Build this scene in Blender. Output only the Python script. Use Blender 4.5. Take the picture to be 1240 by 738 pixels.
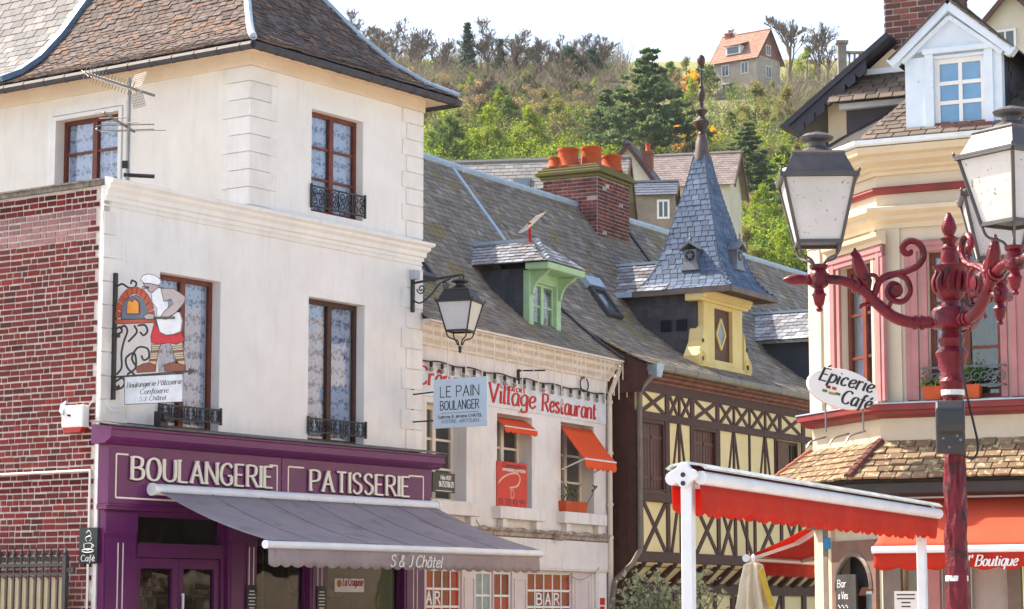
import bpy, bmesh, math, random
from math import sin, cos, tan, pi, radians, sqrt, atan2
from mathutils import Vector, Matrix, noise
R = random.Random(7)
V = Vector
for o in list(bpy.data.objects): bpy.data.objects.remove(o)
scene = bpy.context.scene
COL = scene.collection

# ------------------------------------------------------------------ camera
FPX = 2900.0; CX, CY = 620.0, 369.0
PITCH = math.atan(373.0 / FPX); CP, SP = cos(PITCH), sin(PITCH)
CAM = V((0, 0, 1.65))
cd = bpy.data.cameras.new('camera'); cam = bpy.data.objects.new('camera', cd); COL.objects.link(cam)
cam.location = CAM; cam.rotation_euler = (pi / 2 + PITCH, 0, 0)
cd.sensor_width = 36; cd.lens = FPX / 1240 * 36; cd.clip_start = .1; cd.clip_end = 5000
scene.camera = cam

# ------------------------------------------------------------------ sky, sun, exposure
SUN_AZ, SUN_EL = radians(-62), radians(47)
world = bpy.data.worlds.new('World'); scene.world = world; world.use_nodes = True
wn = world.node_tree; bg = wn.nodes['Background']
sky = wn.nodes.new('ShaderNodeTexSky'); sky.sky_type = 'NISHITA'; sky.sun_disc = False
sky.sun_elevation = SUN_EL; sky.sun_rotation = SUN_AZ % (2 * pi)
sky.air_density = 1.0; sky.dust_density = 2.5; sky.ozone_density = 1.0
wn.links.new(sky.outputs[0], bg.inputs[0]); bg.inputs[1].default_value = .15
SD = V((sin(SUN_AZ) * cos(SUN_EL), cos(SUN_AZ) * cos(SUN_EL), sin(SUN_EL)))
sl = bpy.data.lights.new('sun', 'SUN'); sl.energy = 4.0; sl.angle = radians(.6); sl.color = (1, .93, .82)
so = bpy.data.objects.new('sun', sl); COL.objects.link(so); so.location = (-30, 20, 60)
so.rotation_euler = (-SD).to_track_quat('-Z', 'Y').to_euler()
scene.view_settings.view_transform = 'Standard'; scene.view_settings.look = 'None'
scene.view_settings.exposure = 1.34; scene.view_settings.gamma = 1
scene.view_settings.use_white_balance = True; scene.view_settings.white_balance_temperature = 6950; scene.view_settings.white_balance_tint = 12
scene.render.engine = 'CYCLES'

# ------------------------------------------------------------------ pixels and frames
def ray(x, y):
    u = (x - CX) / FPX; v = (CY - y) / FPX
    return V((u, CP - v * SP, SP + v * CP))
def at(x, y, Y):
    r = ray(x, y); return CAM + r * (Y / r.y)
def proj(P):
    q = P - CAM; d = q.y * CP + q.z * SP
    if d < .1: return (-9999, -9999, d)
    return (CX + FPX * q.x / d, CY - FPX * (q.z * CP - q.y * SP) / d, d)
class Fr:
    """a frame: ex along, ey up, en outward"""
    def __init__(s, O, ex, ey=(0, 0, 1), en=None):
        s.O = V(O); s.ex = V(ex).normalized(); s.ey = V(ey).normalized()
        s.en = V(en).normalized() if en is not None else s.ex.cross(s.ey)
    def p(s, a, z, o=0): return s.O + s.ex * a + s.ey * z + s.en * o
    def px(s, x, y, o=0):
        r = ray(x, y); O = s.O + s.en * o
        P = CAM + r * ((O - CAM).dot(s.en) / r.dot(s.en)); q = P - s.O
        return (q.dot(s.ex), q.dot(s.ey))
    def s(s, x, y, o=0): return s.px(x, y, o)[0]
    def z(s, x, y, o=0): return s.px(x, y, o)[1]
    def rect(s, xl, yt, yb, xr, o=0):
        ym = (yt + yb) / 2
        return (s.s(xl, ym, o), s.s(xr, ym, o), s.z(xl, yb, o), s.z(xl, yt, o))
    def off(s, a=0, z=0, o=0): return Fr(s.p(a, z, o), s.ex, s.ey, s.en)
def wallfr(P, deg, front=1):
    """vertical wall through P; deg = heading of 'along' measured from +Y towards +X; outward = right of heading * front"""
    a = radians(deg); ex = V((sin(a), cos(a), 0)); en = V((cos(a), -sin(a), 0)) * front
    return Fr((P.x, P.y, 0), ex, (0, 0, 1), en)

# ------------------------------------------------------------------ materials
MATS = {}
def lin(c):
    return c
def mat(name, c1, c2=None, scale=4, rough=.75, bump=0, bscale=60, vary=0, metal=0, spec=.35, streak=None, cols=None, huev=0, streak_amt=.5, detail=6, alpha=None, coat=0, lo=.35, hi=.65, spots=None):
    if name in MATS: return MATS[name]
    m = bpy.data.materials.new(name); MATS[name] = m; m.use_nodes = True
    nt = m.node_tree; N = nt.nodes; L = nt.links; b = N['Principled BSDF']
    b.inputs['Roughness'].default_value = rough; b.inputs['Metallic'].default_value = metal
    b.inputs['Specular IOR Level'].default_value = spec
    if coat: b.inputs['Coat Weight'].default_value = coat
    geo = N.new('ShaderNodeNewGeometry')
    c2 = c2 or tuple(x * .8 for x in c1)
    nz = N.new('ShaderNodeTexNoise'); nz.inputs['Scale'].default_value = scale; nz.inputs['Detail'].default_value = detail
    nz.inputs['Roughness'].default_value = .62
    L.new(geo.outputs['Position'], nz.inputs['Vector'])
    mr = N.new('ShaderNodeMapRange'); mr.inputs[1].default_value = lo; mr.inputs[2].default_value = hi
    L.new(nz.outputs['Fac'], mr.inputs[0])
    mix = N.new('ShaderNodeMix'); mix.data_type = 'RGBA'
    mix.inputs[6].default_value = (*c1, 1); mix.inputs[7].default_value = (*c2, 1)
    L.new(mr.outputs[0], mix.inputs[0]); out = mix.outputs[2]
    if vary or cols or huev:
        oi = N.new('ShaderNodeObjectInfo')
        ad = N.new('ShaderNodeMath'); ad.operation = 'ADD'
        L.new(geo.outputs['Random Per Island'], ad.inputs[0]); L.new(oi.outputs['Random'], ad.inputs[1])
        fr = N.new('ShaderNodeMath'); fr.operation = 'FRACT'; L.new(ad.outputs[0], fr.inputs[0]); rnd = fr.outputs[0]
        if cols:
            cr = N.new('ShaderNodeValToRGB'); cr.color_ramp.interpolation = 'LINEAR'
            el = cr.color_ramp.elements
            while len(el) < len(cols): el.new(.5)
            for i, c in enumerate(cols):
                el[i].position = i / (len(cols) - 1); el[i].color = (*c, 1)
            L.new(rnd, cr.inputs[0])
            mm = N.new('ShaderNodeMix'); mm.data_type = 'RGBA'; mm.inputs[0].default_value = .72
            L.new(out, mm.inputs[6]); L.new(cr.outputs[0], mm.inputs[7]); out = mm.outputs[2]
        if vary:
            w = N.new('ShaderNodeTexWhiteNoise'); w.noise_dimensions = '1D'; L.new(rnd, w.inputs['W'])
            hv = N.new('ShaderNodeHueSaturation')
            m2 = N.new('ShaderNodeMapRange'); m2.inputs[3].default_value = 1 - vary; m2.inputs[4].default_value = 1 + vary
            L.new(w.outputs['Value'], m2.inputs[0]); L.new(m2.outputs[0], hv.inputs['Value']); L.new(out, hv.inputs['Color'])
            out = hv.outputs[0]
    if streak:
        mp = N.new('ShaderNodeMapping'); mp.inputs['Scale'].default_value = (1, 1, .16)
        L.new(geo.outputs['Position'], mp.inputs[0])
        n2 = N.new('ShaderNodeTexNoise'); n2.inputs['Scale'].default_value = 7; n2.inputs['Detail'].default_value = 9
        n2.inputs['Roughness'].default_value = .7
        L.new(mp.outputs[0], n2.inputs['Vector'])
        m3 = N.new('ShaderNodeMapRange'); m3.inputs[1].default_value = .5; m3.inputs[2].default_value = .75; m3.inputs[4].default_value = streak_amt
        L.new(n2.outputs['Fac'], m3.inputs[0])
        mx = N.new('ShaderNodeMix'); mx.data_type = 'RGBA'; mx.inputs[7].default_value = (*streak, 1)
        L.new(m3.outputs[0], mx.inputs[0]); L.new(out, mx.inputs[6]); out = mx.outputs[2]
    if spots:
        n3 = N.new('ShaderNodeTexNoise'); n3.inputs['Scale'].default_value = spots[1]; n3.inputs['Detail'].default_value = 5
        L.new(geo.outputs['Position'], n3.inputs['Vector'])
        m4 = N.new('ShaderNodeMapRange'); m4.inputs[1].default_value = spots[2]; m4.inputs[2].default_value = spots[2] + .06
        L.new(n3.outputs['Fac'], m4.inputs[0])
        mx = N.new('ShaderNodeMix'); mx.data_type = 'RGBA'; mx.inputs[7].default_value = (*spots[0], 1)
        L.new(m4.outputs[0], mx.inputs[0]); L.new(out, mx.inputs[6]); out = mx.outputs[2]
    L.new(out, b.inputs['Base Color'])
    if bump:
        nb = N.new('ShaderNodeTexNoise'); nb.inputs['Scale'].default_value = bscale; nb.inputs['Detail'].default_value = 6
        L.new(geo.outputs['Position'], nb.inputs['Vector'])
        bu = N.new('ShaderNodeBump'); bu.inputs['Strength'].default_value = bump; bu.inputs['Distance'].default_value = .02
        L.new(nb.outputs['Fac'], bu.inputs['Height']); L.new(bu.outputs[0], b.inputs['Normal'])
    return m
def glassmat(name, tint=(.5, .55, .6), gloss=.12, transp=1.0):
    if name in MATS: return MATS[name]
    m = bpy.data.materials.new(name); MATS[name] = m; m.use_nodes = True
    nt = m.node_tree; N = nt.nodes; L = nt.links
    for n in list(N): N.remove(n)
    out = N.new('ShaderNodeOutputMaterial'); tr = N.new('ShaderNodeBsdfTransparent'); gl = N.new('ShaderNodeBsdfGlossy')
    tr.inputs[0].default_value = (*tint, 1); gl.inputs['Roughness'].default_value = .03
    fz = N.new('ShaderNodeLayerWeight'); pw = N.new('ShaderNodeMath'); pw.operation = 'POWER'; pw.inputs[1].default_value = 4.5
    L.new(fz.outputs['Facing'], pw.inputs[0])
    ad = N.new('ShaderNodeMath'); ad.operation = 'ADD'; ad.inputs[1].default_value = gloss; ad.use_clamp = True
    L.new(pw.outputs[0], ad.inputs[0])
    # slightly wavy old glass
    geo = N.new('ShaderNodeNewGeometry'); nz = N.new('ShaderNodeTexNoise'); nz.inputs['Scale'].default_value = 2.5
    L.new(geo.outputs['Position'], nz.inputs['Vector'])
    bu = N.new('ShaderNodeBump'); bu.inputs['Strength'].default_value = .12; bu.inputs['Distance'].default_value = .05
    L.new(nz.outputs['Fac'], bu.inputs['Height']); L.new(bu.outputs[0], gl.inputs['Normal'])
    mx = N.new('ShaderNodeMixShader'); L.new(ad.outputs[0], mx.inputs[0]); L.new(tr.outputs[0], mx.inputs[1]); L.new(gl.outputs[0], mx.inputs[2])
    L.new(mx.outputs[0], out.inputs[0])
    return m
def leafy(m, amt=.45):
    """let light through thin leaves and canvas"""
    nt = m.node_tree; N = nt.nodes; L = nt.links; b = N['Principled BSDF']; out = N['Material Output']
    tr = N.new('ShaderNodeBsdfTranslucent'); mx = N.new('ShaderNodeMixShader'); mx.inputs[0].default_value = amt
    src = b.inputs['Base Color'].links[0].from_socket
    hs = N.new('ShaderNodeHueSaturation'); hs.inputs['Value'].default_value = 1.5; hs.inputs['Saturation'].default_value = 1.1; L.new(src, hs.inputs['Color']); L.new(hs.outputs[0], tr.inputs[0])
    L.new(b.outputs[0], mx.inputs[1]); L.new(tr.outputs[0], mx.inputs[2]); L.new(mx.outputs[0], out.inputs[0]); return m
def lacemat(name, c1, c2, sc=9):
    """woven lace: rows of motifs in thread white against the open mesh"""
    if name in MATS: return MATS[name]
    m = bpy.data.materials.new(name); MATS[name] = m; m.use_nodes = True
    nt = m.node_tree; N = nt.nodes; L = nt.links; b = N['Principled BSDF']; b.inputs['Roughness'].default_value = .9
    geo = N.new('ShaderNodeNewGeometry')
    w = N.new('ShaderNodeTexWave'); w.bands_direction = 'Z'; w.inputs['Scale'].default_value = 1.35; w.inputs['Distortion'].default_value = 1.2
    w.inputs['Detail'].default_value = 3; L.new(geo.outputs['Position'], w.inputs['Vector'])
    v = N.new('ShaderNodeTexVoronoi'); v.inputs['Scale'].default_value = sc; L.new(geo.outputs['Position'], v.inputs['Vector'])
    n = N.new('ShaderNodeTexNoise'); n.inputs['Scale'].default_value = sc * 2.2; n.inputs['Detail'].default_value = 4
    L.new(geo.outputs['Position'], n.inputs['Vector'])
    a = N.new('ShaderNodeMath'); a.operation = 'MULTIPLY_ADD'; L.new(v.outputs['Distance'], a.inputs[0]); a.inputs[1].default_value = 1.1
    L.new(n.outputs['Fac'], a.inputs[2])
    a2 = N.new('ShaderNodeMath'); a2.operation = 'MULTIPLY_ADD'; L.new(w.outputs['Fac'], a2.inputs[0]); a2.inputs[1].default_value = .45
    L.new(a.outputs[0], a2.inputs[2])
    mr = N.new('ShaderNodeMapRange'); mr.inputs[1].default_value = .88; mr.inputs[2].default_value = 1.32; L.new(a2.outputs[0], mr.inputs[0])
    mix = N.new('ShaderNodeMix'); mix.data_type = 'RGBA'; mix.inputs[6].default_value = (*c2, 1); mix.inputs[7].default_value = (*c1, 1)
    L.new(mr.outputs[0], mix.inputs[0]); L.new(mix.outputs[2], b.inputs['Base Color'])
    return m

# ------------------------------------------------------------------ mesh building
def rootof(o):
    while o.parent: o = o.parent
    return o
def tag(o, label=None, cat=None, group=None, kind=None):
    if label: o['label'] = label
    if cat: o['category'] = cat
    if group: o['group'] = group
    if kind: o['kind'] = kind
    return o
def thing(name, loc, label, cat, group=None):
    o = bpy.data.objects.new(name, None); o.empty_display_size = .2; o.location = loc; COL.objects.link(o)
    return tag(o, label, cat, group)
class MB:
    def __init__(s): s.v = []; s.f = []
    def add(s, vs, fs):
        n = len(s.v); s.v += [tuple(v) for v in vs]; s.f += [tuple(i + n for i in f) for f in fs]; return s
    def quad(s, a, b, c, d): return s.add([a, b, c, d], [(0, 1, 2, 3)])
    def tri(s, a, b, c): return s.add([a, b, c], [(0, 1, 2)])
    def box(s, fr, a0, a1, z0, z1, o0, o1):
        P = [fr.p(a, z, o) for o in (o0, o1) for z in (z0, z1) for a in (a0, a1)]
        return s.add(P, [(0, 1, 3, 2), (4, 6, 7, 5), (0, 4, 5, 1), (2, 3, 7, 6), (0, 2, 6, 4), (1, 5, 7, 3)])
    def hexa(s, P):  # 4 bottom, 4 top points
        return s.add(P, [(0, 3, 2, 1), (4, 5, 6, 7), (0, 1, 5, 4), (1, 2, 6, 5), (2, 3, 7, 6), (3, 0, 4, 7)])
    def poly(s, fr, pts, o0, o1):
        n = len(pts)
        P = [fr.p(a, z, o0) for a, z in pts] + [fr.p(a, z, o1) for a, z in pts]
        return s.add(P, [tuple(range(n))[::-1], tuple(range(n, 2 * n))] + [(i, (i + 1) % n, n + (i + 1) % n, n + i) for i in range(n)])
    def bar(s, A, B, w, h, up=None):
        """square bar from A to B, w sideways, h along up"""
        A, B = V(A), V(B); d = (B - A).normalized(); up = V(up) if up is not None else (V((0, 0, 1)) if abs(d.z) < .9 else V((0, 1, 0)))
        sx = d.cross(up).normalized(); uy = sx.cross(d)
        P = [X + sx * i * w / 2 + uy * j * h / 2 for X in (A, B) for i, j in ((-1, -1), (1, -1), (1, 1), (-1, 1))]
        return s.hexa(P)
    def fbar(s, fr, a0, z0, a1, z1, w, o0, o1):
        """a timber in a wall frame from (a0,z0) to (a1,z1) of width w"""
        dx, dz = a1 - a0, z1 - z0; l = sqrt(dx * dx + dz * dz) or 1; nx, nz = -dz / l * w / 2, dx / l * w / 2
        return s.poly(fr, [(a0 + nx, z0 + nz), (a0 - nx, z0 - nz), (a1 - nx, z1 - nz), (a1 + nx, z1 + nz)], o0, o1)
    def tube(s, pts, r, n=6, caps=True, closed=False):
        pts = [V(p) for p in pts]; m = len(pts); rr = r if isinstance(r, (list, tuple)) else [r] * m
        rings = []; up = None
        for i, p in enumerate(pts):
            t = (pts[min(i + 1, m - 1)] - pts[max(i - 1, 0)])
            if t.length < 1e-9: t = V((0, 0, 1))
            t.normalize()
            if up is None: up = V((0, 0, 1)) if abs(t.z) < .9 else V((1, 0, 0))
            x = t.cross(up)
            if x.length < 1e-4: x = t.cross(V((0, 1, 0)))
            x.normalize(); y = x.cross(t); up = y
            rings.append([p + (x * cos(2 * pi * k / n) + y * sin(2 * pi * k / n)) * rr[i] for k in range(n)])
        vs = [q for ring in rings for q in ring]
        fs = [(i * n + k, i * n + (k + 1) % n, (i + 1) * n + (k + 1) % n, (i + 1) * n + k) for i in range(m - 1) for k in range(n)]
        if caps: fs += [tuple(range(n))[::-1], tuple(range((m - 1) * n, m * n))]
        return s.add(vs, fs)
    def lathe(s, base, prof, n=16, ax=(0, 0, 1)):
        """prof = [(r, h)...] along ax from base"""
        az = V(ax).normalized(); x = az.cross(V((0, 1, 0)) if abs(az.y) < .9 else V((1, 0, 0))).normalized(); y = az.cross(x)
        vs = [V(base) + az * h + (x * cos(2 * pi * k / n) + y * sin(2 * pi * k / n)) * max(r, .0008) for r, h in prof for k in range(n)]
        m = len(prof)
        fs = [(i * n + k, i * n + (k + 1) % n, (i + 1) * n + (k + 1) % n, (i + 1) * n + k) for i in range(m - 1) for k in range(n)]
        fs += [tuple(range(n))[::-1], tuple(range((m - 1) * n, m * n))]
        return s.add(vs, fs)
    def prof(s, fr, a0, a1, pts, m0=0, m1=0):
        """moulding: profile pts (o,z) swept along a0..a1; m0/m1 mitre factor (a grows with o)"""
        n = len(pts)
        P = [fr.p(a0 - m0 * o, z, o) for o, z in pts] + [fr.p(a1 + m1 * o, z, o) for o, z in pts]
        return s.add(P, [tuple(range(n)), tuple(range(n, 2 * n))[::-1]] + [(i, n + i, n + (i + 1) % n, (i + 1) % n) for i in range(n)])
    def wall(s, fr, a0, a1, z0, z1, holes=(), o=0, depth=.2):
        A = sorted({a0, a1, *[h[0] for h in holes], *[h[1] for h in holes]}); Z = sorted({z0, z1, *[h[2] for h in holes], *[h[3] for h in holes]})
        A = [a for a in A if a0 <= a <= a1]; Z = [z for z in Z if z0 <= z <= z1]
        for i in range(len(A) - 1):
            for j in range(len(Z) - 1):
                am, zm = (A[i] + A[i + 1]) / 2, (Z[j] + Z[j + 1]) / 2
                if any(h[0] < am < h[1] and h[2] < zm < h[3] for h in holes): continue
                s.quad(fr.p(A[i], Z[j], o), fr.p(A[i + 1], Z[j], o), fr.p(A[i + 1], Z[j + 1], o), fr.p(A[i], Z[j + 1], o))
        for h in holes:
            c = [(h[0], h[2]), (h[1], h[2]), (h[1], h[3]), (h[0], h[3])]
            for i in range(4):
                (a, z), (b, y) = c[i], c[(i + 1) % 4]
                s.quad(fr.p(a, z, o), fr.p(b, y, o), fr.p(b, y, o - depth), fr.p(a, z, o - depth))
        return s
    def build(s, name, m, parent=None, smooth=False, bevel=0, kind=None):
        L = rootof(parent).location if parent else V((0, 0, 0))
        me = bpy.data.meshes.new(name); me.from_pydata([(x - L.x, y - L.y, z - L.z) for x, y, z in s.v], [], s.f); me.update()
        bm = bmesh.new(); bm.from_mesh(me)
        if smooth: bmesh.ops.remove_doubles(bm, verts=bm.verts, dist=2e-5)
        bmesh.ops.recalc_face_normals(bm, faces=bm.faces); bm.to_mesh(me); bm.free()
        if m: me.materials.append(m)
        o = bpy.data.objects.new(name, me); COL.objects.link(o)
        if parent: o.parent = parent
        if smooth:
            me.polygons.foreach_set('use_smooth', [True] * len(me.polygons))
            try: me.set_sharp_from_angle(angle=radians(40))
            except Exception: pass
        if bevel:
            b = o.modifiers.new('bevel', 'BEVEL'); b.width = bevel; b.segments = 2; b.limit_method = 'ANGLE'; b.angle_limit = radians(40)
        if kind: o['kind'] = kind
        return o
def mbuild(fn, name, m, parent, **k):
    b = MB(); fn(b); return b.build(name, m, parent, **k)
def ownroot(o):
    """move a lone mesh's origin to its base"""
    me = o.data; n = len(me.vertices); c = [0.0] * (3 * n); me.vertices.foreach_get('co', c)
    xs, ys, zs = c[0::3], c[1::3], c[2::3]
    b = V(((min(xs) + max(xs)) / 2, (min(ys) + max(ys)) / 2, min(zs)))
    me.transform(Matrix.Translation(-b)); o.location = b; return o
UNIT = {}
def unitmesh(m):
    if m.name in UNIT: return UNIT[m.name]
    b = MB(); b.box(Fr((0, 0, 0), (1, 0, 0), (0, 1, 0), (0, 0, 1)), -.5, .5, -.5, .5, -.5, .5)
    me = bpy.data.meshes.new('piece'); me.from_pydata(b.v, [], b.f); me.update()
    bm = bmesh.new(); bm.from_mesh(me); bmesh.ops.recalc_face_normals(bm, faces=bm.faces); bm.to_mesh(me); bm.free()
    me.materials.append(m); UNIT[m.name] = me; return me
def pieces(parent, name, m, mats, limit=300):
    """unit boxes with the given world matrices: the largest in view as objects, the rest one mesh"""
    L = rootof(parent).location; T = Matrix.Translation(-L); me = unitmesh(m); sc = []
    for i, M in enumerate(mats):
        x, y, d = proj(M.translation); inn = -8 < x < 1248 and -8 < y < 746
        a = M.col[0].to_3d().length * M.col[1].to_3d().length / (d * d) if d > .1 else 0
        sc.append((0 if inn else 1, -a, i))
    sc.sort(); base = [v.co.copy() for v in me.vertices]; faces = [tuple(p.vertices) for p in me.polygons]
    rest = MB()
    for k, (inn, a, i) in enumerate(sc):
        if k < limit and inn == 0:
            o = bpy.data.objects.new(name, me); COL.objects.link(o); o.parent = parent; o.matrix_local = T @ mats[i]
        else: rest.add([mats[i] @ v for v in base], faces)
    if rest.v:
        r = rest.build(name + '_field', m, parent, kind='stuff')
def cover(parent, name, m, Lf, Rf, rows, w, thick=.014, tilt=.05, lap=1.7, v0=0.0, v1=1.0, rnd=.006, stag=.5, limit=300, wv=.0, ext=0):
    """lay rows of slates/tiles between boundary curves Lf(v), Rf(v)"""
    out = []
    for i in range(rows):
        va = v0 + (v1 - v0) * i / rows; vb = v0 + (v1 - v0) * (i + 1) / rows
        A, B = Lf(va), Rf(va); A2, B2 = Lf(vb), Rf(vb)
        e = B - A
        if e.length < .04: continue
        ln = e.length; e.normalize()
        up = (A2 + B2) / 2 - (A + B) / 2; up -= e * up.dot(e)
        h = up.length
        if h < 1e-4: continue
        up.normalize(); n = e.cross(up)
        if n.z < 0: n = -n
        x = -w * (stag if i % 2 else 0) - R.random() * w * .15
        while x < ln:
            ww = w * (1 + (R.random() - .5) * wv); a, b = max(x, 0), min(x + ww, ln); x += ww
            if b - a < w * .15: continue
            # clip by the upper edge too on slanted boundaries
            c = A + e * ((a + b) / 2) + up * (h * lap * .5) + n * (thick * .6 + h * lap * tilt * .3 + R.random() * rnd)
            yy = (up - n * (tilt + R.random() * rnd * 2)).normalized(); nn = e.cross(yy); nn = nn if nn.z > 0 else -nn
            M = Matrix.Identity(4)
            M.col[0] = (*(e * ((b - a) * .985 - .012)), 0); M.col[1] = (*(yy * h * lap), 0); M.col[2] = (*(nn * thick), 0); M.col[3] = (*c, 1)
            out.append(M)
    if out: pieces(parent, name, m, out, limit)
def surf(Lf, Rf, n, thick=.05, v0=0., v1=1.):
    b = MB(); P = [(Lf(v0 + (v1 - v0) * i / n), Rf(v0 + (v1 - v0) * i / n)) for i in range(n + 1)]
    for i in range(n):
        a, c, d, e = P[i][0], P[i][1], P[i + 1][1], P[i + 1][0]
        b.quad(a, c, d, e)
    return b
def lerp(a, b, t): return a + (b - a) * t
def pl(pts):
    """piecewise-linear curve through 3-D points by parameter 0..1 (equal lengths)"""
    pts = [V(p) for p in pts]; ls = [0]
    for i in range(1, len(pts)): ls.append(ls[-1] + (pts[i] - pts[i - 1]).length)
    T = ls[-1] or 1
    def f(v):
        d = max(0, min(1, v)) * T
        for i in range(1, len(pts)):
            if d <= ls[i] + 1e-9:
                seg = ls[i] - ls[i - 1]
                return pts[i - 1].lerp(pts[i], (d - ls[i - 1]) / seg if seg else 0)
        return pts[-1].copy()
    return f
def cr(pts, n=8):
    """Catmull-Rom through points (any dimension)"""
    P = [V(p) for p in pts]; P = [P[0] * 2 - P[1]] + P + [P[-1] * 2 - P[-2]]; out = []
    for i in range(1, len(P) - 2):
        for k in range(n):
            t = k / n; a, b, c, d = P[i - 1], P[i], P[i + 1], P[i + 2]
            out.append(.5 * ((2 * b) + (c - a) * t + (2 * a - 5 * b + 4 * c - d) * t * t + (3 * b - a - 3 * c + d) * t ** 3))
    out.append(P[-2]); return out
def spiral(c, r, turns, a0, n=24, r1=.15, flip=1):
    return [(c[0] + r * (1 - (1 - r1) * t / n) * cos(a0 + flip * 2 * pi * turns * t / n), c[1] + r * (1 - (1 - r1) * t / n) * sin(a0 + flip * 2 * pi * turns * t / n)) for t in range(n + 1)]
def ftube(b, fr, pts, r, o=0, n=5):
    return b.tube([fr.p(a, z, o) for a, z in pts], r, n)

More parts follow.
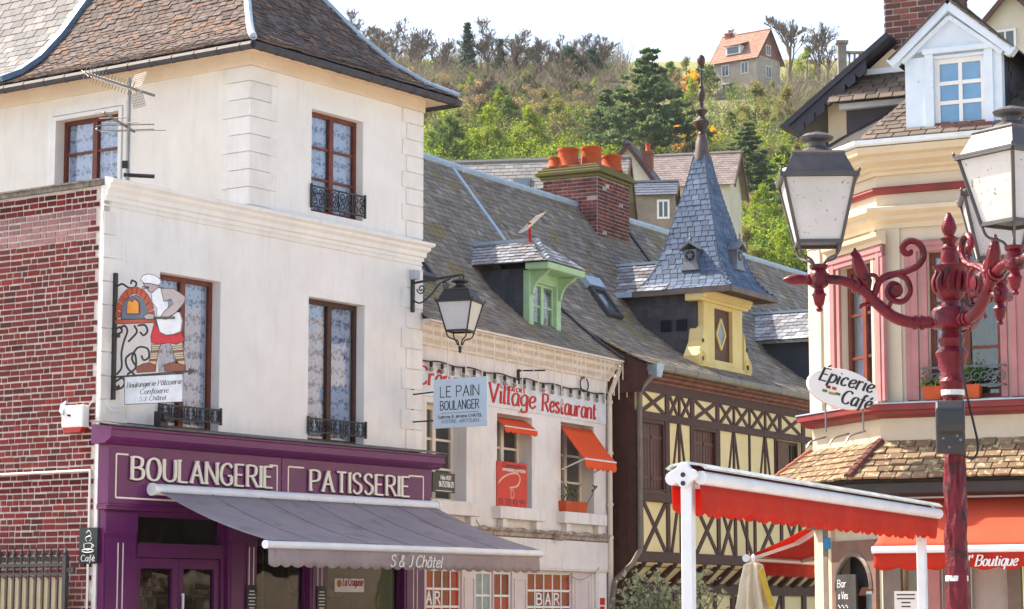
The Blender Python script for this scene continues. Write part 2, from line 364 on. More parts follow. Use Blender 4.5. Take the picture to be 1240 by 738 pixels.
# ------------------------------------------------------------------ lettering: a small pen-drawn alphabet
GL = {
'A': '6|l0,0 3,10|l3,10 6,0|l1.1,3.6 4.9,3.6', 'B': '5.6|l0,0 0,10|c0,10 2.6,10 4.6,9.3 5,7.8 4.4,6.1 2.6,5.3 0,5.2|c0,5.2 3,5.2 5.2,4.4 5.6,2.7 5,.9 3,0 0,0',
'C': '6|c6,8.3 4.8,9.7 3.2,10 1,8.6 0,5 1,1.4 3.2,0 4.9,.4 6,1.8', 'D': '6|l0,0 0,10|c0,10 3,10 5.4,8.4 6,5 5.4,1.6 3,0 0,0',
'E': '4.6|l0,0 0,10|l0,10 4.5,10|l0,5.2 3.6,5.2|l0,0 4.6,0', 'G': '6.2|c6,8.3 4.8,9.7 3.2,10 1,8.6 0,5 1,1.4 3.2,0 5,.5 6,1.4|l6,1.2 6,4.4|l6,4.4 3.6,4.4',
'I': '0|l0,0 0,10', 'J': '3|c3,10 3,3 2.7,.8 1.4,0 0,.8', 'L': '4.4|l0,10 0,0|l0,0 4.4,0', 'N': '6|l0,0 0,10|l0,10 6,0|l6,0 6,10', 'M': '7|l0,0 .6,10|l.6,10 3.5,3|l3.5,3 6.4,10|l6.4,10 7,0',
'O': '6.6|c3.3,10 1,8.8 0,5 1,1.2 3.3,0 5.6,1.2 6.6,5 5.6,8.8 3.3,10', 'P': '5|l0,0 0,10|c0,10 2.8,10 4.7,9.2 5,7.3 4.5,5.6 2.6,4.7 0,4.6',
'R': '5.6|l0,0 0,10|c0,10 2.8,10 4.6,9.3 4.9,7.5 4.3,5.8 2.4,5 0,4.9|l2.4,5 5.6,0', 'S': '4.8|c4.5,8.4 3.4,9.8 2,10 .5,9 .2,7.6 1,6.2 3.4,4.8 4.7,3.6 4.6,1.5 3,0 1.4,.1 0,1.6',
'T': '5.6|l2.8,0 2.8,10|l0,10 5.6,10', 'U': '6|c0,10 0,3.4 .7,.9 3,0 5.3,.9 6,3.4 6,10', 'V': '6|l0,10 3,0|l3,0 6,10', 'W': '9|l0,10 2.2,0|l2.2,0 4.5,8|l4.5,8 6.8,0|l6.8,0 9,10', 'Z': '5|l0,10 5,10|l5,10 0,0|l0,0 5,0',
'H': '6|l0,0 0,10|l6,0 6,10|l0,5.2 6,5.2', 'F': '4.6|l0,0 0,10|l0,10 4.6,10|l0,5.2 3.6,5.2',
'a': '4.4|c4.2,5.6 3,6.5 1.2,6.1 0,3.6 .6,.6 2,0 3.4,1.2 4.2,3.4|c4.3,6.4 4.1,2.5 4.3,.4 5,.3', 'b': '4.4|l0,10 0,0|c0,4.8 1.2,6.3 3,6.3 4.3,4.4 4,1.4 2.4,0 .8,.3 0,1.6',
'c': '4|c3.9,5.2 2.8,6.5 1.2,6 0,3.4 .8,.6 2.4,0 4,1.2', 'd': '4.6|c4.2,4.8 3,6.4 1.2,6.1 0,3.4 .6,.5 2.2,0 3.6,1 4.3,3|c4.3,10 4.3,2 5,.2', 'e': '4|c.3,3 2.6,3.4 3.9,4.8 3.2,6.3 1.6,6.2 .2,4.4 .2,1.8 1.4,.1 2.8,.2 4.2,1.4',
'f': '3.2|c3.8,9.2 2.8,10 1.7,8.6 1.5,3 1.2,-1.6 .2,-2.6|l0,6 3.2,6', 'g': '4.4|c4.2,5.4 3,6.5 1.2,6.1 0,3.8 .6,1.2 2,.7 3.4,1.6 4.2,3.4|c4.3,6.4 4.2,1 4,-1.8 2.6,-3 .8,-2.6 .2,-1.4',
'h': '4.2|l0,10 0,0|c0,4 1.4,6.2 3.2,6.3 4,5 4,0', 'i': '.8|c.2,6.4 .1,2 .3,.3 1.2,.4|c.2,8.4 .4,8.9', 'l': '1.2|c.3,10 .1,2 .4,.2 1.4,.4', 'n': '4.4|l.2,6.4 0,0|c0,4 1.4,6.3 3.2,6.3 4,5 4,1.4 4.3,.2 5,.4',
'm': '7|l.2,6.4 0,0|c0,4 1.2,6.3 2.8,6.3 3.4,5 3.4,0|c3.4,4 4.6,6.3 6.2,6.3 6.9,5 6.9,0', 'o': '4.2|c2.1,6.4 .5,5.4 0,3.2 .6,.8 2.1,0 3.6,.8 4.2,3.2 3.6,5.6 2.1,6.4', 'p': '4.4|l.2,6.4 0,-3|c0,4.4 1.4,6.3 3,6.3 4.3,4.4 4,1.6 2.4,.1 .8,.4 0,1.6',
'q': '4.4|c4.2,5.4 3,6.5 1.2,6.1 0,3.6 .6,.6 2,0 3.4,1.2 4.2,3.4|l4.3,6.4 4.2,-3', 'r': '3.2|l.2,6.4 0,0|c0,3.8 1,5.9 2.2,6.5 3.2,6', 's': '3.2|c3,5.4 2,6.4 .6,6 .3,4.8 1.4,3.6 2.9,2.6 3,1 1.8,0 .6,.3 0,1.2', 't': '2.8|c1.2,9 1,2 1.3,.3 2.2,.1 3,.9|l0,6.2 2.8,6.2',
'u': '4.4|c.2,6.4 0,2 .6,.3 2,.1 3.6,1.6 4.2,4|c4.3,6.4 4.1,1.6 4.4,.2 5.1,.4', 'v': '4|l0,6.4 1.9,0|l1.9,0 4,6.4', 'x': '4|l0,6.4 4,0|l4,6.4 0,0', 'y': '4|l0,6.4 2,.6|c4.2,6.4 2.4,1 1.2,-2 0,-2.8',
'&': '6|c6,0 2,6 1.2,8 2,9.9 3.4,9.4 3.6,8 2.4,6 .4,4 .2,1.6 1.6,.1 3.6,.4 5.6,3.4', "'": '.6|l.3,10 .2,8', '.': '.6|c.2,.2 .5,.4', '-': '3|l0,3.6 3,3.6', '/': '3|l0,0 3,10', '0': '4.6|c2.3,10 .6,8.6 0,5 .6,1.4 2.3,0 4,1.4 4.6,5 4,8.6 2.3,10', '1': '2|l.2,8 1.6,10|l1.6,10 1.6,0',
'2': '4.4|c.2,8 1.2,9.8 3,9.8 4.2,8 3.4,5 0,0|l0,0 4.4,0', '3': '4.4|c.2,9 2,10 4,9 4,7 1.6,5.4 4,4.4 4.4,2 3,.2 0,.8', '4': '4.8|l3.6,0 3.6,10|l3.6,10 0,3|l0,3 4.8,3', '5': '4.4|l4,10 .8,10|l.8,10 .4,5.6|c.4,5.6 2.4,6.2 4.2,4.6 4,1.4 2,0 0,.8', '6': '4.4|c4,9.6 2,9 .4,6 .2,2 2,0 4.2,1.6 4,4.6 2,5.6 .4,3.6', '7': '4.4|l0,10 4.4,10|l4.4,10 1.6,0', '8': '4.4|c2.2,10 .6,9 .6,7 2.2,5.4 4.2,3.6 4,.8 2.2,0 .4,.8 .2,3.6 2.2,5.4 3.8,7 3.8,9 2.2,10', '9': '4.4|c4,6.6 2.4,4.6 .4,5.6 .2,8.4 2,10 4,8.6 4.2,5 2,0',
}
ACC = {'é': ('e', 'c1.6,7.6 3,9.4'), 'É': ('E', 'c1.6,11.2 3.4,13'), 'ê': ('e', 'l.6,7.8 2,9.4|l2,9.4 3.6,7.8'), 'â': ('a', 'l.8,7.8 2.2,9.4|l2.2,9.4 3.8,7.8'), 'è': ('e', 'c1,9.4 2.6,7.6')}
def letters(b, fr, text, a0, z0, a1, h, pen=(.16, .07), shear=0, serif=0, o=0, ex=.01, gap=1.7, slope=0, wi=None):
    """text from a0 to a1 on baseline z0, cap height h; pen = (stem, hairline) as a share of h"""
    u = 0; lay = []; word = 0
    for ch in text:
        if ch == ' ': u += 3.6; word += 1; continue
        base, extra = (ch, '') if ch in GL else ACC[ch]
        g = GL[base].split('|'); wd = float(g[0]); st = g[1:] + (extra.split('|') if extra else [])
        lay.append((u, st if wi is None or wi == word else [])); u += wd + gap
    tot = u - gap; kx = (a1 - a0) / tot; kz = h / 10; cnt = 0
    for u0, st in lay:
        for s in st:
            pts = [tuple(map(float, q.split(','))) for q in s[1:].split()]
            if s[0] == 'c' and len(pts) > 2: pts = [tuple(q) for q in cr(pts, 5)]
            P = [(a0 + (u0 + x) * kx + shear * z * kz, z0 + z * kz + slope * (u0 + x) * kx) for x, z in pts]
            n = len(P); lft, rgt = [], []
            for i in range(n):
                dx = P[min(i + 1, n - 1)][0] - P[max(i - 1, 0)][0]; dz = P[min(i + 1, n - 1)][1] - P[max(i - 1, 0)][1]
                l = sqrt(dx * dx + dz * dz) or 1; dx /= l; dz /= l
                t = h * sqrt((pen[0] * dz) ** 2 + (pen[1] * dx) ** 2) / 2
                ext = t * .6 if (s[0] == 'l' and not serif) else 0
                e = -ext if i == 0 else (ext if i == n - 1 else 0)
                lft.append((P[i][0] - dz * t + dx * e, P[i][1] + dx * t + dz * e)); rgt.append((P[i][0] + dz * t + dx * e, P[i][1] - dx * t + dz * e))
            top = ex + cnt % 7 * .0005; cnt += 1
            for i in range(n - 1):
                q = [rgt[i], rgt[i + 1], lft[i + 1], lft[i]]
                b.add([fr.p(x, z, o + top) for x, z in q] + [fr.p(x, z, o) for x, z in q], [(0, 1, 2, 3), (0, 4, 5, 1), (2, 6, 7, 3)])
            if serif and s[0] == 'l':
                for (x, z), (rx, rz) in ((P[0], pts[0]), (P[-1], pts[-1])):
                    if abs(P[0][1] - P[-1][1]) > h * .5 and abs(rz) in (0, 10):
                        hw = serif * h / 2; tt = pen[1] * h * .5; zz = z + (tt / 2 if rz == 0 else -tt / 2) * 1
                        q = [(x - hw, zz - tt), (x + hw, zz - tt), (x + hw, zz + tt), (x - hw, zz + tt)]
                        tp = o + ex + .004 + cnt % 7 * .0004; cnt += 1
                        b.add([fr.p(p_, z_, tp) for p_, z_ in q] + [fr.p(p_, z_, o) for p_, z_ in q], [(0, 1, 2, 3), (0, 4, 5, 1), (2, 6, 7, 3), (0, 3, 7, 4), (1, 5, 6, 2)])
    return b
def write(parent, fr, m, *a, name='lettering', **k):
    for w in range(len(a[0].split(' '))):   # one mesh for each word
        b = MB(); letters(b, fr, *a, wi=w, **k); b.build(name, m, parent)

# ------------------------------------------------------------------ windows
def window(parent, fr, rc, o, m_frame, m_glass, fw=.06, leaves=2, rows=3, cols=1, lace=None, lace_o=-.09, mull=.03, depth=.06, backing=None, name='window', bars=True, split=.09, pane_name='pane'):
    a0, a1, z0, z1 = rc; b = MB(); e = .001
    b.box(fr, a0 + e, a1 - e, z0 + e, z0 + fw, o - depth, o); b.box(fr, a0 + e, a1 - e, z1 - fw, z1 - e, o - depth, o)
    b.box(fr, a0 + e, a0 + fw, z0 + fw, z1 - fw, o - depth, o); b.box(fr, a1 - fw, a1 - e, z0 + fw, z1 - fw, o - depth, o)
    W = (a1 - a0 - 2 * fw); lw = W / leaves; panes = []
    for i in range(leaves):
        l, r = a0 + fw + i * lw, a0 + fw + (i + 1) * lw
        if i: b.box(fr, l - split / 2, l + split / 2, z0 + fw, z1 - fw, o - depth, o + .012); l += split / 2
        if i < leaves - 1: r -= split / 2
        cw = (r - l) / cols; rh = (z1 - z0 - 2 * fw) / rows
        for c in range(cols):
            if c: b.box(fr, l + c * cw - mull / 2, l + c * cw + mull / 2, z0 + fw, z1 - fw, o - depth * .8, o - .008)
            for k in range(rows):
                panes.append((l + c * cw + (mull / 2 if c else 0), l + (c + 1) * cw - (mull / 2 if c < cols - 1 else 0), z0 + fw + k * rh + (mull / 2 if k else 0), z0 + fw + (k + 1) * rh - (mull / 2 if k < rows - 1 else 0)))
        for k in range(1, rows):
            zz = z0 + fw + k * rh; b.box(fr, l, r, zz - mull / 2, zz + mull / 2, o - depth * .78, o - .006)
    w = b.build(name, m_frame, parent)
    for q in panes:
        gm = m_glass(q) if callable(m_glass) else m_glass
        mbuild(lambda b: b.box(fr, q[0], q[1], q[2], q[3], o - depth * .62, o - depth * .5), pane_name, gm, w)
    if lace:
        b = MB(); n = 28
        for i in range(n):
            x0, x1 = a0 + fw + W * i / n, a0 + fw + W * (i + 1) / n
            q0, q1 = lace_o + .02 * sin(i * 1.9), lace_o + .02 * sin((i + 1) * 1.9)
            b.quad(fr.p(x0, z0 + fw, o + q0), fr.p(x1, z0 + fw, o + q1), fr.p(x1, z1 - fw, o + q1), fr.p(x0, z1 - fw, o + q0))
        b.build('lace_curtain', lace, w, smooth=True)
    if backing:
        mbuild(lambda b: b.box(fr, a0 - .3, a1 + .3, z0 - .2, z1 + .2, o - 1.25, o - 1.2), 'dark_backing', backing, w)  # dark sheet standing in for the shaded depth behind the window
    return w
def ironrail(parent, fr, a0, a1, z0, z1, o, m, n=5, r=.011, name='railing'):
    b = MB(); c = fr
    for z in (z0, z1): b.box(c, a0, a1, z - .012, z + .012, o - .012, o + .012)
    b.box(c, a0 - .005, a0 + .02, z0 - .03, z1 + .03, o - .014, o + .014); b.box(c, a1 - .02, a1 + .005, z0 - .03, z1 + .03, o - .014, o + .014)
    w = (a1 - a0) / n; h = z1 - z0
    for i in range(n):
        m0 = a0 + (i + .5) * w; q = min(w, h) * .26
        ftube(b, c, spiral((m0 - w * .22, z0 + h * .3), q, 1.4, pi / 2, 14, .2, 1), r, o, 4)
        ftube(b, c, spiral((m0 + w * .22, z0 + h * .3), q, 1.4, pi / 2, 14, .2, -1), r, o, 4)
        ftube(b, c, spiral((m0 - w * .2, z0 + h * .72), q * .9, 1.4, -pi / 2, 14, .2, -1), r, o, 4)
        ftube(b, c, spiral((m0 + w * .2, z0 + h * .72), q * .9, 1.4, -pi / 2, 14, .2, 1), r, o, 4)
        b.box(c, m0 + w / 2 - .008, m0 + w / 2 + .008, z0, z1, o - .008, o + .008)
    return b.build(name, m, parent)
# ================================================================== wall planes of the place
A = wallfr(at(127, 215, 30.5), 35.4)                 # bakery street front
W = wallfr(at(127, 215, 30.5), -54.6, -1)            # bakery brick flank
UL = wallfr(A.p(2.78, 0), -54.6, -1)                 # flank of the bakery's upper storey
B = wallfr(at(511, 450, 36.3), 27.6)                 # restaurant front
C = wallfr(at(768, 470, 42.1), 29.9)                 # timber-framed front
D2 = wallfr(at(1066, 490, 28), 116.2)                # corner building, front
D1 = wallfr(at(1066, 490, 28), -20, -1)              # corner building, canted corner
def perp(fr, s):                                     # a frame standing square out of a wall at s
    return Fr(fr.p(s, 0), fr.en, (0, 0, 1), -fr.ex)

# ------------------------------------------------------------------ shared materials
m_render = mat('white_render', (.85, .835, .80), (.79, .77, .73), scale=1.7, rough=.9, bump=.2, bscale=38, streak=(.58, .52, .45), streak_amt=.30, spots=((.55, .50, .44), 7, .735))
m_quoin = mat('quoin_render', (.83, .81, .77), (.76, .735, .69), scale=3, rough=.9, bump=.15, bscale=45, streak=(.5, .46, .4), streak_amt=.3, vary=.04)
m_cream = mat('cream_soffit', (.78, .62, .45), (.70, .54, .38), scale=3, rough=.85, bump=.1)
m_mortar = mat('mortar', (.66, .60, .55), (.48, .42, .38), scale=14, rough=.95, bump=.5, bscale=70)
m_brick = mat('red_brick', (.17, .022, .022), (.09, .018, .018), scale=22, rough=.9, bump=.5, bscale=90, cols=[(.035, .014, .016), (.12, .016, .018), (.19, .016, .015), (.07, .015, .018), (.145, .02, .019), (.09, .022, .022), (.165, .015, .015)], vary=.28, spec=.15)
m_pbrick = mat('washed_brick', (.32, .16, .16), (.22, .11, .115), scale=16, rough=.95, bump=.4, bscale=70, vary=.16)
m_browntim = mat('brown_window_wood', (.20, .045, .025), (.12, .03, .02), scale=9, rough=.5, bump=.1)
m_dkbrown = mat('dark_window_wood', (.085, .035, .022), (.05, .022, .016), scale=9, rough=.5, bump=.1)
m_iron = mat('black_iron', (.018, .017, .018), (.03, .028, .028), scale=20, rough=.55, spec=.5)
m_glass = glassmat('old_glass', (.90, .92, .95), .07)
m_dglass = glassmat('shop_glass', (.7, .7, .7), .03)
m_lace = lacemat('lace', (.52, .59, .71), (.12, .16, .25), 17)
m_room = mat('painted_room_dark', (.06, .05, .045), (.03, .026, .024), rough=1)  # darkness of the unlit rooms is put into this colour
m_tile = mat('clay_tile', (.13, .095, .08), (.08, .055, .05), scale=9, rough=.9, bump=.4, bscale=80, cols=[(.055, .045, .048), (.105, .082, .075), (.15, .118, .10), (.08, .064, .062), (.20, .10, .055), (.10, .08, .073), (.15, .122, .11)], vary=.3, spots=((.40, .30, .22), 30, .66))
m_zinc = mat('zinc', (.42, .53, .62), (.32, .41, .49), scale=6, rough=.5, metal=.15, spec=.5)
m_gutter = mat('dark_gutter', (.045, .042, .05), (.07, .063, .068), scale=8, rough=.6)
m_slate = mat('slate', (.13, .12, .115), (.085, .08, .08), scale=5, rough=.5, bump=.3, bscale=60, cols=[(.085, .08, .085), (.15, .14, .135), (.11, .105, .11), (.19, .175, .16), (.10, .095, .10)], vary=.22, spots=((.26, .24, .21), 22, .68))
m_slateb = mat('blue_slate', (.10, .145, .22), (.07, .10, .16), scale=5, rough=.68, spec=.18, bump=.3, bscale=60, cols=[(.07, .105, .165), (.115, .165, .245), (.085, .125, .195), (.14, .19, .27)], vary=.2, spots=((.30, .22, .13), 8, .68))
m_slatel = mat('pale_slate', (.25, .24, .23), (.19, .185, .18), scale=5, rough=.85, spec=.08, bump=.2, bscale=60, cols=[(.22, .215, .21), (.29, .28, .265), (.19, .185, .185), (.31, .30, .285)], vary=.15)
m_under = mat('roof_felt', (.05, .045, .045), (.03, .03, .03), rough=.95)
m_purple = mat('purple_paint', (.13, .010, .105), (.105, .008, .085), scale=3, rough=.38, bump=.04, spec=.45)
m_white = mat('white_paint', (.80, .79, .77), (.72, .71, .68), scale=6, rough=.55, bump=.05, bscale=90)
m_cream_letter = mat('cream_letter', (.82, .77, .66), (.76, .70, .58), scale=6, rough=.5)
m_black = mat('black_paint', (.02, .02, .022), (.03, .03, .03), rough=.5)
m_lead = mat('lead_flashing', (.10, .085, .07), (.25, .22, .19), scale=12, rough=.7, bump=.2)
m_alu = mat('white_aluminium', (.80, .82, .84), (.70, .73, .77), scale=3, rough=.32, spec=.5)

# ------------------------------------------------------------------ ground
g = MB(); n = 12
g.quad((-3000, -200, 0), (3000, -200, 0), (3000, 4000, 0), (-3000, 4000, 0))
tag(g.build('ground', mat('paving', (.40, .36, .31), (.30, .27, .23), scale=3, rough=.9, bump=.3)), kind='structure')
pv = MB()
for fr, s0, s1, w in ((A, -.6, 6.9, 2.6), (B, .4, 7.0, 1.9), (C, .3, 8.5, 1.6)):
    pv.box(fr, s0, s1, -.05, .13, .02, w)
    for z_ in (0,):
        pv.box(fr, s0, s1, -.05, .135, w + .004, w + .15)
tag(pv.build('pavement', mat('pavement_stone', (.34, .32, .30), (.26, .245, .23), scale=4, rough=.9, bump=.3)), kind='structure')

# ================================================================== bakery
bak = thing('bakery_building', A.p(0, 0, 0), 'white rendered corner bakery with red brick flank, quoins and purple shopfront', 'building')
EZ = 9.34; TOP1 = 7.24; SR = 6.72
w1 = A.rect(192, 329, 520, 266); w1 = (w1[0], w1[1], 4.05, 6.12)
w2 = A.rect(373, 359, 535, 441); w2 = (w2[0], w2[1], 4.05, 6.12)
w3 = A.rect(377, 132, 262, 439.5); w3 = (w3[0], w3[1], 7.36, 8.85)
shop_hole = (.62, 6.25, .15, 2.98)
b = MB(); b.wall(A, 0, SR, 0, TOP1, [w1, w2, shop_hole], depth=.19)
b.wall(A, 2.78, SR, TOP1, EZ + .2, [w3], depth=.17)
# hidden right and back walls
E_ = Fr(A.p(SR, 0), -A.en, (0, 0, 1), A.ex)
b.wall(E_, 0, 8, 0, EZ + .2)
b.build('wall', m_render, bak)
wl = (UL.s(147, 135), UL.s(70, 150), 7.0, 8.90)
b = MB(); b.wall(UL, 0, 9, 6.5, EZ + .2, [wl], depth=.17)
b.build('wall', mat('flank_render', (.83, .79, .72), (.76, .72, .65), scale=1.5, rough=.9, bump=.12, bscale=55, streak=(.52, .46, .38), streak_amt=.3), bak)  # a little darker and warmer than the front render
mbuild(lambda b: b.box(A, .03, 2.76, 7.05, 7.15, -8, -.03), 'flat_roof', m_lead, bak)
# first floor and ceilings so the rooms are closed
mbuild(lambda b: (b.box(A, .1, SR - .1, 3.3, 3.4, -7, -.25), b.box(A, 2.9, SR - .1, 9.3, 9.4, -7, -.25)), 'floor_slab', m_room, bak)
# brick flank: bed of mortar, then bricks
bw = mbuild(lambda b: b.wall(W, 0, 9, 0, 7.13, (), o=-.003), 'brick_wall', m_mortar, bak)
red, pale = [], []; ch = .0815; z = .02; rr = random.Random(3)
while z < 7.05:
    s = .075 if True else 0
    s += rr.choice((0, .06)); 
    if s > .09: pass
    first = True
    while s < 4.2:
        l = rr.choice((.115, .225, .225, .115, .17)) if s < 3 else .225
        h = ch - .019 - rr.random() * .008
        x0, y0, d0 = proj(W.p(s + l / 2, z + h / 2))
        M = Matrix.Identity(4); jit = (rr.random() - .5) * .012
        ex = (W.ex + V((0, 0, 1)) * jit).normalized()
        M.col[0] = (*(ex * (l - .018 - rr.random() * .012)), 0); M.col[1] = (0, 0, h, 0); M.col[2] = (*(W.en * .05), 0)
        M.col[3] = (*W.p(s + l / 2, z + h / 2 + (rr.random() - .5) * .006, -.022 + rr.random() * .008), 1)
        (pale if (x0 < 108 + (y0 % 7) and 254 - x0 * .12 + 12 < y0 < 304 - x0 * .12) else red).append(M)
        s += l
    z += ch
pieces(bw, 'brick', m_brick, red, 260); pieces(bw, 'washed_brick', m_pbrick, pale, 40)
# rendered arris at the corner and coping over the bricks
mbuild(lambda b: (b.box(W, -.0, .06, 0, 7.13, -.1, .004),), 'corner_render', m_render, bak)
mbuild(lambda b: (b.box(W, .02, 9, 7.132, 7.19, -.3, .05), b.box(W, .03, 9, 7.192, 7.215, -.3, .07)), 'coping', m_lead, bak)
# cornice between first and second floor
cp_ = [(.0, 6.93), (.025, 6.93), (.025, 6.98), (.055, 7.0), (.055, 7.06), (.10, 7.10), (.10, 7.14), (.15, 7.17), (.15, 7.215), (.0, 7.25)]
mbuild(lambda b: b.prof(A, -.0, SR, cp_, 0, 1), 'cornice', m_render, bak)
mbuild(lambda b: b.prof(A, .0, SR, [(.001, 6.86), (.022, 6.865), (.022, 6.885), (.001, 6.89)]), 'string_course', m_render, bak)
# quoins
qz = [7.27, 7.52, 7.77, 8.02, 8.27, 8.52, 8.77, 9.02]
for i, z0 in enumerate(qz):
    z1 = (qz + [9.24])[i + 1] - .012
    if z0 == 9.02: z1 = 9.23
    ln = .56 if i % 2 else .44
    # wraps the corner: two leaves
    b = MB(); b.box(A, 2.78 - .022, 2.78 + ln, z0 + .001, z1, -.01, .022); b.box(UL, -.0, ln - .06, z0 + .001, z1, -.01, .022)
    b.build('quoin', m_quoin, bak)
    mbuild(lambda b: b.box(A, SR - (.5 if i % 2 else .4), SR + .004, z0, z1, -.01, .022), 'quoin', m_quoin, bak)
z0 = 4.06; i = 0
while z0 < 6.8:
    z1 = min(z0 + .305, 6.85)
    mbuild(lambda b: b.box(A, SR - (.5 if i % 2 else .38), SR + .004, z0, z1 - .014, -.01, .022), 'quoin', m_quoin, bak)
    mbuild(lambda b: b.box(A, -.004, (.34 if i % 2 else .22), z0, z1 - .014, -.01, .012), 'quoin', m_quoin, bak)
    z0 += .305; i += 1
# frieze band under the eaves
mbuild(lambda b: (b.box(A, 2.74, SR + .03, 9.235, EZ + .18, -.01, .035), b.box(UL, -.03, 5.5, 9.235, EZ + .18, -.01, .034)), 'frieze', mat('frieze_render', (.79, .70, .57), (.72, .62, .5), scale=2, rough=.9, bump=.1), bak)
# windows
win = window(bak, A, w1, -.15, m_browntim, m_glass, .065, 2, 1, 1, m_lace, -.07, .03, .05, m_room)
ironrail(win, A, w1[0] + .0, w1[1] + .02, 4.19, 4.36, .03, m_iron, 5)
win = window(bak, A, w2, -.15, m_dkbrown, m_glass, .07, 2, 1, 1, m_lace, -.07, .03, .05, m_room)
ironrail(win, A, w2[0] - .02, w2[1] + .02, 4.19, 4.38, .03, m_iron, 5)
win = window(bak, A, w3, -.13, m_browntim, m_glass, .06, 2, 3, 1, m_lace, -.07, .035, .05, m_room)
ironrail(win, A, w3[0] - .03, w3[1] + .03, 7.43, 7.72, .03, m_iron, 4)
win = window(bak, UL, wl, -.14, m_browntim, m_glass, .06, 2, 4, 1, m_lace, -.07, .035, .05, m_room)
a0, a1, z0, z1 = wl
b = MB()
for t, o in ((.05, .05), (.13, .03), (.19, .015)):
    b.box(UL, a0 - t, a0 - t + .06, z0, z1 + t, -.01, o); b.box(UL, a1 + t - .06, a1 + t, z0, z1 + t, -.01, o + .001); b.box(UL, a0 - t + .06, a1 + t - .06, z1 + t - .06, z1 + t, -.01, o + .002)
b.build('window_surround', m_quoin, bak)
# eaves: soffit, gutter
OV = .4
G0 = A.p(2.78, EZ, 0) + A.en * OV + W.en * OV; G1 = A.p(SR + OV, EZ, OV); G2 = A.p(SR + OV, EZ, -6.5); G3 = UL.p(9, EZ, OV)
inner = [A.p(2.78, EZ + .09, -.02), A.p(SR, EZ + .09, -.02), A.p(SR, EZ + .09, -6.5), UL.p(9, EZ + .09, 0)]
b = MB()
up = V((0, 0, .05))
b.quad(G0 + up, G1 + up, inner[1], inner[0]); b.quad(G1 + up, G2 + up, inner[2], inner[1]); b.quad(G3 + up, G0 + up, inner[0], inner[3])
b.build('soffit', m_cream, bak)
b = MB(); gz = V((0, 0, .06))
b.tube([G3 + gz, G0 + gz], .062, 8); b.tube([G0 + gz, G1 + gz], .062, 8); b.tube([G1 + gz, G2 + gz], .062, 8)
for i in range(14):
    P = G0.lerp(G1, (i + .5) / 14) + gz; b.tube([P - A.ex * .012, P + A.ex * .012], .068, 8)
    P = G0.lerp(G3, (i + .5) / 22) + gz; b.tube([P - UL.ex * .012, P + UL.ex * .012], .068, 8)
b.build('gutter', m_gutter, bak, smooth=True)
# bell-cast hipped roof: height over eave by plan distance
def bell(h):
    pts = [(0, .03), (.35, .2), (.7, .47), (1.1, .92), (1.6, 1.62), (2.4, 2.85), (3.2, 4.1)]
    for (a, x), (c, y) in zip(pts, pts[1:]):
        if h <= c: return x + (y - x) * (h - a) / (c - a)
    return pts[-1][1]
EB = EZ + .1
cor = {'f0': (2.78 - OV, OV), 'f1': (SR + OV, OV), 'b1': (SR + OV, -9.5), 'b0': (2.78 - OV, -9.5)}
wid = SR - 2.78 + 2 * OV; HM = wid / 2 - .02
def rp(c, da, do, h): return A.p(cor[c][0] + da * h, EB + bell(h), cor[c][1] + do * h)
roof = None
Lf = lambda v: rp('f0', 1, -1, v * HM); Rf = lambda v: rp('f1', -1, -1, v * HM)
roof = surf(Lf, Rf, 14).build('roof', m_under, bak)
cover(roof, 'roof_tile', m_tile, Lf, Rf, 44, .15, .02, .08, 1.6, rnd=.016, wv=.2, limit=170)
# flank slope from the front hip to the valley with the wing
VAL = 4.66
Lf2 = lambda v: UL.p(VAL - .14 * v * HM, EB + bell(v * HM), OV - v * HM); Rf2 = lambda v: rp('f0', 1, -1, v * HM)
surf(Lf2, Rf2, 14).build('roof', m_under, bak)
r2 = [o for o in bak.children if o.name.startswith('roof')][-1]
cover(r2, 'roof_tile', m_tile, Lf2, Rf2, 44, .15, .02, .08, 1.6, rnd=.016, wv=.2, limit=230)
# right slope (faces away, closes the roof)
surf(lambda v: rp('f1', -1, -1, v * HM), lambda v: A.p(SR + OV - v * HM, EB + bell(v * HM), -9.5), 10).build('roof', m_under, bak)
# the neighbouring roof in pale slate, carried on in the same slope past a zinc verge
Lw = lambda v: UL.p(9, EB + bell(v * HM) + .05, OV - v * HM); Rw = lambda v: UL.p(VAL - .14 * v * HM, EB + bell(v * HM) + .05, OV - v * HM)
wr = surf(Lw, Rw, 12).build('roof', m_under, bak)
cover(wr, 'roof_slate', m_slatel, Lw, Rw, 24, .24, .012, .04, 1.6, limit=90, wv=.1)
# hips and valley in zinc
b = MB()
for f_, r_ in ((lambda v: rp('f0', 1, -1, v * HM), .055), (lambda v: rp('f1', -1, -1, v * HM), .05)):
    b.tube([f_(i / 20) + V((0, 0, .045)) for i in range(21)], r_, 8)
b.build('hip_flashing', m_zinc, roof, smooth=True)
b = MB()
for i in range(20):
    P, Q = Rw(i / 20) + V((0, 0, .05)), Rw((i + 1) / 20) + V((0, 0, .05)); b.bar(P, Q, .17, .08)
b.build('valley_flashing', mat('blue_zinc', (.16, .26, .38), (.12, .19, .28), rough=.4, metal=.4), wr)

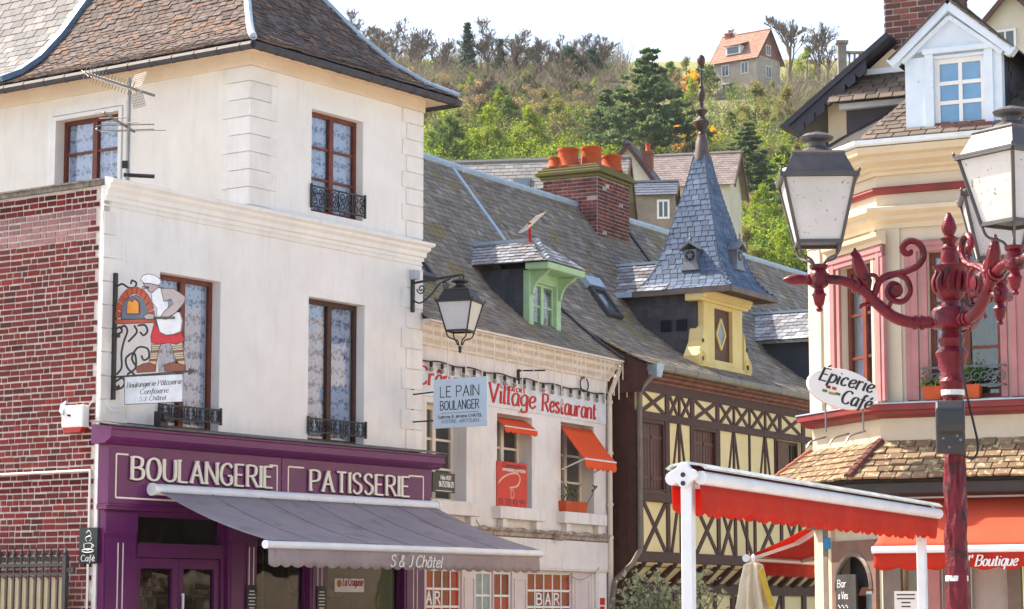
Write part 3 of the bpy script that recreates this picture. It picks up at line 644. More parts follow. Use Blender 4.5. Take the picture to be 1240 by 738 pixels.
# ------------------------------------------------------------------ purple shopfront
sf = MB(); OF = .2
sf.box(A, -.015, 6.715, 3.02, 3.775, .003, OF)
shop = sf.build('shop_fascia', m_purple, bak, bevel=.006)
b = MB()
b.prof(A, -.14, 6.86, [(.0, 3.777), (.24, 3.777), (.27, 3.80), (.33, 3.83), (.35, 3.86), (.35, 3.95), (.37, 3.955), (.37, 3.985), (.0, 4.03)], 0, .0)
b.build('shop_cornice', m_purple, shop, bevel=.005)
b = MB(); rr = random.Random(5); s = -.16
while s < 6.9:
    l = .25 + rr.random() * .3; b.hexa([A.p(s, 4.0, .39 + rr.random() * .01), A.p(min(s + l, 6.9), 4.0, .39 + rr.random() * .012), A.p(min(s + l, 6.9), 4.055, .02), A.p(s, 4.055, .02), A.p(s, 4.012, .39), A.p(min(s + l, 6.9), 4.012, .39), A.p(min(s + l, 6.9), 4.075, .02), A.p(s, 4.075, .02)]); s += l + .002
b.build('shop_flashing', m_lead, shop)
mbuild(lambda b: (b.box(A, -.02, 6.72, 3.0, 3.018, .003, .215), b.box(A, -.025, 6.725, 2.95, 2.998, .003, .18)), 'shop_architrave', m_purple, shop)
# cream frames on the fascia
def frame_line(fr, pts, o, m, w=.022, name='fascia_line'):
    b = MB()
    for i, ((a, z), (c, y)) in enumerate(zip(pts, pts[1:])): b.fbar(fr, a, z, c, y, w, o, o + .004 + .0006 * (i % 5))
    b.build(name, m, shop)
zT, zB = 3.655, 3.10
sx = lambda x, y=570: A.s(x, y, OF)
frame_line(A, [(sx(155), zT), (sx(140.5), zT), (sx(140.5), zB), (sx(240), zB)], OF, m_cream_letter)
frame_line(A, [(sx(326), zT), (sx(335.5), zT), (sx(335.5), zB), (sx(240), zB - .0)], OF, m_cream_letter)
frame_line(A, [(sx(368), zT), (sx(349), zT), (sx(349), zB), (sx(420), zB)], OF, m_cream_letter)
frame_line(A, [(sx(495), zT), (sx(512.5), zT), (sx(512.5), zB), (sx(420), zB)], OF, m_cream_letter)
mbuild(lambda b: b.box(A, sx(341), sx(343), 3.03, 3.77, OF, OF + .008), 'fascia_joint', m_purple, shop)
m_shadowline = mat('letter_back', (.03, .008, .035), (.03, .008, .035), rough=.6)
for txt, xa, xb in (('BOULANGERIE', 158.5, 328), ('PATISSERIE', 374.5, 494)):
    sa, sb = sx(xa), sx(xb)
    write(shop, A, m_cream_letter, txt, sa, 3.345, sb, .285, pen=(.18, .085), serif=.24, o=OF + .014, ex=.02, gap=2.1)
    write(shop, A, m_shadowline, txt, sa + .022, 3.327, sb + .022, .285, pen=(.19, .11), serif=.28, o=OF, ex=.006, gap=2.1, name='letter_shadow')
# piers, doors and show windows (all set between the wall's shop opening)
PX = lambda x, y=690, o=.1: A.s(x, y, o)
b = MB()
def pier(a0, a1, lines=True, z1=2.95, nm='shop_pier', card=False):
    b = MB(); b.box(A, a0, a1, .13, z1, .0, .10); b.box(A, a0 + .04, a1 - .04, .5, z1 - .35, .10, .112); b.box(A, a0 - .02, a1 + .02, .13, .42, .0, .125)
    b.box(A, a0 + .0, a1 - .0, z1 - .3, z1 - .03, .10, .13)
    p_ = b.build(nm, m_purple, shop, bevel=.004); mid = (a0 + a1) / 2
    if lines:
        for k in (-.045, .045):
            mbuild(lambda b: b.box(A, mid + k - .008, mid + k + .008, .6, z1 - .42, .112, .116), 'pinstripe', m_cream_letter, p_)
    return p_
pier(.02, .60); pier(PX(277), PX(296), False, nm='door_post'); pp = pier(PX(296), PX(311)); p2 = pier(PX(376), PX(397)); pier(PX(490), 6.70)
for q, zc in ((PX(303.5), 1.85), (PX(388), 1.85)):
    c_ = mbuild(lambda b: b.box(A, q - .1, q + .1, 1.45, 2.02, .118, .13), 'price_list', m_black, pp if q < 3 else p2)
    b = MB()
    for k in range(9):
        l = .05 + .03 * ((k * 7) % 5) / 5; b.box(A, q - l, q + l, 1.93 - k * .045, 1.945 - k * .045, .1305, .132)
    b.build('list_print', m_white, c_)
# door
da, db = .60, PX(276)
b = MB(); b.box(A, da, da + .07, .13, 2.95, -.08, .05); b.box(A, db - .07, db, .13, 2.95, -.08, .05); b.box(A, da + .07, db - .07, 2.88, 2.95, -.08, .05); b.box(A, da + .07, db - .07, 2.36, 2.53, -.08, .06)
b.box(A, da + .07, db - .07, 2.53, 2.545, -.08, .075)
door = b.build('shop_door', m_purple, shop, bevel=.004)
mbuild(lambda b: b.box(A, da + .07, db - .07, 2.545, 2.88, -.05, -.042), 'transom_pane', m_dglass, door)
dm = da + .07 + (db - da - .14) * .5
for l, r_ in ((da + .075, dm - .004), (dm + .004, db - .075)):
    b = MB(); b.box(A, l, l + .1, .14, 2.35, -.06, .02); b.box(A, r_ - .1, r_, .14, 2.35, -.06, .02); b.box(A, l + .1, r_ - .1, 2.22, 2.35, -.06, .02); b.box(A, l + .1, r_ - .1, .14, .7, -.06, .02)
    lf = b.build('door_leaf', m_purple, door, bevel=.004)
    b = MB(); b.box(A, l + .1, r_ - .1, .7, 2.22, -.03, -.022); b.build('door_pane', m_dglass, door)
b = MB(); b.tube([A.p(dm + .07, 1.1, .05), A.p(dm + .07, 1.9, .05)], .018, 6); b.tube([A.p(dm + .07, 1.88, .02), A.p(dm + .07, 1.88, .05)], .012, 5); b.tube([A.p(dm + .07, 1.12, .02), A.p(dm + .07, 1.12, .05)], .012, 5)
b.build('door_handle', m_alu, door)
for l, r_ in ((PX(311), PX(376)), (PX(397), PX(490))):
    b = MB(); b.box(A, l, r_, .13, .75, -.05, .05); b.box(A, l, l + .05, .75, 2.95, -.05, .03); b.box(A, r_ - .05, r_, .75, 2.95, -.05, .03); b.box(A, l + .05, r_ - .05, 2.8, 2.95, -.05, .03)
    sw = b.build('show_window', m_purple, shop)
    mbuild(lambda b: b.box(A, l + .05, r_ - .05, .75, 2.8, -.02, -.01), 'pane', m_dglass, sw)
# shop interior
b = MB(); b.box(A, .3, 6.5, .0, .1, -4.2, -.06); b.box(A, .3, 6.5, 0, 3.2, -4.25, -4.2); b.box(A, .25, .3, 0, 3.2, -4.2, -.2); b.box(A, 6.5, 6.55, 0, 3.2, -4.2, -.2)
b.build('shop_room', mat('shop_wall', (.55, .42, .28), (.42, .31, .2), rough=.9), bak)
m_wood = mat('shelf_wood', (.25, .13, .06), (.16, .08, .035), scale=6, rough=.6)
m_bread = mat('bread_crust', (.62, .26, .07), (.48, .16, .04), scale=12, rough=.8, vary=.2)
rr = random.Random(12)
for s0 in (1.0, 2.9, 4.9):
    sh = thing('bread_rack', A.p(s0, .1, -1.2), {1.0: 'wooden bread rack seen through the purple bakery doors', 2.9: 'wooden bread rack behind the narrow show window of the bakery', 4.9: 'wooden bread rack behind the wide show window of the bakery'}[s0], 'shelf')
    b = MB()
    for k in range(5): b.box(A, s0, s0 + 1.4, .35 + k * .5, .39 + k * .5, -1.5, -1.0)
    b.box(A, s0 - .04, s0, .1, 2.6, -1.5, -1.0); b.box(A, s0 + 1.4, s0 + 1.44, .1, 2.6, -1.5, -1.0)
    b.build('shelf', m_wood, sh)
    b = MB()
    for k in range(5):
        for q in range(7):
            c = A.p(s0 + .12 + q * .19, .44 + k * .5, -1.2); b.tube([c - A.en * .18, c - A.en * .1, c + A.en * .1, c + A.en * .18], [.02, .05, .055, .02], 7)
    b.build('loaf', m_bread, sh, smooth=True, kind='stuff')
# sticker in the wide show window
a0 = A.s(405, 710, -.01); a1 = A.s(440.5, 710, -.01); z0 = A.z(405, 717, -.01); z1 = A.z(405, 700.5, -.01)
st = mbuild(lambda b: b.box(A, a0, a1, z0, z1, -.009, -.005), 'window_card', m_white, None)
write(st, A, mat('card_red', (.45, .04, .03)), 'La Croquise', a0 + .18, z0 + .09, a1 - .04, .11, pen=(.16, .1), shear=.15, o=-.005, ex=.002)
mbuild(lambda b: b.lathe(A.p(a0 + .1, z0 + .12, -.0045), [(.0, 0), (.055, .0), (.05, .002), (0, .002)], 14, A.en), 'bread_emblem', m_bread, st)
tag(st, 'white card reading La Croquise in the bakery window', 'card')
# ------------------------------------------------------------------ bakery awning
aw = thing('bakery_awning', A.p(3.7, 2.4, 1.2), 'grey fabric awning with white front bar over the purple bakery shop', 'awning')
s0, s1, oF, zF = .77, 6.66, 2.2, 2.49
m_grey = mat('awning_fabric', (.34, .285, .295), (.28, .235, .245), scale=1.6, rough=.85, bump=.5, bscale=5, streak=(.2, .18, .18), streak_amt=.4, spots=((.24, .20, .20), 2.2, .6))
mbuild(lambda b: (b.tube([A.p(s0 - .06, 3.225, OF + .085), A.p(s1 + .06, 3.225, OF + .085)], .075, 10), b.tube([A.p(s0 - .1, 3.225, OF + .085), A.p(s0 - .06, 3.225, OF + .085)], .085, 10), b.tube([A.p(s1 + .06, 3.225, OF + .085), A.p(s1 + .1, 3.225, OF + .085)], .085, 10)), 'cassette', m_alu, aw, smooth=True)
b = MB(); nx, ny = 72, 14; zC = 3.19
def awp(i, j):
    t = j / ny; s = s0 + (s1 - s0) * i / nx; sag = -.045 * sin(pi * t) * (1 + .25 * cos(12 * pi * i / nx)); rip = .01 * sin(6 * pi * i / nx + 1) * t
    return A.p(s, lerp(zC, zF + .05, t) + sag + rip, lerp(OF + .15, oF, t))
for i in range(nx):
    for j in range(ny): b.quad(awp(i, j), awp(i + 1, j), awp(i + 1, j + 1), awp(i, j + 1))
fab = b.build('fabric', m_grey, aw, smooth=True)
sd_ = fab.modifiers.new('thick', 'SOLIDIFY'); sd_.thickness = .006
b = MB()
for i in range(1, 6):
    s = s0 + (s1 - s0) * i / 6
    b.tube([A.p(s, lerp(zC, zF + .05, t / 10) - .045 * sin(pi * t / 10) * 1.25 + .01 * sin(pi * i + 1) * t / 10 + .004, lerp(OF + .15, oF, t / 10)) for t in range(11)], .009, 4)
b.build('seam', m_grey, aw)
mbuild(lambda b: (b.tube([A.p(s0 - .03, zF, oF), A.p(s1 + .03, zF, oF)], .048, 10), b.tube([A.p(s0 - .06, zF, oF), A.p(s0 - .03, zF, oF)], .055, 10), b.tube([A.p(s1 + .03, zF, oF), A.p(s1 + .06, zF, oF)], .055, 10)), 'front_bar', m_alu, aw, smooth=True)
def valance(fr, s0, s1, z, o, drop, n, m, parent, depth=.035, wav=.012, ds=None):
    b = MB(); k = 8; N = n * k
    def P(i, t):
        s = lerp(s0, s1, i / N); ph = (i % k) / k; low = drop - depth * (1 - abs(sin(pi * i / k)))
        return fr.p(s, z - low * t, o + wav * t * (sin(i * .31) + .6 * sin(i * .117 + 1)))
    for i in range(N):
        for a, c in ((0, .33), (.33, .66), (.66, 1)): b.quad(P(i, a), P(i + 1, a), P(i + 1, c), P(i, c))
    v = b.build('valance', m, parent, smooth=True); sm = v.modifiers.new('thick', 'SOLIDIFY'); sm.thickness = .006; return v
vl = valance(A, s0, s1, zF - .03, oF + .005, .25, 26, m_grey, aw)
write(aw, A, m_white, 'S & J Châtel', A.s(471, 680, oF), zF - .235, A.s(533, 682, oF), .15, pen=(.15, .1), shear=.3, o=oF + .022, ex=.004)
b = MB()
for s in (1.7, 5.6):
    b.tube([A.p(s, 3.1, OF + .1), A.p(s + .75, 2.62, 1.2), A.p(s + .1, zF, oF - .02)], .028, 6)
b.build('folding_arm', m_alu, aw)

# ------------------------------------------------------------------ things on the bakery
# wall lantern on the right-hand quoins
Q = perp(A, 6.45)
wl_ = thing('wall_lantern', Q.p(.02, 5.5), 'black wall lantern on scrolled bracket at right corner of bakery', 'lantern')
b = MB(); b.box(Q, .022, .06, 6.13, 6.68, -.03, .03); b.tube([Q.p(.06, 6.57), Q.p(.5, 6.6), Q.p(.93, 6.62)], .02, 6)
ftube(b, Q, [tuple(p) for p in cr([(.06, 6.3), (.2, 6.26), (.4, 6.38), (.55, 6.52), (.75, 6.58)], 6)], .013)
ftube(b, Q, spiral((.2, 6.47), .08, 1.5, pi, 18), .011); ftube(b, Q, spiral((.66, 6.5), .06, 1.5, 0, 18, .2, -1), .01)
ftube(b, Q, spiral((.95, 6.58), .05, .8, pi / 2, 12, .6, -1), .013); ftube(b, Q, [(.93, 6.57), (.93, 6.42)], .012)
b.build('bracket', m_iron, wl_)
mbuild(lambda b: b.box(Q, .025, .13, 6.62, 6.76, -.06, .06), 'junction_box', mat('box_grey', (.45, .5, .55)), wl_)
m_milk = mat('milk_glass', (.62, .62, .64), (.55, .55, .58), rough=.25, spec=.5, scale=4)
m_lampglass = mat('lamp_glass', (.60, .585, .58), (.50, .49, .48), scale=3, rough=.3, spec=.4, spots=((.16, .13, .11), 38, .645))
def lantern(parent, c, rt, rb, h, rot, m_metal, m_pane, name='lantern', roofh=.2, legs=True, cap=1.0, glassm=None):
    """square lantern: c = bottom centre of the glass"""
    ca, sa_ = cos(rot), sin(rot); e1 = V((ca, sa_, 0)); e2 = V((-sa_, ca, 0))
    def P(i, j, r, z): return c + e1 * i * r + e2 * j * r + V((0, 0, z))
    cs = [(-1, -1), (1, -1), (1, 1), (-1, 1)]; t = rt * .055
    b = MB()
    for i, j in cs: b.bar(P(i, j, rb, 0), P(i, j, rt, h), t * 1.6, t * 1.6)
    for k in range(4):
        a, d = cs[k], cs[(k + 1) % 4]
        b.bar(P(*a, rb, 0), P(*d, rb, 0), t * 1.5, t * 1.8); b.bar(P(*a, rt * 1.06, h + t), P(*d, rt * 1.06, h + t), t * 2, t * 2.2)
    # roof: skirt, hipped body, neck, cap
    def ring(r, z): return [P(i, j, r, z) for i, j in cs]
    prof = [(rt * 1.12, h + t * 1.2), (rt * 1.12, h + t * 2.2), (rt * .98, h + t * 2.6), (rt * .74, h + roofh * .66), (rt * .76, h + roofh * .72), (rt * .70, h + roofh * .78)]
    rings = [ring(*q) for q in prof]
    for r1, r2 in zip(rings, rings[1:]):
        for k in range(4): b.quad(r1[k], r1[(k + 1) % 4], r2[(k + 1) % 4], r2[k])
    b.quad(*rings[0]); b.quad(*rings[-1])
    b.lathe(c, [(rt * .62, h + roofh * .78), (rt * .42, h + roofh * .92), (rt * .27, h + roofh * 1.0), (rt * .25, h + roofh * 1.14), (rt * .46, h + roofh * 1.2), (rt * .50, h + roofh * 1.27), (rt * .36, h + roofh * 1.36), (rt * .12, h + roofh * 1.42), (0, h + roofh * 1.43)], 14)
    for i, j in cs: b.lathe(P(i, j, rt * 1.1, h + t * 2.2), [(t * .8, 0), (t * .9, t), (t * .5, t * 1.5), (0, t * 2.2)], 6)
    if legs:
        for i, j in cs:
            pts = cr([P(i, j, rb, 0), P(i, j, rb * .82, -rb * .55), P(i, j, rb * .35, -rb * .8), P(i, j, rb * .16, -rb * 1.25)], 5); b.tube(pts, t * .75, 5)
    fr_ = b.build(name, m_metal, parent)
    for k in range(4):
        a, d = cs[k], cs[(k + 1) % 4]
        q = [P(*a, rb * .97, t), P(*d, rb * .97, t), P(*d, rt * .97, h - t * .2), P(*a, rt * .97, h - t * .2)]
        nrm = (q[1] - q[0]).cross(q[3] - q[0]).normalized() * .004
        mbuild(lambda b: b.hexa(q + [x + nrm for x in q]), 'pane', m_pane, fr_)
    return fr_
lc = Q.p(.93, 5.78)
lb = lantern(wl_, lc, .265, .165, .42, radians(-18), m_iron, m_milk, roofh=.26)
b = MB(); b.lathe(lc - V((0, 0, .27)), [(0, -.06), (.025, -.03), (.02, 0), (.03, .02), (.02, .05)], 8); b.build('finial', m_iron, wl_)
# hanging blue-white board
ps = thing('hanging_sign', Q.p(.06, 4.36), 'pale blue LE PAIN BOULANGER board hanging from the bakery corner', 'sign')
Qs = Fr(Q.p(0, 0, 0), Q.ex, (0, 0, 1), V((Q.en.x, Q.en.y, 0)))
if Qs.en.y > 0: Qs.en = -Qs.en
m_bluew = mat('pale_blue_board', (.62, .74, .84), (.58, .70, .81), scale=2, rough=.4)
PS = perp(A, 6.5); PS = Fr(PS.O, PS.ex, (0, 0, 1), -A.ex)
a0, a1, z0, z1 = .41, 1.40, 4.36, 5.09
mbuild(lambda b: b.box(PS, a0, a1, z0, z1, -.012, .012), 'board', m_bluew, ps, bevel=.004)
mbuild(lambda b: (b.tube([PS.p(.0, z1 - .2), PS.p(a0 + .02, z1 - .18)], .012, 5), b.tube([PS.p(.0, z0 + .12), PS.p(a0 + .02, z0 + .12)], .012, 5), b.box(PS, .0, .02, z0, z1, -.02, .02)), 'sign_bracket', m_iron, ps)
for t, y, hh, xa, xb, pn in (('LE PAIN', .44, .155, .13, .84, (.09, .09)), ('BOULANGER', .25, .13, .13, .84, (.1, .1)), ('Sabrina & Jérôme CHATEL'.replace('ô', 'o'), .125, .045, .09, .9, (.16, .16)), ('VOTRE ARTISAN', .05, .05, .15, .84, (.1, .1))):
    write(ps, PS, m_black, t, a0 + xa, z0 + y + .02, a0 + xb, hh, pen=pn, o=.012, ex=.002, gap=2.0)
mbuild(lambda b: b.box(PS, a0 + .14, a0 + .84, z0 + .218, z0 + .224, .012, .0135), 'rule', m_black, ps)
# ------------------------------------------------------------------ pictorial iron sign by the brick corner
KS = Fr(A.p(.2, 0), A.en, (0, 0, 1), -A.ex)
def kq(x, y): return KS.px(120 + x / 3.513, 320 + y / 3.513)
def kp(s): return [kq(*map(float, q.split(','))) for q in s.split()]
ks = thing('iron_bakers_sign', KS.p(0, 4.35), 'painted cut-out of a baker at his oven on a black scrolled iron bracket', 'sign')
a_p = .035
b = MB(); b.box(KS, .0, .055, 4.36, 6.0, -.025, .025); b.box(KS, -.06, .11, 5.16, 5.2, -.03, .03)
zb = kq(250, 463)[1]; b.box(KS, .055, kq(385, 457)[0], zb - .022, zb, -.012, .012)
b.poly(KS, [(kq(385, 457)[0] - .01, zb + .03), (kq(412, 455)[0], zb - .011), (kq(385, 457)[0] - .01, zb - .055)], -.008, .008)
def kc(s, r=.014): ftube(b, KS, [tuple(p) for p in cr([kq(*map(float, q.split(','))) for q in s.split()], 6)], r)
kc('70,300 95,290 92,268 75,275'); kc('75,470 95,440 95,380 105,330 120,285 108,262 90,275'); 
kc('120,470 155,440 150,380 115,400 120,440 150,470'); kc('125,330 160,290 150,262'); kc('160,440 140,400 165,355 205,360 212,395 190,408 180,390')
kc('165,262 195,260 205,285 190,303 175,290'); kc('75,95 100,85 125,100 150,100 158,80 140,70 135,85'); kc('70,500 100,485 108,510 90,530 70,520'); kc('70,535 85,530 82,515')

b.build('bracket', m_iron, ks)
def cut(s, m, o, nm, t=.006):
    P = kp(s); q = mbuild(lambda b: b.poly(KS, P, o - t / 2, o + t / 2), nm, m, ks)
    mbuild(lambda b: ftube(b, KS, P + [P[0]], .0045, o + t / 2, 4), 'painted_outline', m_iron, q); return q
m_k = {k: mat('sign_' + k, c, rough=.5, scale=6) for k, c in dict(white=(.72, .75, .80), skin=(.42, .36, .36), dark=(.12, .10, .11), red=(.52, .012, .03), cream=(.62, .45, .28), brown=(.22, .06, .03), slate=(.13, .15, .20), orange=(.75, .28, .03), brick=(.42, .08, .035), grey=(.60, .64, .70)).items()}
cut('95,236 95,190 108,160 130,140 158,132 185,142 202,165 210,200 210,236', m_k['slate'], 0, 'oven_mouth')
for i in range(11):
    t0, t1 = pi * i / 11 + .02, pi * (i + 1) / 11 - .02; c0 = (152, 232)
    P = [(c0[0] - 84 * cos(t0), c0[1] - 136 * sin(t0)), (c0[0] - 84 * cos(t1), c0[1] - 136 * sin(t1)), (c0[0] - 60 * cos(t1), c0[1] - 104 * sin(t1)), (c0[0] - 60 * cos(t0), c0[1] - 104 * sin(t0))]
    mbuild(lambda b: b.poly(KS, [kq(*p) for p in P], -.01, .01), 'oven_brick', m_k['brick'], ks)
cut('52,238 245,233 245,250 52,256', m_k['brick'], 0, 'hearth', .03)
cut('120,212 122,165 132,152 145,162 150,148 162,155 172,165 172,212', m_k['orange'], .008, 'painted_loaf')
cut('180,68 190,50 212,42 240,48 262,62 268,80 255,92 225,84 195,82', m_k['white'], .012, 'painted_hat', .012)
cut('190,82 225,84 256,90 262,98 240,122 215,118 203,100', m_k['skin'], .008, 'painted_face', .012)
cut('225,125 252,102 275,100 292,140 300,175 292,200 345,205 357,240 350,288 320,300 290,303 262,290 246,235 250,190 230,165', m_k['white'], .010, 'painted_apron', .014)
cut('268,104 322,104 374,140 368,165 335,205 290,236 262,232 285,200 322,168 312,150 282,160', m_k['skin'], .022, 'painted_arm', .01)
cut('195,222 215,210 240,215 240,235 205,237', m_k['skin'], .022, 'painted_hand', .008)
cut('240,226 328,226 328,233 240,233', m_k['dark'], .03, 'painted_peel', .006)
cut('240,240 262,290 290,303 350,288 367,325 332,342 300,335 260,342 225,336 222,310', m_k['red'], .006, 'painted_shorts', .014)
for s in ('225,342 265,342 255,370 245,428 212,424 226,370', '305,338 355,332 362,380 368,428 345,430 325,400'): cut(s, m_k['cream'], .004, 'painted_leg', .012)
for s in ('160,440 190,425 215,420 245,430 242,458 165,462', '282,428 320,418 345,425 370,430 370,456 282,456'): cut(s, m_k['brown'], .010, 'painted_shoe', .012)
for k_ in range(4):
    y_ = 352 + k_ * 18
    for s in ('%d,%d %d,%d %d,%d %d,%d' % (226 - k_ * 3, y_, 258 - k_ * 2, y_ - 2, 257 - k_ * 2, y_ + 5, 225 - k_ * 3, y_ + 7), '%d,%d %d,%d %d,%d %d,%d' % (312 + k_ * 5, y_, 357 + k_ * 2, y_ - 4, 358 + k_ * 2, y_ + 3, 313 + k_ * 5, y_ + 7)): cut(s, m_k['brick'] if k_ % 2 else m_k['grey'], .012, 'painted_stripe', .004)
cut('200,98 214,96 216,103 202,104', m_k['dark'], .016, 'painted_eye', .004); cut('188,96 198,92 200,108 190,106', m_k['skin'], .016, 'painted_nose', .004)
cut('110,480 357,467 357,586 110,598', m_k['grey'], 0, 'name_board', .014)
for t, x0, y0, x1, y1, hh in (('Boulangerie Pâtisserie', 120, 527, 350, 509, .066), ('Confiserie', 175, 555, 295, 547, .066), ('S.J. Châtel', 172, 584, 285, 577, .055)):
    p0_, p1_ = kq(x0, y0), kq(x1, y1)
    write(ks, KS, m_black, t, p0_[0], p0_[1], p1_[0], hh, pen=(.13, .05), shear=.25, o=.007, ex=.002, slope=(p1_[1] - p0_[1]) / (p1_[0] - p0_[0]))

# ------------------------------------------------------------------ brick-flank fittings
WR = Fr(W.O, -W.ex, (0, 0, 1), W.en)
cs = thing('cafe_sign', W.p(.15, 2.2, .03), 'small dark cafe board with a steaming white cup on brick corner', 'sign')
a0, a1 = WR.s(96, 660, .04), WR.s(117.5, 660, .04); z0, z1 = WR.z(100, 683, .04), WR.z(100, 639.5, .04)
mbuild(lambda b: b.box(WR, a0, a1, z0, z1, .012, .04), 'board', mat('dark_green_board', (.015, .028, .028), rough=.4), cs)
b = MB(); c_ = (a0 + a1) / 2; wq = a1 - a0; hq = z1 - z0
ftube(b, WR, [(c_ + wq * .33 * cos(t), z0 + hq * .36 + hq * .045 * sin(t)) for t in [2 * pi * i / 16 for i in range(17)]], .006, .044, 4)
ftube(b, WR, [tuple(p) for p in cr([(c_ - wq * .22, z0 + hq * .55), (c_ - wq * .2, z0 + hq * .44), (c_, z0 + hq * .37), (c_ + wq * .2, z0 + hq * .44), (c_ + wq * .22, z0 + hq * .55), (c_, z0 + hq * .57), (c_ - wq * .22, z0 + hq * .55)], 5)], .006, .044, 4)
ftube(b, WR, [tuple(p) for p in cr([(c_ + wq * .22, z0 + hq * .52), (c_ + wq * .34, z0 + hq * .5), (c_ + wq * .2, z0 + hq * .43)], 5)], .005, .044, 4)
ftube(b, WR, [tuple(p) for p in cr([(c_ - .02, z0 + hq * .62), (c_ - wq * .14, z0 + hq * .72), (c_ + wq * .16, z0 + hq * .8), (c_ + .01, z0 + hq * .92), (c_ - wq * .1, z0 + hq * .86)], 6)], .006, .044, 4)
ftube(b, WR, [tuple(p) for p in cr([(c_ + .03, z0 + hq * .63), (c_ + wq * .2, z0 + hq * .72), (c_ + wq * .02, z0 + hq * .78)], 6)], .005, .044, 4)
b.build('cup_drawing', m_white, cs)
write(cs, WR, m_white, 'Café', a0 + wq * .13, z0 + hq * .07, a1 - wq * .12, hq * .17, pen=(.15, .09), o=.04, ex=.003)
cdt = MB(); cz = W.z(60, 572, .02)
cdt.tube([W.p(4, cz, .025), W.p(.125, cz, .025), W.p(.125, cz, .025)], .016, 6); cdt.tube([W.p(.125, cz + .015, .025), W.p(.125, z1, .025)], .016, 6); cdt.tube([W.p(.125, z0, .025), W.p(.14, .2, .025)], .016, 6)
tag(ownroot(cdt.build('cable_conduit', m_white)), 'thin white conduit running along the brick flank above the fence', 'conduit')
al = thing('alarm_box', W.p(.38, 5.1, .02), 'white alarm box with red base fixed to the brick flank', 'alarm')
a0, a1, z0, z1 = WR.s(76, 508, .1), WR.s(102, 508, .1), WR.z(90, 518, .1), WR.z(90, 491, .1)
mbuild(lambda b: b.box(WR, a0, a1, z0, z1, .003, .13), 'case', m_white, al, bevel=.02)
mbuild(lambda b: b.poly(WR, [(a0 + .02, z0), (a1 - .02, z0), (a1 - .06, z0 - .06), (a0 + .06, z0 - .06)], .02, .12), 'red_lens', mat('red_lens', (.45, .02, .015), rough=.3), al)
mbuild(lambda b: b.hexa([WR.p(a0 - .05, z1 - .08, .10), WR.p(a0 + .05, z1 - .12, .14), WR.p(a0 + .05, z1 - .11, .16), WR.p(a0 - .05, z1 - .07, .12), WR.p(a0 - .07, z1 + .01, .06), WR.p(a0 + .05, z1 + .06, .08), WR.p(a0 + .05, z1 + .07, .1), WR.p(a0 - .07, z1 + .02, .08)]), 'sensor_flap', m_zinc, al)
sp = thing('spotlight_arm', A.p(.0, 4.1, .1), 'black spotlight on a thin arm in front of the first bakery window', 'spotlight')
P0, P1 = W.p(.42, W.z(82, 503, .16), .16), A.p(A.s(190, 517, .2), A.z(190, 517, .2), .2)
b = MB(); b.tube([P0, P0.lerp(P1, .5) - V((0, 0, .015)), P1], .015, 6); b.build('arm', m_iron, sp)
b = MB(); b.box(A.off(A.s(195, 508, .2), A.z(195, 508, .2), .2), -.07, .07, -.1, .1, -.06, .06); b.lathe(A.p(A.s(195, 506, .2), A.z(195, 506, .2), .26), [(.05, 0), (.06, .03), (.055, .05), (.03, .04)], 12, A.en); b.build('lamp_head', m_iron, sp)
# loose cables at the corner
b = MB(); rr = random.Random(4)
for k in range(4):
    b.tube(cr([A.p(.02 + k * .05, 4.33 - .05 * k, .06), A.p(.15 + .06 * k, 4.2 + .05 * (k % 2), .1), A.p(.3 + .03 * k, 4.28, .09), A.p(.42, 4.12 + .04 * k, .07)], 5), .007, 4)
b.tube(cr([W.p(.1, 4.35, .03), W.p(.2, 4.2, .03), W.p(.17, 4.02, .03), W.p(.03, 3.95, .04)], 5), .008, 4)
tag(ownroot(b.build('loose_cable', m_white)), 'tangle of white cable above the left end of purple cornice', 'cable', kind=None)
# iron fence with cream boards
fe = thing('iron_fence', W.p(.55, 0, .4), 'black wrought iron fence with cream boards beside the brick flank', 'fence')
FF = W.off(0, 0, .35); fr0 = FF.s(79, 700)
zr = FF.z(40, 684.5); zb = FF.z(40, 699)
mbuild(lambda b: (b.box(FF, fr0 - .03, fr0 + .03, 0, zr + .12, -.03, .03), b.lathe(FF.p(fr0, zr + .12), [(.02, 0), (.035, .03), (.02, .06), (0, .1)], 8), b.box(FF, fr0 - .16, fr0 - .03, zr - .1, zr - .04, -.02, .02)), 'post', m_iron, fe)
mbuild(lambda b: (b.box(FF, fr0, fr0 + 3.5, zr - .02, zr + .02, -.016, .016), b.box(FF, fr0, fr0 + 3.5, zr - .13, zr - .1, -.014, .014), b.box(FF, fr0, fr0 + 3.5, .2, .24, -.016, .016)), 'rail', m_iron, fe)
for i in range(26):
    s = fr0 + .135 + i * .132
    b = MB(); b.box(FF, s - .011, s + .011, .1, zr + .1, -.011, .011); b.lathe(FF.p(s, zr + .1), [(.012, 0), (.03, .03), (.012, .08), (0, .13)], 6)
    ftube(b, FF, spiral((s + .045, zr + .075), .04, 1.2, pi, 12, .3, -1), .009); ftube(b, FF, spiral((s - .045, zr + .075), .04, 1.2, 0, 12, .3, 1), .009)
    b.build('picket', m_iron, fe)
    pts = [(s - .055, .1), (s + .055, .1), (s + .055, zb - .05)] + [(s + .055 * cos(t), zb - .05 + .05 * sin(t)) for t in (pi / 6, pi / 3, pi / 2, 2 * pi / 3, 5 * pi / 6)] + [(s - .055, zb - .05)]
    mbuild(lambda b: b.poly(FF, pts, -.05, -.03), 'board', mat('cream_board', (.66, .55, .37), (.58, .47, .3), rough=.6), fe)
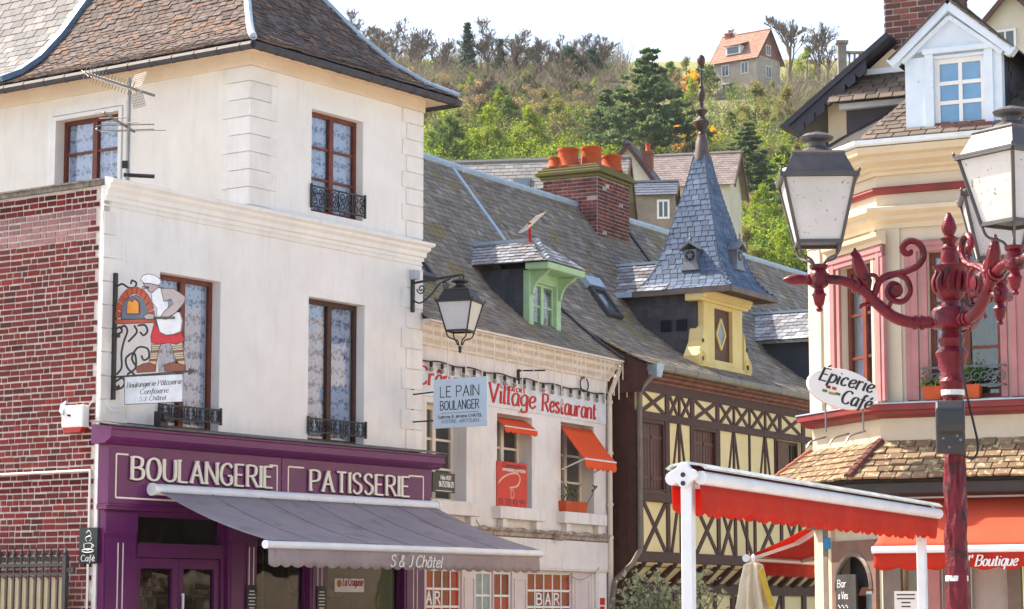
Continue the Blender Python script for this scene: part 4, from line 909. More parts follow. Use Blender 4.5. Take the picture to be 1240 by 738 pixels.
# tv aerial on the flat roof
an = thing('tv_aerial', at(156, 213, 32.5), 'two television aerials on a mast standing on the flat roof', 'aerial'); an.location.z = 7.15
m_gal = mat('galvanised', (.30, .29, .27), (.20, .19, .18), rough=.45, metal=.7)
AY = lambda x, y, d=0: at(x, y, 32.5 + d)
base = V((AY(156, 150).x, 32.5, 7.15))
mbuild(lambda b: b.tube([base, V((base.x, 32.5, AY(156, 94).z))], .022, 6), 'mast', m_gal, an)
b = MB(); P0, P1 = AY(103, 89, -.55), AY(187, 116, .25); b.bar(P0, P1, .03, .03)
dr = (P1 - P0).normalized(); sd = dr.cross(V((0, 0, 1))).normalized()
for i in range(16):
    c = P0.lerp(P1, i / 22); 
    for k in (-1, 1): b.tube([c, c + (V((0, 0, .09)) + sd * .05) * k], .006, 4)
    for k in (-1, 1): b.tube([c, c + (V((0, 0, .06)) - sd * .09) * k], .006, 4)
b.build('yagi_antenna', m_gal, an)
b = MB()
for sgn in (-1, 1):
    e = (V((0, 0, 1)) * sgn + dr * .35).normalized()
    c = P0.lerp(P1, .72)
    for i in range(7): b.tube([c + e * (.04 + i * .035) - sd * .14, c + e * (.04 + i * .035) + sd * .14], .004, 4)
    for i in range(9): b.tube([c + e * .03 + sd * (-.14 + i * .035), c + e * .25 + sd * (-.14 + i * .035)], .004, 4)
b.build('reflector_grid', m_gal, an)
b = MB(); P0, P1 = AY(125, 136, -.35), AY(163, 160, .15); b.bar(P0, P1, .028, .028); dr = (P1 - P0).normalized(); sd = V((.93, -.2, -.02)).normalized()
for t, l in ((.02, .14), (.3, .2), (.55, .26), (.95, .48)): c = P0.lerp(P1, t); b.tube([c - sd * l, c + sd * l], .008, 5)
c = P0.lerp(P1, .75)
b.tube(cr([c + sd * .4 + V((0, 0, .03)), c - sd * .38 + V((0, 0, .03)), c - sd * .42, c - sd * .38 - V((0, 0, .04)), c + sd * .4 - V((0, 0, .04))], 4), .009, 5)
b.build('dipole_antenna', m_gal, an)
b = MB(); b.box(Fr(AY(152, 200, -.03), (1, 0, 0), (0, 0, 1), (0, -1, 0)), -.04, .04, -.05, .05, 0, .06); b.tube([AY(150, 212), AY(187, 214)], .03, 6); b.build('amplifier_box', m_black, an)
# ================================================================== restaurant
m_rwall = mat('restaurant_render', (.80, .765, .74), (.70, .655, .625), scale=1.3, rough=.85, bump=.25, bscale=30, streak=(.46, .38, .33), streak_amt=.45)
m_rtrim = mat('restaurant_trim', (.78, .70, .62), (.70, .61, .52), scale=2, rough=.85, bump=.2, bscale=35, streak=(.4, .32, .26), streak_amt=.5)
m_dirty = mat('dirty_ledge', (.50, .42, .36), (.22, .17, .14), scale=9, rough=.95, bump=.4, bscale=40)
m_red = mat('red_paint', (.55, .015, .012), (.50, .012, .01), rough=.5, scale=3)
m_redfilm = mat('red_film', (.34, .012, .01), (.20, .008, .008), scale=1.3, rough=.18, spec=.5, vary=.35)
m_orange = mat('orange_canvas', (.78, .085, .012), (.70, .07, .012), scale=2, rough=.8, bump=.1, bscale=150)
m_mslate = mat('mossy_slate', (.27, .225, .18), (.18, .15, .12), scale=2.2, rough=.8, spec=.12, bump=.35, bscale=60, cols=[(.155, .137, .122), (.28, .24, .20), (.205, .176, .146), (.36, .32, .27), (.18, .156, .14), (.235, .20, .158)], vary=.2, spots=((.24, .195, .10), 2.0, .57))
m_pot = mat('terracotta', (.55, .10, .025), (.42, .065, .02), scale=5, rough=.8, bump=.1)
res = thing('restaurant_building', B.p(0, 0), 'white restaurant with red lettering, slate roof and green dormer beside bakery', 'building')
BE = 6.60
h1, h2, h3 = (.15, 1.42, 3.34, 4.84), (2.44, 3.67, 3.34, 4.84), (4.74, 6.03, 3.34, 4.86)
g1 = (.1, 5.95, .13, 2.36)
b = MB(); b.wall(B, -.33, BE, 0, 6.0, [h1, h2, h3, g1], depth=.3)
EB_ = Fr(B.p(BE, 0), -B.en, (0, 0, 1), B.ex); b.wall(EB_, .0, 7.5, 0, 6.0); b.wall(Fr(B.p(-.33, 0), -B.en, (0, 0, 1), -B.ex), 0, 7.5, 0, 6.0)
b.build('wall', m_rwall, res)
mbuild(lambda b: (b.box(B, -.2, BE - .1, 3.05, 3.15, -6, -.32), b.box(B, -.2, BE - .1, 5.4, 5.5, -6, -.32)), 'floor_slab', m_room, res)
# eaves cornice
mbuild(lambda b: b.prof(B, -.33, BE, [(.0, 5.70), (.04, 5.70), (.05, 5.74), (.12, 5.80), (.12, 5.86), (.2, 5.91), (.2, 5.97), (.27, 5.99), (.27, 6.02), (0, 6.02)]), 'cornice', m_rtrim, res)
mbuild(lambda b: b.box(B, -.33, BE, 5.44, 5.47, -.01, .02), 'cornice_line', m_rtrim, res)
sb_ = mbuild(lambda b: b.box(B, -.33, BE - .12, 4.93, 5.42, -.01, .025), 'sign_band', mat('sign_white', (.82, .79, .75), (.76, .72, .68), scale=2, rough=.6), res)
def rw(t, xa, ya, xb, h, **k): write(sb_, B, m_red, t, B.s(xa, ya, .03), B.z(xa, ya, .03), B.s(xb, ya, .03), h, pen=(.2, .09), serif=.22, shear=.08, o=.025, ex=.012, gap=1.6, **k)
rw('Crêperie', 506, 464, 575, .27); rw('Village', 592, 486, 648, .30); rw('Restaurant', 657, 497.5, 721, .28); rw('Salon', 610, 472, 635, .10)
# first-floor windows
m_rframe = mat('cream_window_paint', (.74, .66, .54), (.66, .58, .46), rough=.5)
for h in (h1, h2, h3):
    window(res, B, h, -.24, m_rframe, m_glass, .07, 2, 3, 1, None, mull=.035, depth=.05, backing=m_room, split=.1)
for h, k in ((h1, 0), (h2, 1), (h3, 2)):
    b = MB(); b.box(B, h[0] - .16, h[1] + .2, 3.14, 3.335, -.02, .16); sl_ = b.build('window_sill', m_rwall, res, bevel=.012)
    for c in (h[0] + .0, h[1] - .05):
        mbuild(lambda b: (b.box(B, c, c + .16, 2.99, 3.138, .0, .11),), 'corbel', m_rwall, sl_)
    if k == 0: mbuild(lambda b: b.box(B, h[0], h[1], 3.336, 3.36, -.18, .1), 'sill_board', m_rtrim, sl_)
mbuild(lambda b: b.prof(B, -.33, BE, [(.0, 2.86), (.05, 2.88), (.05, 2.93), (.1, 2.96), (.1, 2.985), (0, 2.99)]), 'ledge', m_dirty, res)
mbuild(lambda b: b.box(B, -.33, 6.5, 2.38, 2.855, -.01, .04), 'lower_fascia', m_rwall, res)
mbuild(lambda b: b.prof(B, -.33, 6.5, [(.0, 2.34), (.07, 2.345), (.07, 2.375), (.0, 2.378)]), 'fascia_drip', m_rtrim, res)
# ground-floor joinery
m_pinkw = mat('pinkish_paint', (.70, .60, .58), (.62, .52, .50), rough=.55, scale=2, bump=.05)
jo = -.02
lw = (B.s(516, 715, jo), B.s(559, 715, jo), .9, 2.31); rw_ = (B.s(638.5, 715, jo), B.s(693, 715, jo), .9, 2.31)
dl = (B.s(576, 715, jo), B.s(597, 715, jo), .15, 2.31); dr_ = (B.s(598, 715, jo), B.s(620, 715, jo), .15, 2.31)
# the boarding between the openings
b = MB(); b.wall(B, .1, 5.95, .13, 2.36, [lw, rw_, dl, dr_], o=-.015, depth=.12); b.build('joinery', m_pinkw, res)
b = MB()
for s0_, s1_ in ((lw[1] + .06, dl[0] - .06), (dr_[1] + .06, rw_[0] - .06), (rw_[1] + .08, 5.85)):
    for a, c in ((s0_, s0_ + .025), (s1_ - .025, s1_)): b.box(B, a, c, .5, 2.2, -.016, .0)
    b.box(B, s0_ + .025, s1_ - .025, 2.175, 2.2, -.016, .0); b.box(B, s0_ + .025, s1_ - .025, .5, .525, -.016, .0)
    b.build('panel_moulding', m_pinkw, res); b = MB()
m_palepane = mat('pale_pane', (.30, .36, .40), (.22, .27, .30), rough=.15, spec=.5)
win_l = window(res, B, lw, -.05, m_white, m_redfilm, .03, 1, 5, 4, None, mull=.035, depth=.04)
win_r = window(res, B, rw_, -.05, m_white, m_redfilm, .03, 1, 5, 5, None, mull=.035, depth=.04)
window(res, B, dl, -.05, m_white, m_palepane, .05, 1, 6, 2, None, mull=.035, depth=.04, name='door')
window(res, B, dr_, -.05, m_white, m_redfilm, .05, 1, 6, 2, None, mull=.035, depth=.04, name='door')
def panetext(w, rc, cols, rows, row, letters_, c0):
    cw = (rc[1] - rc[0] - .06) / cols; rh = (rc[3] - rc[2] - .06) / rows; z = rc[2] + .03 + (rows - 1 - row) * rh
    for i, chh in enumerate(letters_):
        a = rc[0] + .03 + (c0 + i) * cw + cw * .24
        write(w, B, m_white, chh, a, z + rh * .16, a + cw * .55, rh * .66, pen=(.24, .16), o=-.068, ex=.004)
panetext(win_l, lw, 4, 5, 1, 'BAR', -1 + .0) if False else panetext(win_l, lw, 4, 5, 1, 'AR', 0)
panetext(win_r, rw_, 5, 5, 1, 'BAR', 1)
# pilaster with a little red notice
pi_ = mbuild(lambda b: (b.box(B, 6.0, 6.42, .13, 2.34, .0, .05), b.box(B, 6.06, 6.36, .9, 2.2, .05, .06)), 'pilaster', m_rwall, res)
nt_ = MB(); nt_.box(B, 6.12, 6.31, 1.78, 1.9, .0605, .066); nt_.box(B, 6.13, 6.30, 1.70, 1.755, .0605, .066)
tag(ownroot(nt_.build('red_notice', m_red)), 'small red notice on the white pilaster beside the BAR window', 'notice')
# downpipe
dp = MB(); sx_ = BE - .06
dp.tube([B.p(BE + .12, 5.98, .22), B.p(BE + .08, 5.9, .2), B.p(sx_, 5.45, .07), B.p(sx_, 5.35, .07), B.p(sx_, 2.9, .07)], .042, 8); dp.tube([B.p(sx_, 2.9, .07), B.p(sx_, .0, .07)], .05, 8)
for z in (5.3, 4.4, 3.5, 2.92, 1.9): dp.tube([B.p(sx_, z, .07), B.p(sx_, z + .05, .07)], .058, 8)
dp.build('downpipe', m_rtrim, res, smooth=True)
# ---- roof
PB = [(.3, 6.03), (-.1, 6.3), (-.5, 6.62), (-1.05, 7.1), (-1.5, 7.72), (-2.0, 8.42), (-2.5, 9.08), (-3.0, 9.74)]
fB = lambda s: pl([B.p(s, z, o) for o, z in PB])
SJ = 6.62                                            # joint with the timber-framed house's roof
def rz(o, P=PB):
    for (a, x), (c, y) in zip(P, P[1:]):
        if a >= o >= c: return x + (y - x) * (a - o) / (a - c)
    return P[-1][1]
rB = surf(fB(-.33), fB(SJ), 12).build('roof', m_under, res)
cover(rB, 'roof_slate', m_mslate, fB(-.33), fB(SJ), 40, .20, .02, .085, 1.5, rnd=.007, wv=.15, limit=300)
mbuild(lambda b: b.quad(B.p(-.33, 9.72, -3.02), B.p(SJ, 9.72, -3.02), B.p(SJ, 6, -7.5), B.p(-.33, 6, -7.5)), 'roof', m_under, res)
b = MB(); b.add([B.p(-.33, 6, .0), B.p(-.33, 6, -7.5), B.p(-.33, 9.7, -3)], [(0, 1, 2)]); b.build('gable', m_rwall, res)
rs = [o for o in res.children if o.name.startswith('roof')][0]
b = MB(); b.tube([B.p(-.33, 9.78, -3.0), B.p(SJ, 9.78, -3.0)], .08, 8); b.build('ridge_flashing', m_zinc, rs, smooth=True)
b = MB()
mbuild(lambda b: [b.bar(fB(6.25)(.52 + i * .048) + V((0, 0, .05)), fB(6.25)(.52 + (i + 1) * .048) + V((0, 0, .05)), .13, .05) for i in range(10)], 'roof_flashing', m_zinc, rs)
mbuild(lambda b: [b.bar(fB(SJ)(i * .05) + V((0, 0, .05)), fB(SJ)((i + 1) * .05) + V((0, 0, .05)), .1, .07) for i in range(8)], 'roof_flashing', m_gutter, rs)
mbuild(lambda b: (b.box(B, -.33, BE, 6.02, 6.05, .05, .33),), 'eaves_board', m_rtrim, res)
# ---- green dormer
dm0, dm1, do = 4.13, 5.33, -.3
m_green = mat('green_paint', (.40, .60, .36), (.31, .49, .29), scale=4, rough=.5, bump=.08)
dor = MB(); zt = 7.40
dor.box(B, dm0 + .02, dm0 + .1, 6.2, zt, -.33, do - .06); dor.box(B, dm1 - .1, dm1 - .02, 6.2, zt, -.33, do - .06); dor.box(B, dm0 + .1, dm1 - .1, 7.3, zt, -.33, do - .06)
dorm = dor.build('dormer', mat('dormer_slate', (.055, .06, .075), (.04, .045, .055), scale=3, rough=.5, bump=.2, bscale=40), res)
CK = Fr(B.p(dm0, 0), B.en, (0, 0, 1), -B.ex)
ms = []; rr = random.Random(8)
for i in range(9):
    z = 6.35 + i * .118
    x = -1.9 + (i % 2) * .09
    while x < do - .08:
        if rz(x + .09) < z + .1:
            M = Matrix.Identity(4); M.col[0] = (*(CK.ex * .172), 0); M.col[1] = (0, 0, .16, 0); M.col[2] = (*(CK.en * .01), 0); M.col[3] = (*CK.p(min(x + .09, do - .17), z + .06, -.012 + .004 * (i % 2) + rr.random() * .003), 1); ms.append(M)
        x += .178
pieces(dorm, 'cheek_slate', mat('cheek_slate', (.06, .066, .085), (.045, .05, .062), scale=5, rough=.45, vary=.22), ms, 120)
b = MB(); b.box(B, dm0, dm0 + .16, 6.33, zt, do - .1, do + .02); b.box(B, dm1 - .17, dm1, 6.33, zt, do - .1, do + .02); b.box(B, dm0 + .16, dm1 - .17, 7.22, zt, do - .1, do + .01); b.box(B, dm0 + .16, dm1 - .17, 6.36, 6.44, do - .1, do + .03)
dfr = b.build('dormer_frame', m_green, dorm, bevel=.008)
mbuild(lambda b: (b.box(B, dm0 - .004, dm0 + .165, 6.3, 6.42, do - .1, do + .026), b.box(B, dm1 - .175, dm1 + .005, 6.3, 6.42, do - .1, do + .026)), 'worn_foot', m_dirty, dorm)
for s in (dm0 + .05, dm1 - .11):   # curved brackets under the canopy
    K = Fr(B.p(s, 0), B.en, (0, 0, 1), B.ex)
    pts = [(do + .02, 6.98), (do + .02, 7.38), (do + .36, 7.38)] + [(do + .36 - .3 * sin(t), 7.32 - .34 * (1 - cos(t))) for t in (.3, .6, .9, 1.2, 1.5)]
    mbuild(lambda b: b.poly(K, pts, 0, .06), 'canopy_bracket', m_green, dorm)
mbuild(lambda b: (b.prof(B, dm0 - .12, dm1 + .12, [(do, 7.401), (do + .36, 7.385), (do + .42, 7.40), (do + .44, 7.50), (do, 7.52)]),), 'canopy_board', m_green, dorm, bevel=.006)
window(dorm, B, (dm0 + .16, dm1 - .17, 6.44, 7.22), do - .05, m_green, m_glass, .045, 2, 2, 1, None, mull=.03, depth=.04, name='dormer_window')
mbuild(lambda b: b.box(B, dm0 + .15, dm1 - .15, 6.45, 7.3, do - .5, do - .48), 'curtain', mat('beige_curtain', (.5, .34, .22), (.4, .25, .15), rough=.9), dorm)
# hipped slate roof of the dormer
zr0, zr1 = 7.50, 7.97; cs_ = (dm0 + dm1) / 2
e0, e1 = dm0 - .14, dm1 + .14; of = do + .42
ob = -1.72
Lq = pl([B.p(e0, zr0, ob + .25), B.p(cs_, zr1, ob - .02)]); Rq = pl([B.p(e0, zr0, of), B.p(cs_, zr1, do - .18)])
q1 = surf(Lq, Rq, 3).build('dormer_roof', m_under, dorm)
m_wslate = mat('washed_slate', (.30, .33, .37), (.11, .095, .095), scale=2.2, rough=.5, bump=.2, cols=[(.12, .11, .115), (.36, .39, .43), (.18, .175, .19), (.12, .10, .10), (.42, .45, .49)], vary=.2)
# washed_slate sits two levels down already, so its slates hang from the building's main part
cover(dorm, 'dormer_slate', m_wslate, Lq, Rq, 7, .19, .02, .1, 1.4, limit=70)
Lr = pl([B.p(e0, zr0, of), B.p(cs_, zr1, do - .18)]); Rr = pl([B.p(e1, zr0, of), B.p(cs_ + .01, zr1, do - .18)])
surf(Lr, Rr, 3).build('dormer_roof', m_under, dorm); cover(dorm, 'dormer_slate', m_wslate, Lr, Rr, 6, .19, .02, .1, 1.4, limit=40)
Ls = pl([B.p(e1, zr0, of), B.p(cs_, zr1, do - .18)]); Rs = pl([B.p(e1, zr0, ob + .2), B.p(cs_, zr1, ob)])
surf(Ls, Rs, 3).build('dormer_roof', m_under, dorm)
b = MB(); b.bar(B.p(cs_, zr1 + .03, ob - .05), B.p(cs_, zr1 + .03, do - .12), .16, .06); b.bar(B.p(cs_, zr1 + .02, do - .16), B.p(e0 + .03, zr0 + .03, of - .03), .1, .02); b.bar(B.p(e0 - .02, zr0 + .03, ob + .3), B.p(cs_, zr1 + .02, ob - .03), .14, .03)
b.build('dormer_flashing', m_zinc, dorm)
# roof windows
def skylight(parent, fr, P, sc, ow, s, oc, w, hlen, lab=None):
    o1, o2 = oc, oc - hlen; z1_, z2_ = rz(o1, P), rz(o2, P)
    f = Fr(fr.p(s, (z1_ + z2_) / 2, (o1 + o2) / 2), fr.ex, (fr.p(0, z2_, o2) - fr.p(0, z1_, o1)))
    if f.en.z < 0: f.en = -f.en
    L = (fr.p(0, z2_, o2) - fr.p(0, z1_, o1)).length / 2
    b = MB(); b.box(f, -w / 2, -w / 2 + .09, -L, L, .02, .12); b.box(f, w / 2 - .09, w / 2, -L, L, .02, .12); b.box(f, -w / 2 + .09, w / 2 - .09, L - .1, L, .02, .13); b.box(f, -w / 2 + .09, w / 2 - .09, -L, -L + .1, .02, .12)
    k = b.build('roof_window', m_gutter, parent, bevel=.01)
    mbuild(lambda b: b.box(f, -w / 2 + .09, w / 2 - .09, -L + .1, L - .1, .06, .075), 'pane', mat('sky_pane', (.10, .12, .14), rough=.05, spec=.8), k)
    mbuild(lambda b: b.box(f, -w / 2 - .02, w / 2 + .02, L - .02, L + .22, .03, .15), 'hood', m_zinc, k)
    return k
skylight(res, B, PB, 1, 0, B.s(516, 330, -1.0) - .35, -.85, .7, .55)
# aerial behind the dormer
an2 = thing('roof_aerial', B.p(cs_ + .25, 7.95, -1.15), 'small comb-like television aerial with red foot behind the green dormer', 'aerial')
b = MB(); P0, P1 = at(628, 283, 40.3), at(650, 262, 40.6); b.bar(P0, P1, .025, .025)
dd = V((.8, .5, .12))
for i in range(9):
    c = P0.lerp(P1, i / 8)
    for k in (-1, 1): b.tube([c, c + V((k * .17, 0, .075))], .008, 4)
b.build('elements', m_gal, an2)
mbuild(lambda b: b.tube([at(642, 294, 40.45), at(641, 270, 40.45)], .03, 6), 'mast', mat('red_mast', (.5, .03, .02)), an2)

# ------------------------------------------------------------------ things hung on the restaurant
# hooded canvas over the middle window, rolled up
cv = thing('small_awning', B.p(3.0, 4.5, .1), 'short red scalloped canvas over the window with the red poster', 'awning')
b = MB(); s0_, s1_ = 2.46, 3.62
for i in range(24):
    a, c = lerp(s0_, s1_, i / 24), lerp(s0_, s1_, (i + 1) / 24)
    for j in range(4):
        t, u = j / 4, (j + 1) / 4
        f_ = lambda s, t: B.p(s, 4.80 - .18 * t, -.12 + .3 * t - .05 * t * t)
        b.quad(f_(a, t), f_(c, t), f_(c, u), f_(a, u))
b.build('fabric', m_orange, cv, smooth=True).modifiers.new('t', 'SOLIDIFY').thickness = .006
valance(B, s0_, s1_, 4.62, .13, .1, 6, m_orange, cv, .03, .006)
mbuild(lambda b: b.tube([B.p(s0_, 4.625, .13), B.p(s1_, 4.625, .13)], .012, 6), 'front_bar', m_white, cv)
cv = thing('small_awning', B.p(5.4, 4.2, .3), 'orange canvas awning let down over the window with the flower box', 'awning')
s0_, s1_ = 4.76, 6.0; b = MB()
f_ = lambda s, t: B.p(s, 4.80 - .58 * t - .02 * sin(pi * t), -.02 + .46 * t)
for i in range(16):
    for j in range(6): b.quad(f_(lerp(s0_, s1_, i / 16), j / 6), f_(lerp(s0_, s1_, (i + 1) / 16), j / 6), f_(lerp(s0_, s1_, (i + 1) / 16), (j + 1) / 6), f_(lerp(s0_, s1_, i / 16), (j + 1) / 6))
b.build('fabric', m_orange, cv, smooth=True).modifiers.new('t', 'SOLIDIFY').thickness = .006
mbuild(lambda b: (b.tube([B.p(s0_, 4.22, .44), B.p(s1_, 4.22, .44)], .016, 6), b.tube([B.p(s0_ + .01, 4.05, .0), B.p(s0_ + .01, 4.22, .44)], .013, 6), b.tube([B.p(s1_ - .01, 4.05, .0), B.p(s1_ - .01, 4.22, .44)], .013, 6)), 'frame', m_white, cv)
valance(B, s0_, s1_, 4.21, .445, .17, 6, m_orange, cv, .05, .01)
# poster
po = thing('estate_poster', B.p(3.0, 3.36, .0), 'red estate agent poster with gold loop hung below the middle window', 'poster')
a0, a1 = B.s(602, 585, .02), B.s(638, 585, .02); z0, z1 = B.z(602, 614, .02), B.z(602, 558, .02)
mbuild(lambda b: b.box(B, a0, a1, z0, z1, .004, .02), 'panel', mat('poster_red', (.62, .02, .012), (.58, .018, .01), rough=.4), po)
m_gold = mat('pale_gold', (.75, .55, .33), rough=.5); w_, h_ = a1 - a0, z1 - z0
b = MB(); P = cr([(a0 + .03 * w_, z0 + .52 * h_), (a0 + .25 * w_, z0 + .68 * h_), (a0 + .6 * w_, z0 + .77 * h_), (a0 + .76 * w_, z0 + .68 * h_), (a0 + .68 * w_, z0 + .5 * h_), (a0 + .4 * w_, z0 + .43 * h_)], 8); ftube(b, B, [tuple(p) for p in P], .018, .015, 6); b.build('logo_loop', m_gold, po)
write(po, B, m_black, 'Diagnostics', a0 + .2 * w_, z0 + .875 * h_, a1 - .06 * w_, .075, pen=(.17, .13), o=.02, ex=.002); write(po, B, m_white, 'immobiliers certifiés', a0 + .18 * w_, z0 + .80 * h_, a1 - .05 * w_, .055, pen=(.2, .16), o=.02, ex=.002)
write(po, B, m_gold, 'D', a0 + .46 * w_, z0 + .22 * h_, a0 + .56 * w_, .13, pen=(.13, .1), o=.02, ex=.002); write(po, B, m_black, '15 70 41 99', a0 + .05 * w_, z0 + .07 * h_, a1 - .08 * w_, .09, pen=(.17, .12), o=.02, ex=.002)
# letting board by the left window
lb_ = thing('letting_board', B.p(.4, 3.4, .1), 'small brown board with a white phone number behind the purple cornice', 'sign')
a0, a1 = B.s(524, 584, .02), B.s(551, 584, .02); z0, z1 = B.z(530, 596, .02), B.z(530, 572, .02)
mbuild(lambda b: b.box(B, a0, a1, z0, z1, .004, .02), 'panel', mat('board_brown', (.07, .05, .045), rough=.5), lb_)
write(lb_, B, m_white, 'Hélio VERT', a0 + .25, z0 + .2, a1 - .12, .06, pen=(.2, .16), o=.02, ex=.002); write(lb_, B, m_white, '06.75.23.86.23', a0 + .2, z0 + .09, a1 - .06, .08, pen=(.22, .16), o=.02, ex=.002)
b = MB(); b.box(B, a0 + .1, a1 - .1, z0 + .02, z0 + .03, .02, .022); b.build('rule', m_white, lb_)
# flower box
fb = thing('flower_box', B.p(5.0, 3.336, .08), 'terracotta flower box with sparse plants on the right restaurant sill', 'planter')
a0, a1 = B.s(681, 614, .08), B.s(708, 614, .08); z0 = 3.338
mbuild(lambda b: b.hexa([B.p(a0 + .03, z0, .0), B.p(a1 - .03, z0, .0), B.p(a1 - .03, z0, .13), B.p(a0 + .03, z0, .13), B.p(a0, z0 + .18, -.02), B.p(a1, z0 + .18, -.02), B.p(a1, z0 + .18, .15), B.p(a0, z0 + .18, .15)]), 'box', m_pot, fb, bevel=.008)
def leaves(b, P, n, spread, size, rnd, flat=.5):
    for i in range(n):
        c = P + V((rnd.gauss(0, spread[0]), rnd.gauss(0, spread[1]), abs(rnd.gauss(0, spread[2]))))
        u = V((rnd.uniform(-1, 1), rnd.uniform(-1, 1), rnd.uniform(-.4, 1))).normalized(); v = u.cross(V((rnd.uniform(-1, 1), rnd.uniform(-1, 1), rnd.uniform(-1, 1)))).normalized(); s = size * rnd.uniform(.6, 1.3)
        b.add([c - u * s, c + v * s * flat, c + u * s, c - v * s * flat], [(0, 1, 2, 3)])
rr = random.Random(21); b = MB()
for k in range(9):
    P = B.p(lerp(a0, a1 + .2, rr.random()), z0 + .17, .06); q = P + V((rr.uniform(-.05, .15), 0, rr.uniform(.1, .35))); b.tube([P, P.lerp(q, .5) + V((.03, 0, .02)), q], .007, 4); leaves(b, q - V((0, 0, .08)), 5, (.05, .05, .06), .04, rr)
b.build('foliage', mat('dry_plant', (.10, .07, .05), (.09, .13, .03), scale=9, rough=.8), fb, kind='stuff')
# string of party bulbs
gl = thing('bulb_garland', B.p(3, 5.2, .08), 'black cable with dark festoon bulbs strung across the restaurant sign', 'light string')
pts = []; N = 48
for i in range(N + 1):
    s = lerp(-.3, 6.45, i / N); pts.append(B.p(s, 5.46 - .015 * sin(i * .9) - .02 * (s / 6.5), .075))
mbuild(lambda b: b.tube(pts, .012, 5), 'cable', m_black, gl)
sock = None
for i in range(20):
    s = lerp(-.2, 6.35, i / 19); P = B.p(s, 5.40 - .02 * (s / 6.5), .078)
    b = MB(); b.lathe(P, [(.018, .055), (.026, .05), (.026, -.02), (.018, -.03)], 8); o = b.build('bulb_socket', m_black, gl)
    b = MB(); b.lathe(P, [(.02, -.03), (.034, -.06), (.03, -.09), (.008, -.105)], 8); b.build('bulb', mat('unlit_bulb', (.35, .33, .22), rough=.25), o)
# icicle strings along the eaves
ic = thing('icicle_lights', B.p(3, 5.5, .3), 'cream icicle light strings dangling from the restaurant eaves', 'light string')
mbuild(lambda b: b.tube([B.p(-.3, 6.0, .305), B.p(6.6, 6.0, .305)], .008, 4), 'cable', m_cream_letter, ic)
rr = random.Random(9); s = -.2; k = 0
while s < 6.95:
    L_ = (.35, .6, .95, .5, .75)[k % 5] * rr.uniform(.5, 1.05); k += 1
    mbuild(lambda b: b.box(B, s - .008, s + .008, 6.0 - L_, 6.0, .30, .312), 'light_drop', m_cream_letter, ic); s += rr.choice((.17, .2, .26, .4))
# small wall fittings
b = MB(); s_ = B.s(627, 448, .02); zt_ = B.z(627, 447, .02); b.box(B, s_, s_ + .04, zt_ - .25, zt_, .002, .04); b.tube([B.p(s_, zt_ - .03, .03), B.p(s_ + .15, zt_ - .03, .45)], .014, 5)
tag(ownroot(b.build('iron_bracket', m_iron)), 'empty black iron bracket on the wall above Village lettering', 'bracket')
b = MB(); c_ = (B.s(705, 466), B.z(705, 466)); ftube(b, B, [(c_[0] + .16 * cos(t * .33), c_[1] + .12 * sin(t * .33)) for t in range(60)], .012, .04)
tag(ownroot(b.build('cable_coil', m_iron)), 'coil of black cable hung above the word Restaurant', 'cable')
b = MB(); rr = random.Random(15)
b.tube([B.p(lerp(-.2, 6.5, i / 40), 2.99 + .015 * sin(i * 1.7) + rr.uniform(-.006, .006), .1) for i in range(41)], .014, 5)
b.tube(cr([B.p(1.45, 3.25, .1), B.p(1.62, 3.1, .06), B.p(1.7, 2.98, .1)], 5), .008, 4)
b.tube(cr([B.p(4.9, 2.28, .06), B.p(5.3, 2.2, .1), B.p(5.9, 2.34, .08), B.p(6.1, 2.42, .06)], 6), .008, 4)
tag(ownroot(b.build('wall_cable', m_dirty)), 'sagging dusty cables along the ledge under the restaurant windows', 'cable')
b = MB(); P = B.p(B.s(675, 650, .1), B.z(675, 650, .1), .12); b.lathe(P, [(.02, .1), (.06, .07), (.1, 0), (.11, -.02), (.02, -.03)], 12, (.3, -.6, 1)); b.tube([P + V((0, 0, .08)), P - B.en * .1 + V((0, 0, .1))], .02, 5)
tag(ownroot(b.build('ledge_spotlight', m_dirty)), 'small dusty spotlight under the ledge above the BAR window', 'spotlight')
# ================================================================== timber-framed house
m_yel = mat('yellow_infill', (.86, .70, .37), (.80, .63, .31), scale=1.6, rough=.85, bump=.1, bscale=60, streak=(.62, .44, .18), streak_amt=.3)
m_tim = mat('brown_timber', (.085, .032, .024), (.055, .022, .018), scale=8, rough=.6, bump=.2, bscale=40)
m_timw = mat('worn_brown_board', (.26, .095, .055), (.13, .05, .035), scale=5, rough=.65, bump=.2, bscale=30)
m_shut = mat('brown_shutter', (.125, .042, .028), (.085, .03, .022), scale=6, rough=.5, bump=.1)
m_yelp = mat('yellow_paint', (.80, .64, .27), (.73, .56, .21), scale=2, rough=.55, bump=.06, bscale=60)
tim = thing('timber_framed_house', C.p(0, 0), 'yellow and brown half-timbered house with slate roof, chimney and pointed turret', 'building')
CE = 12.0
def cx(zx, zy=330): return C.s(740 + zx / 4.769, 420 + zy / 4.769, .02)
def cx2(zx, zy=260): return C.s(740 + zx / 4.669, 580 + zy / 4.669, .02)
sh1 = (cx(160, 500), cx(305, 500), 3.80, 5.05); sh2 = (cx(472, 520), cx(605, 520), 3.80, 5.05); sh3 = (cx(955, 560), cx(1098, 560), 3.80, 5.05)
b = MB(); b.wall(C, 0, CE, 2.5, 5.9, [sh1, sh2, sh3], depth=.12); b.build('infill_wall', m_yel, tim)
b = MB(); F = Fr(C.p(0, 0), -C.en, (0, 0, 1), -C.ex); b.wall(F, 0, 7.5, 0, 5.9); b.wall(Fr(C.p(CE, 0), -C.en, (0, 0, 1), C.ex), 0, 7.5, 0, 5.9)
b.build('end_wall', m_tim, tim)
for k in range(3):
    mbuild(lambda b: b.box(F, -.005 + k * .17, .16 + k * .17, .0, 5.75, .0, .012 + .003 * (k % 2)), 'end_board', m_tim, tim)
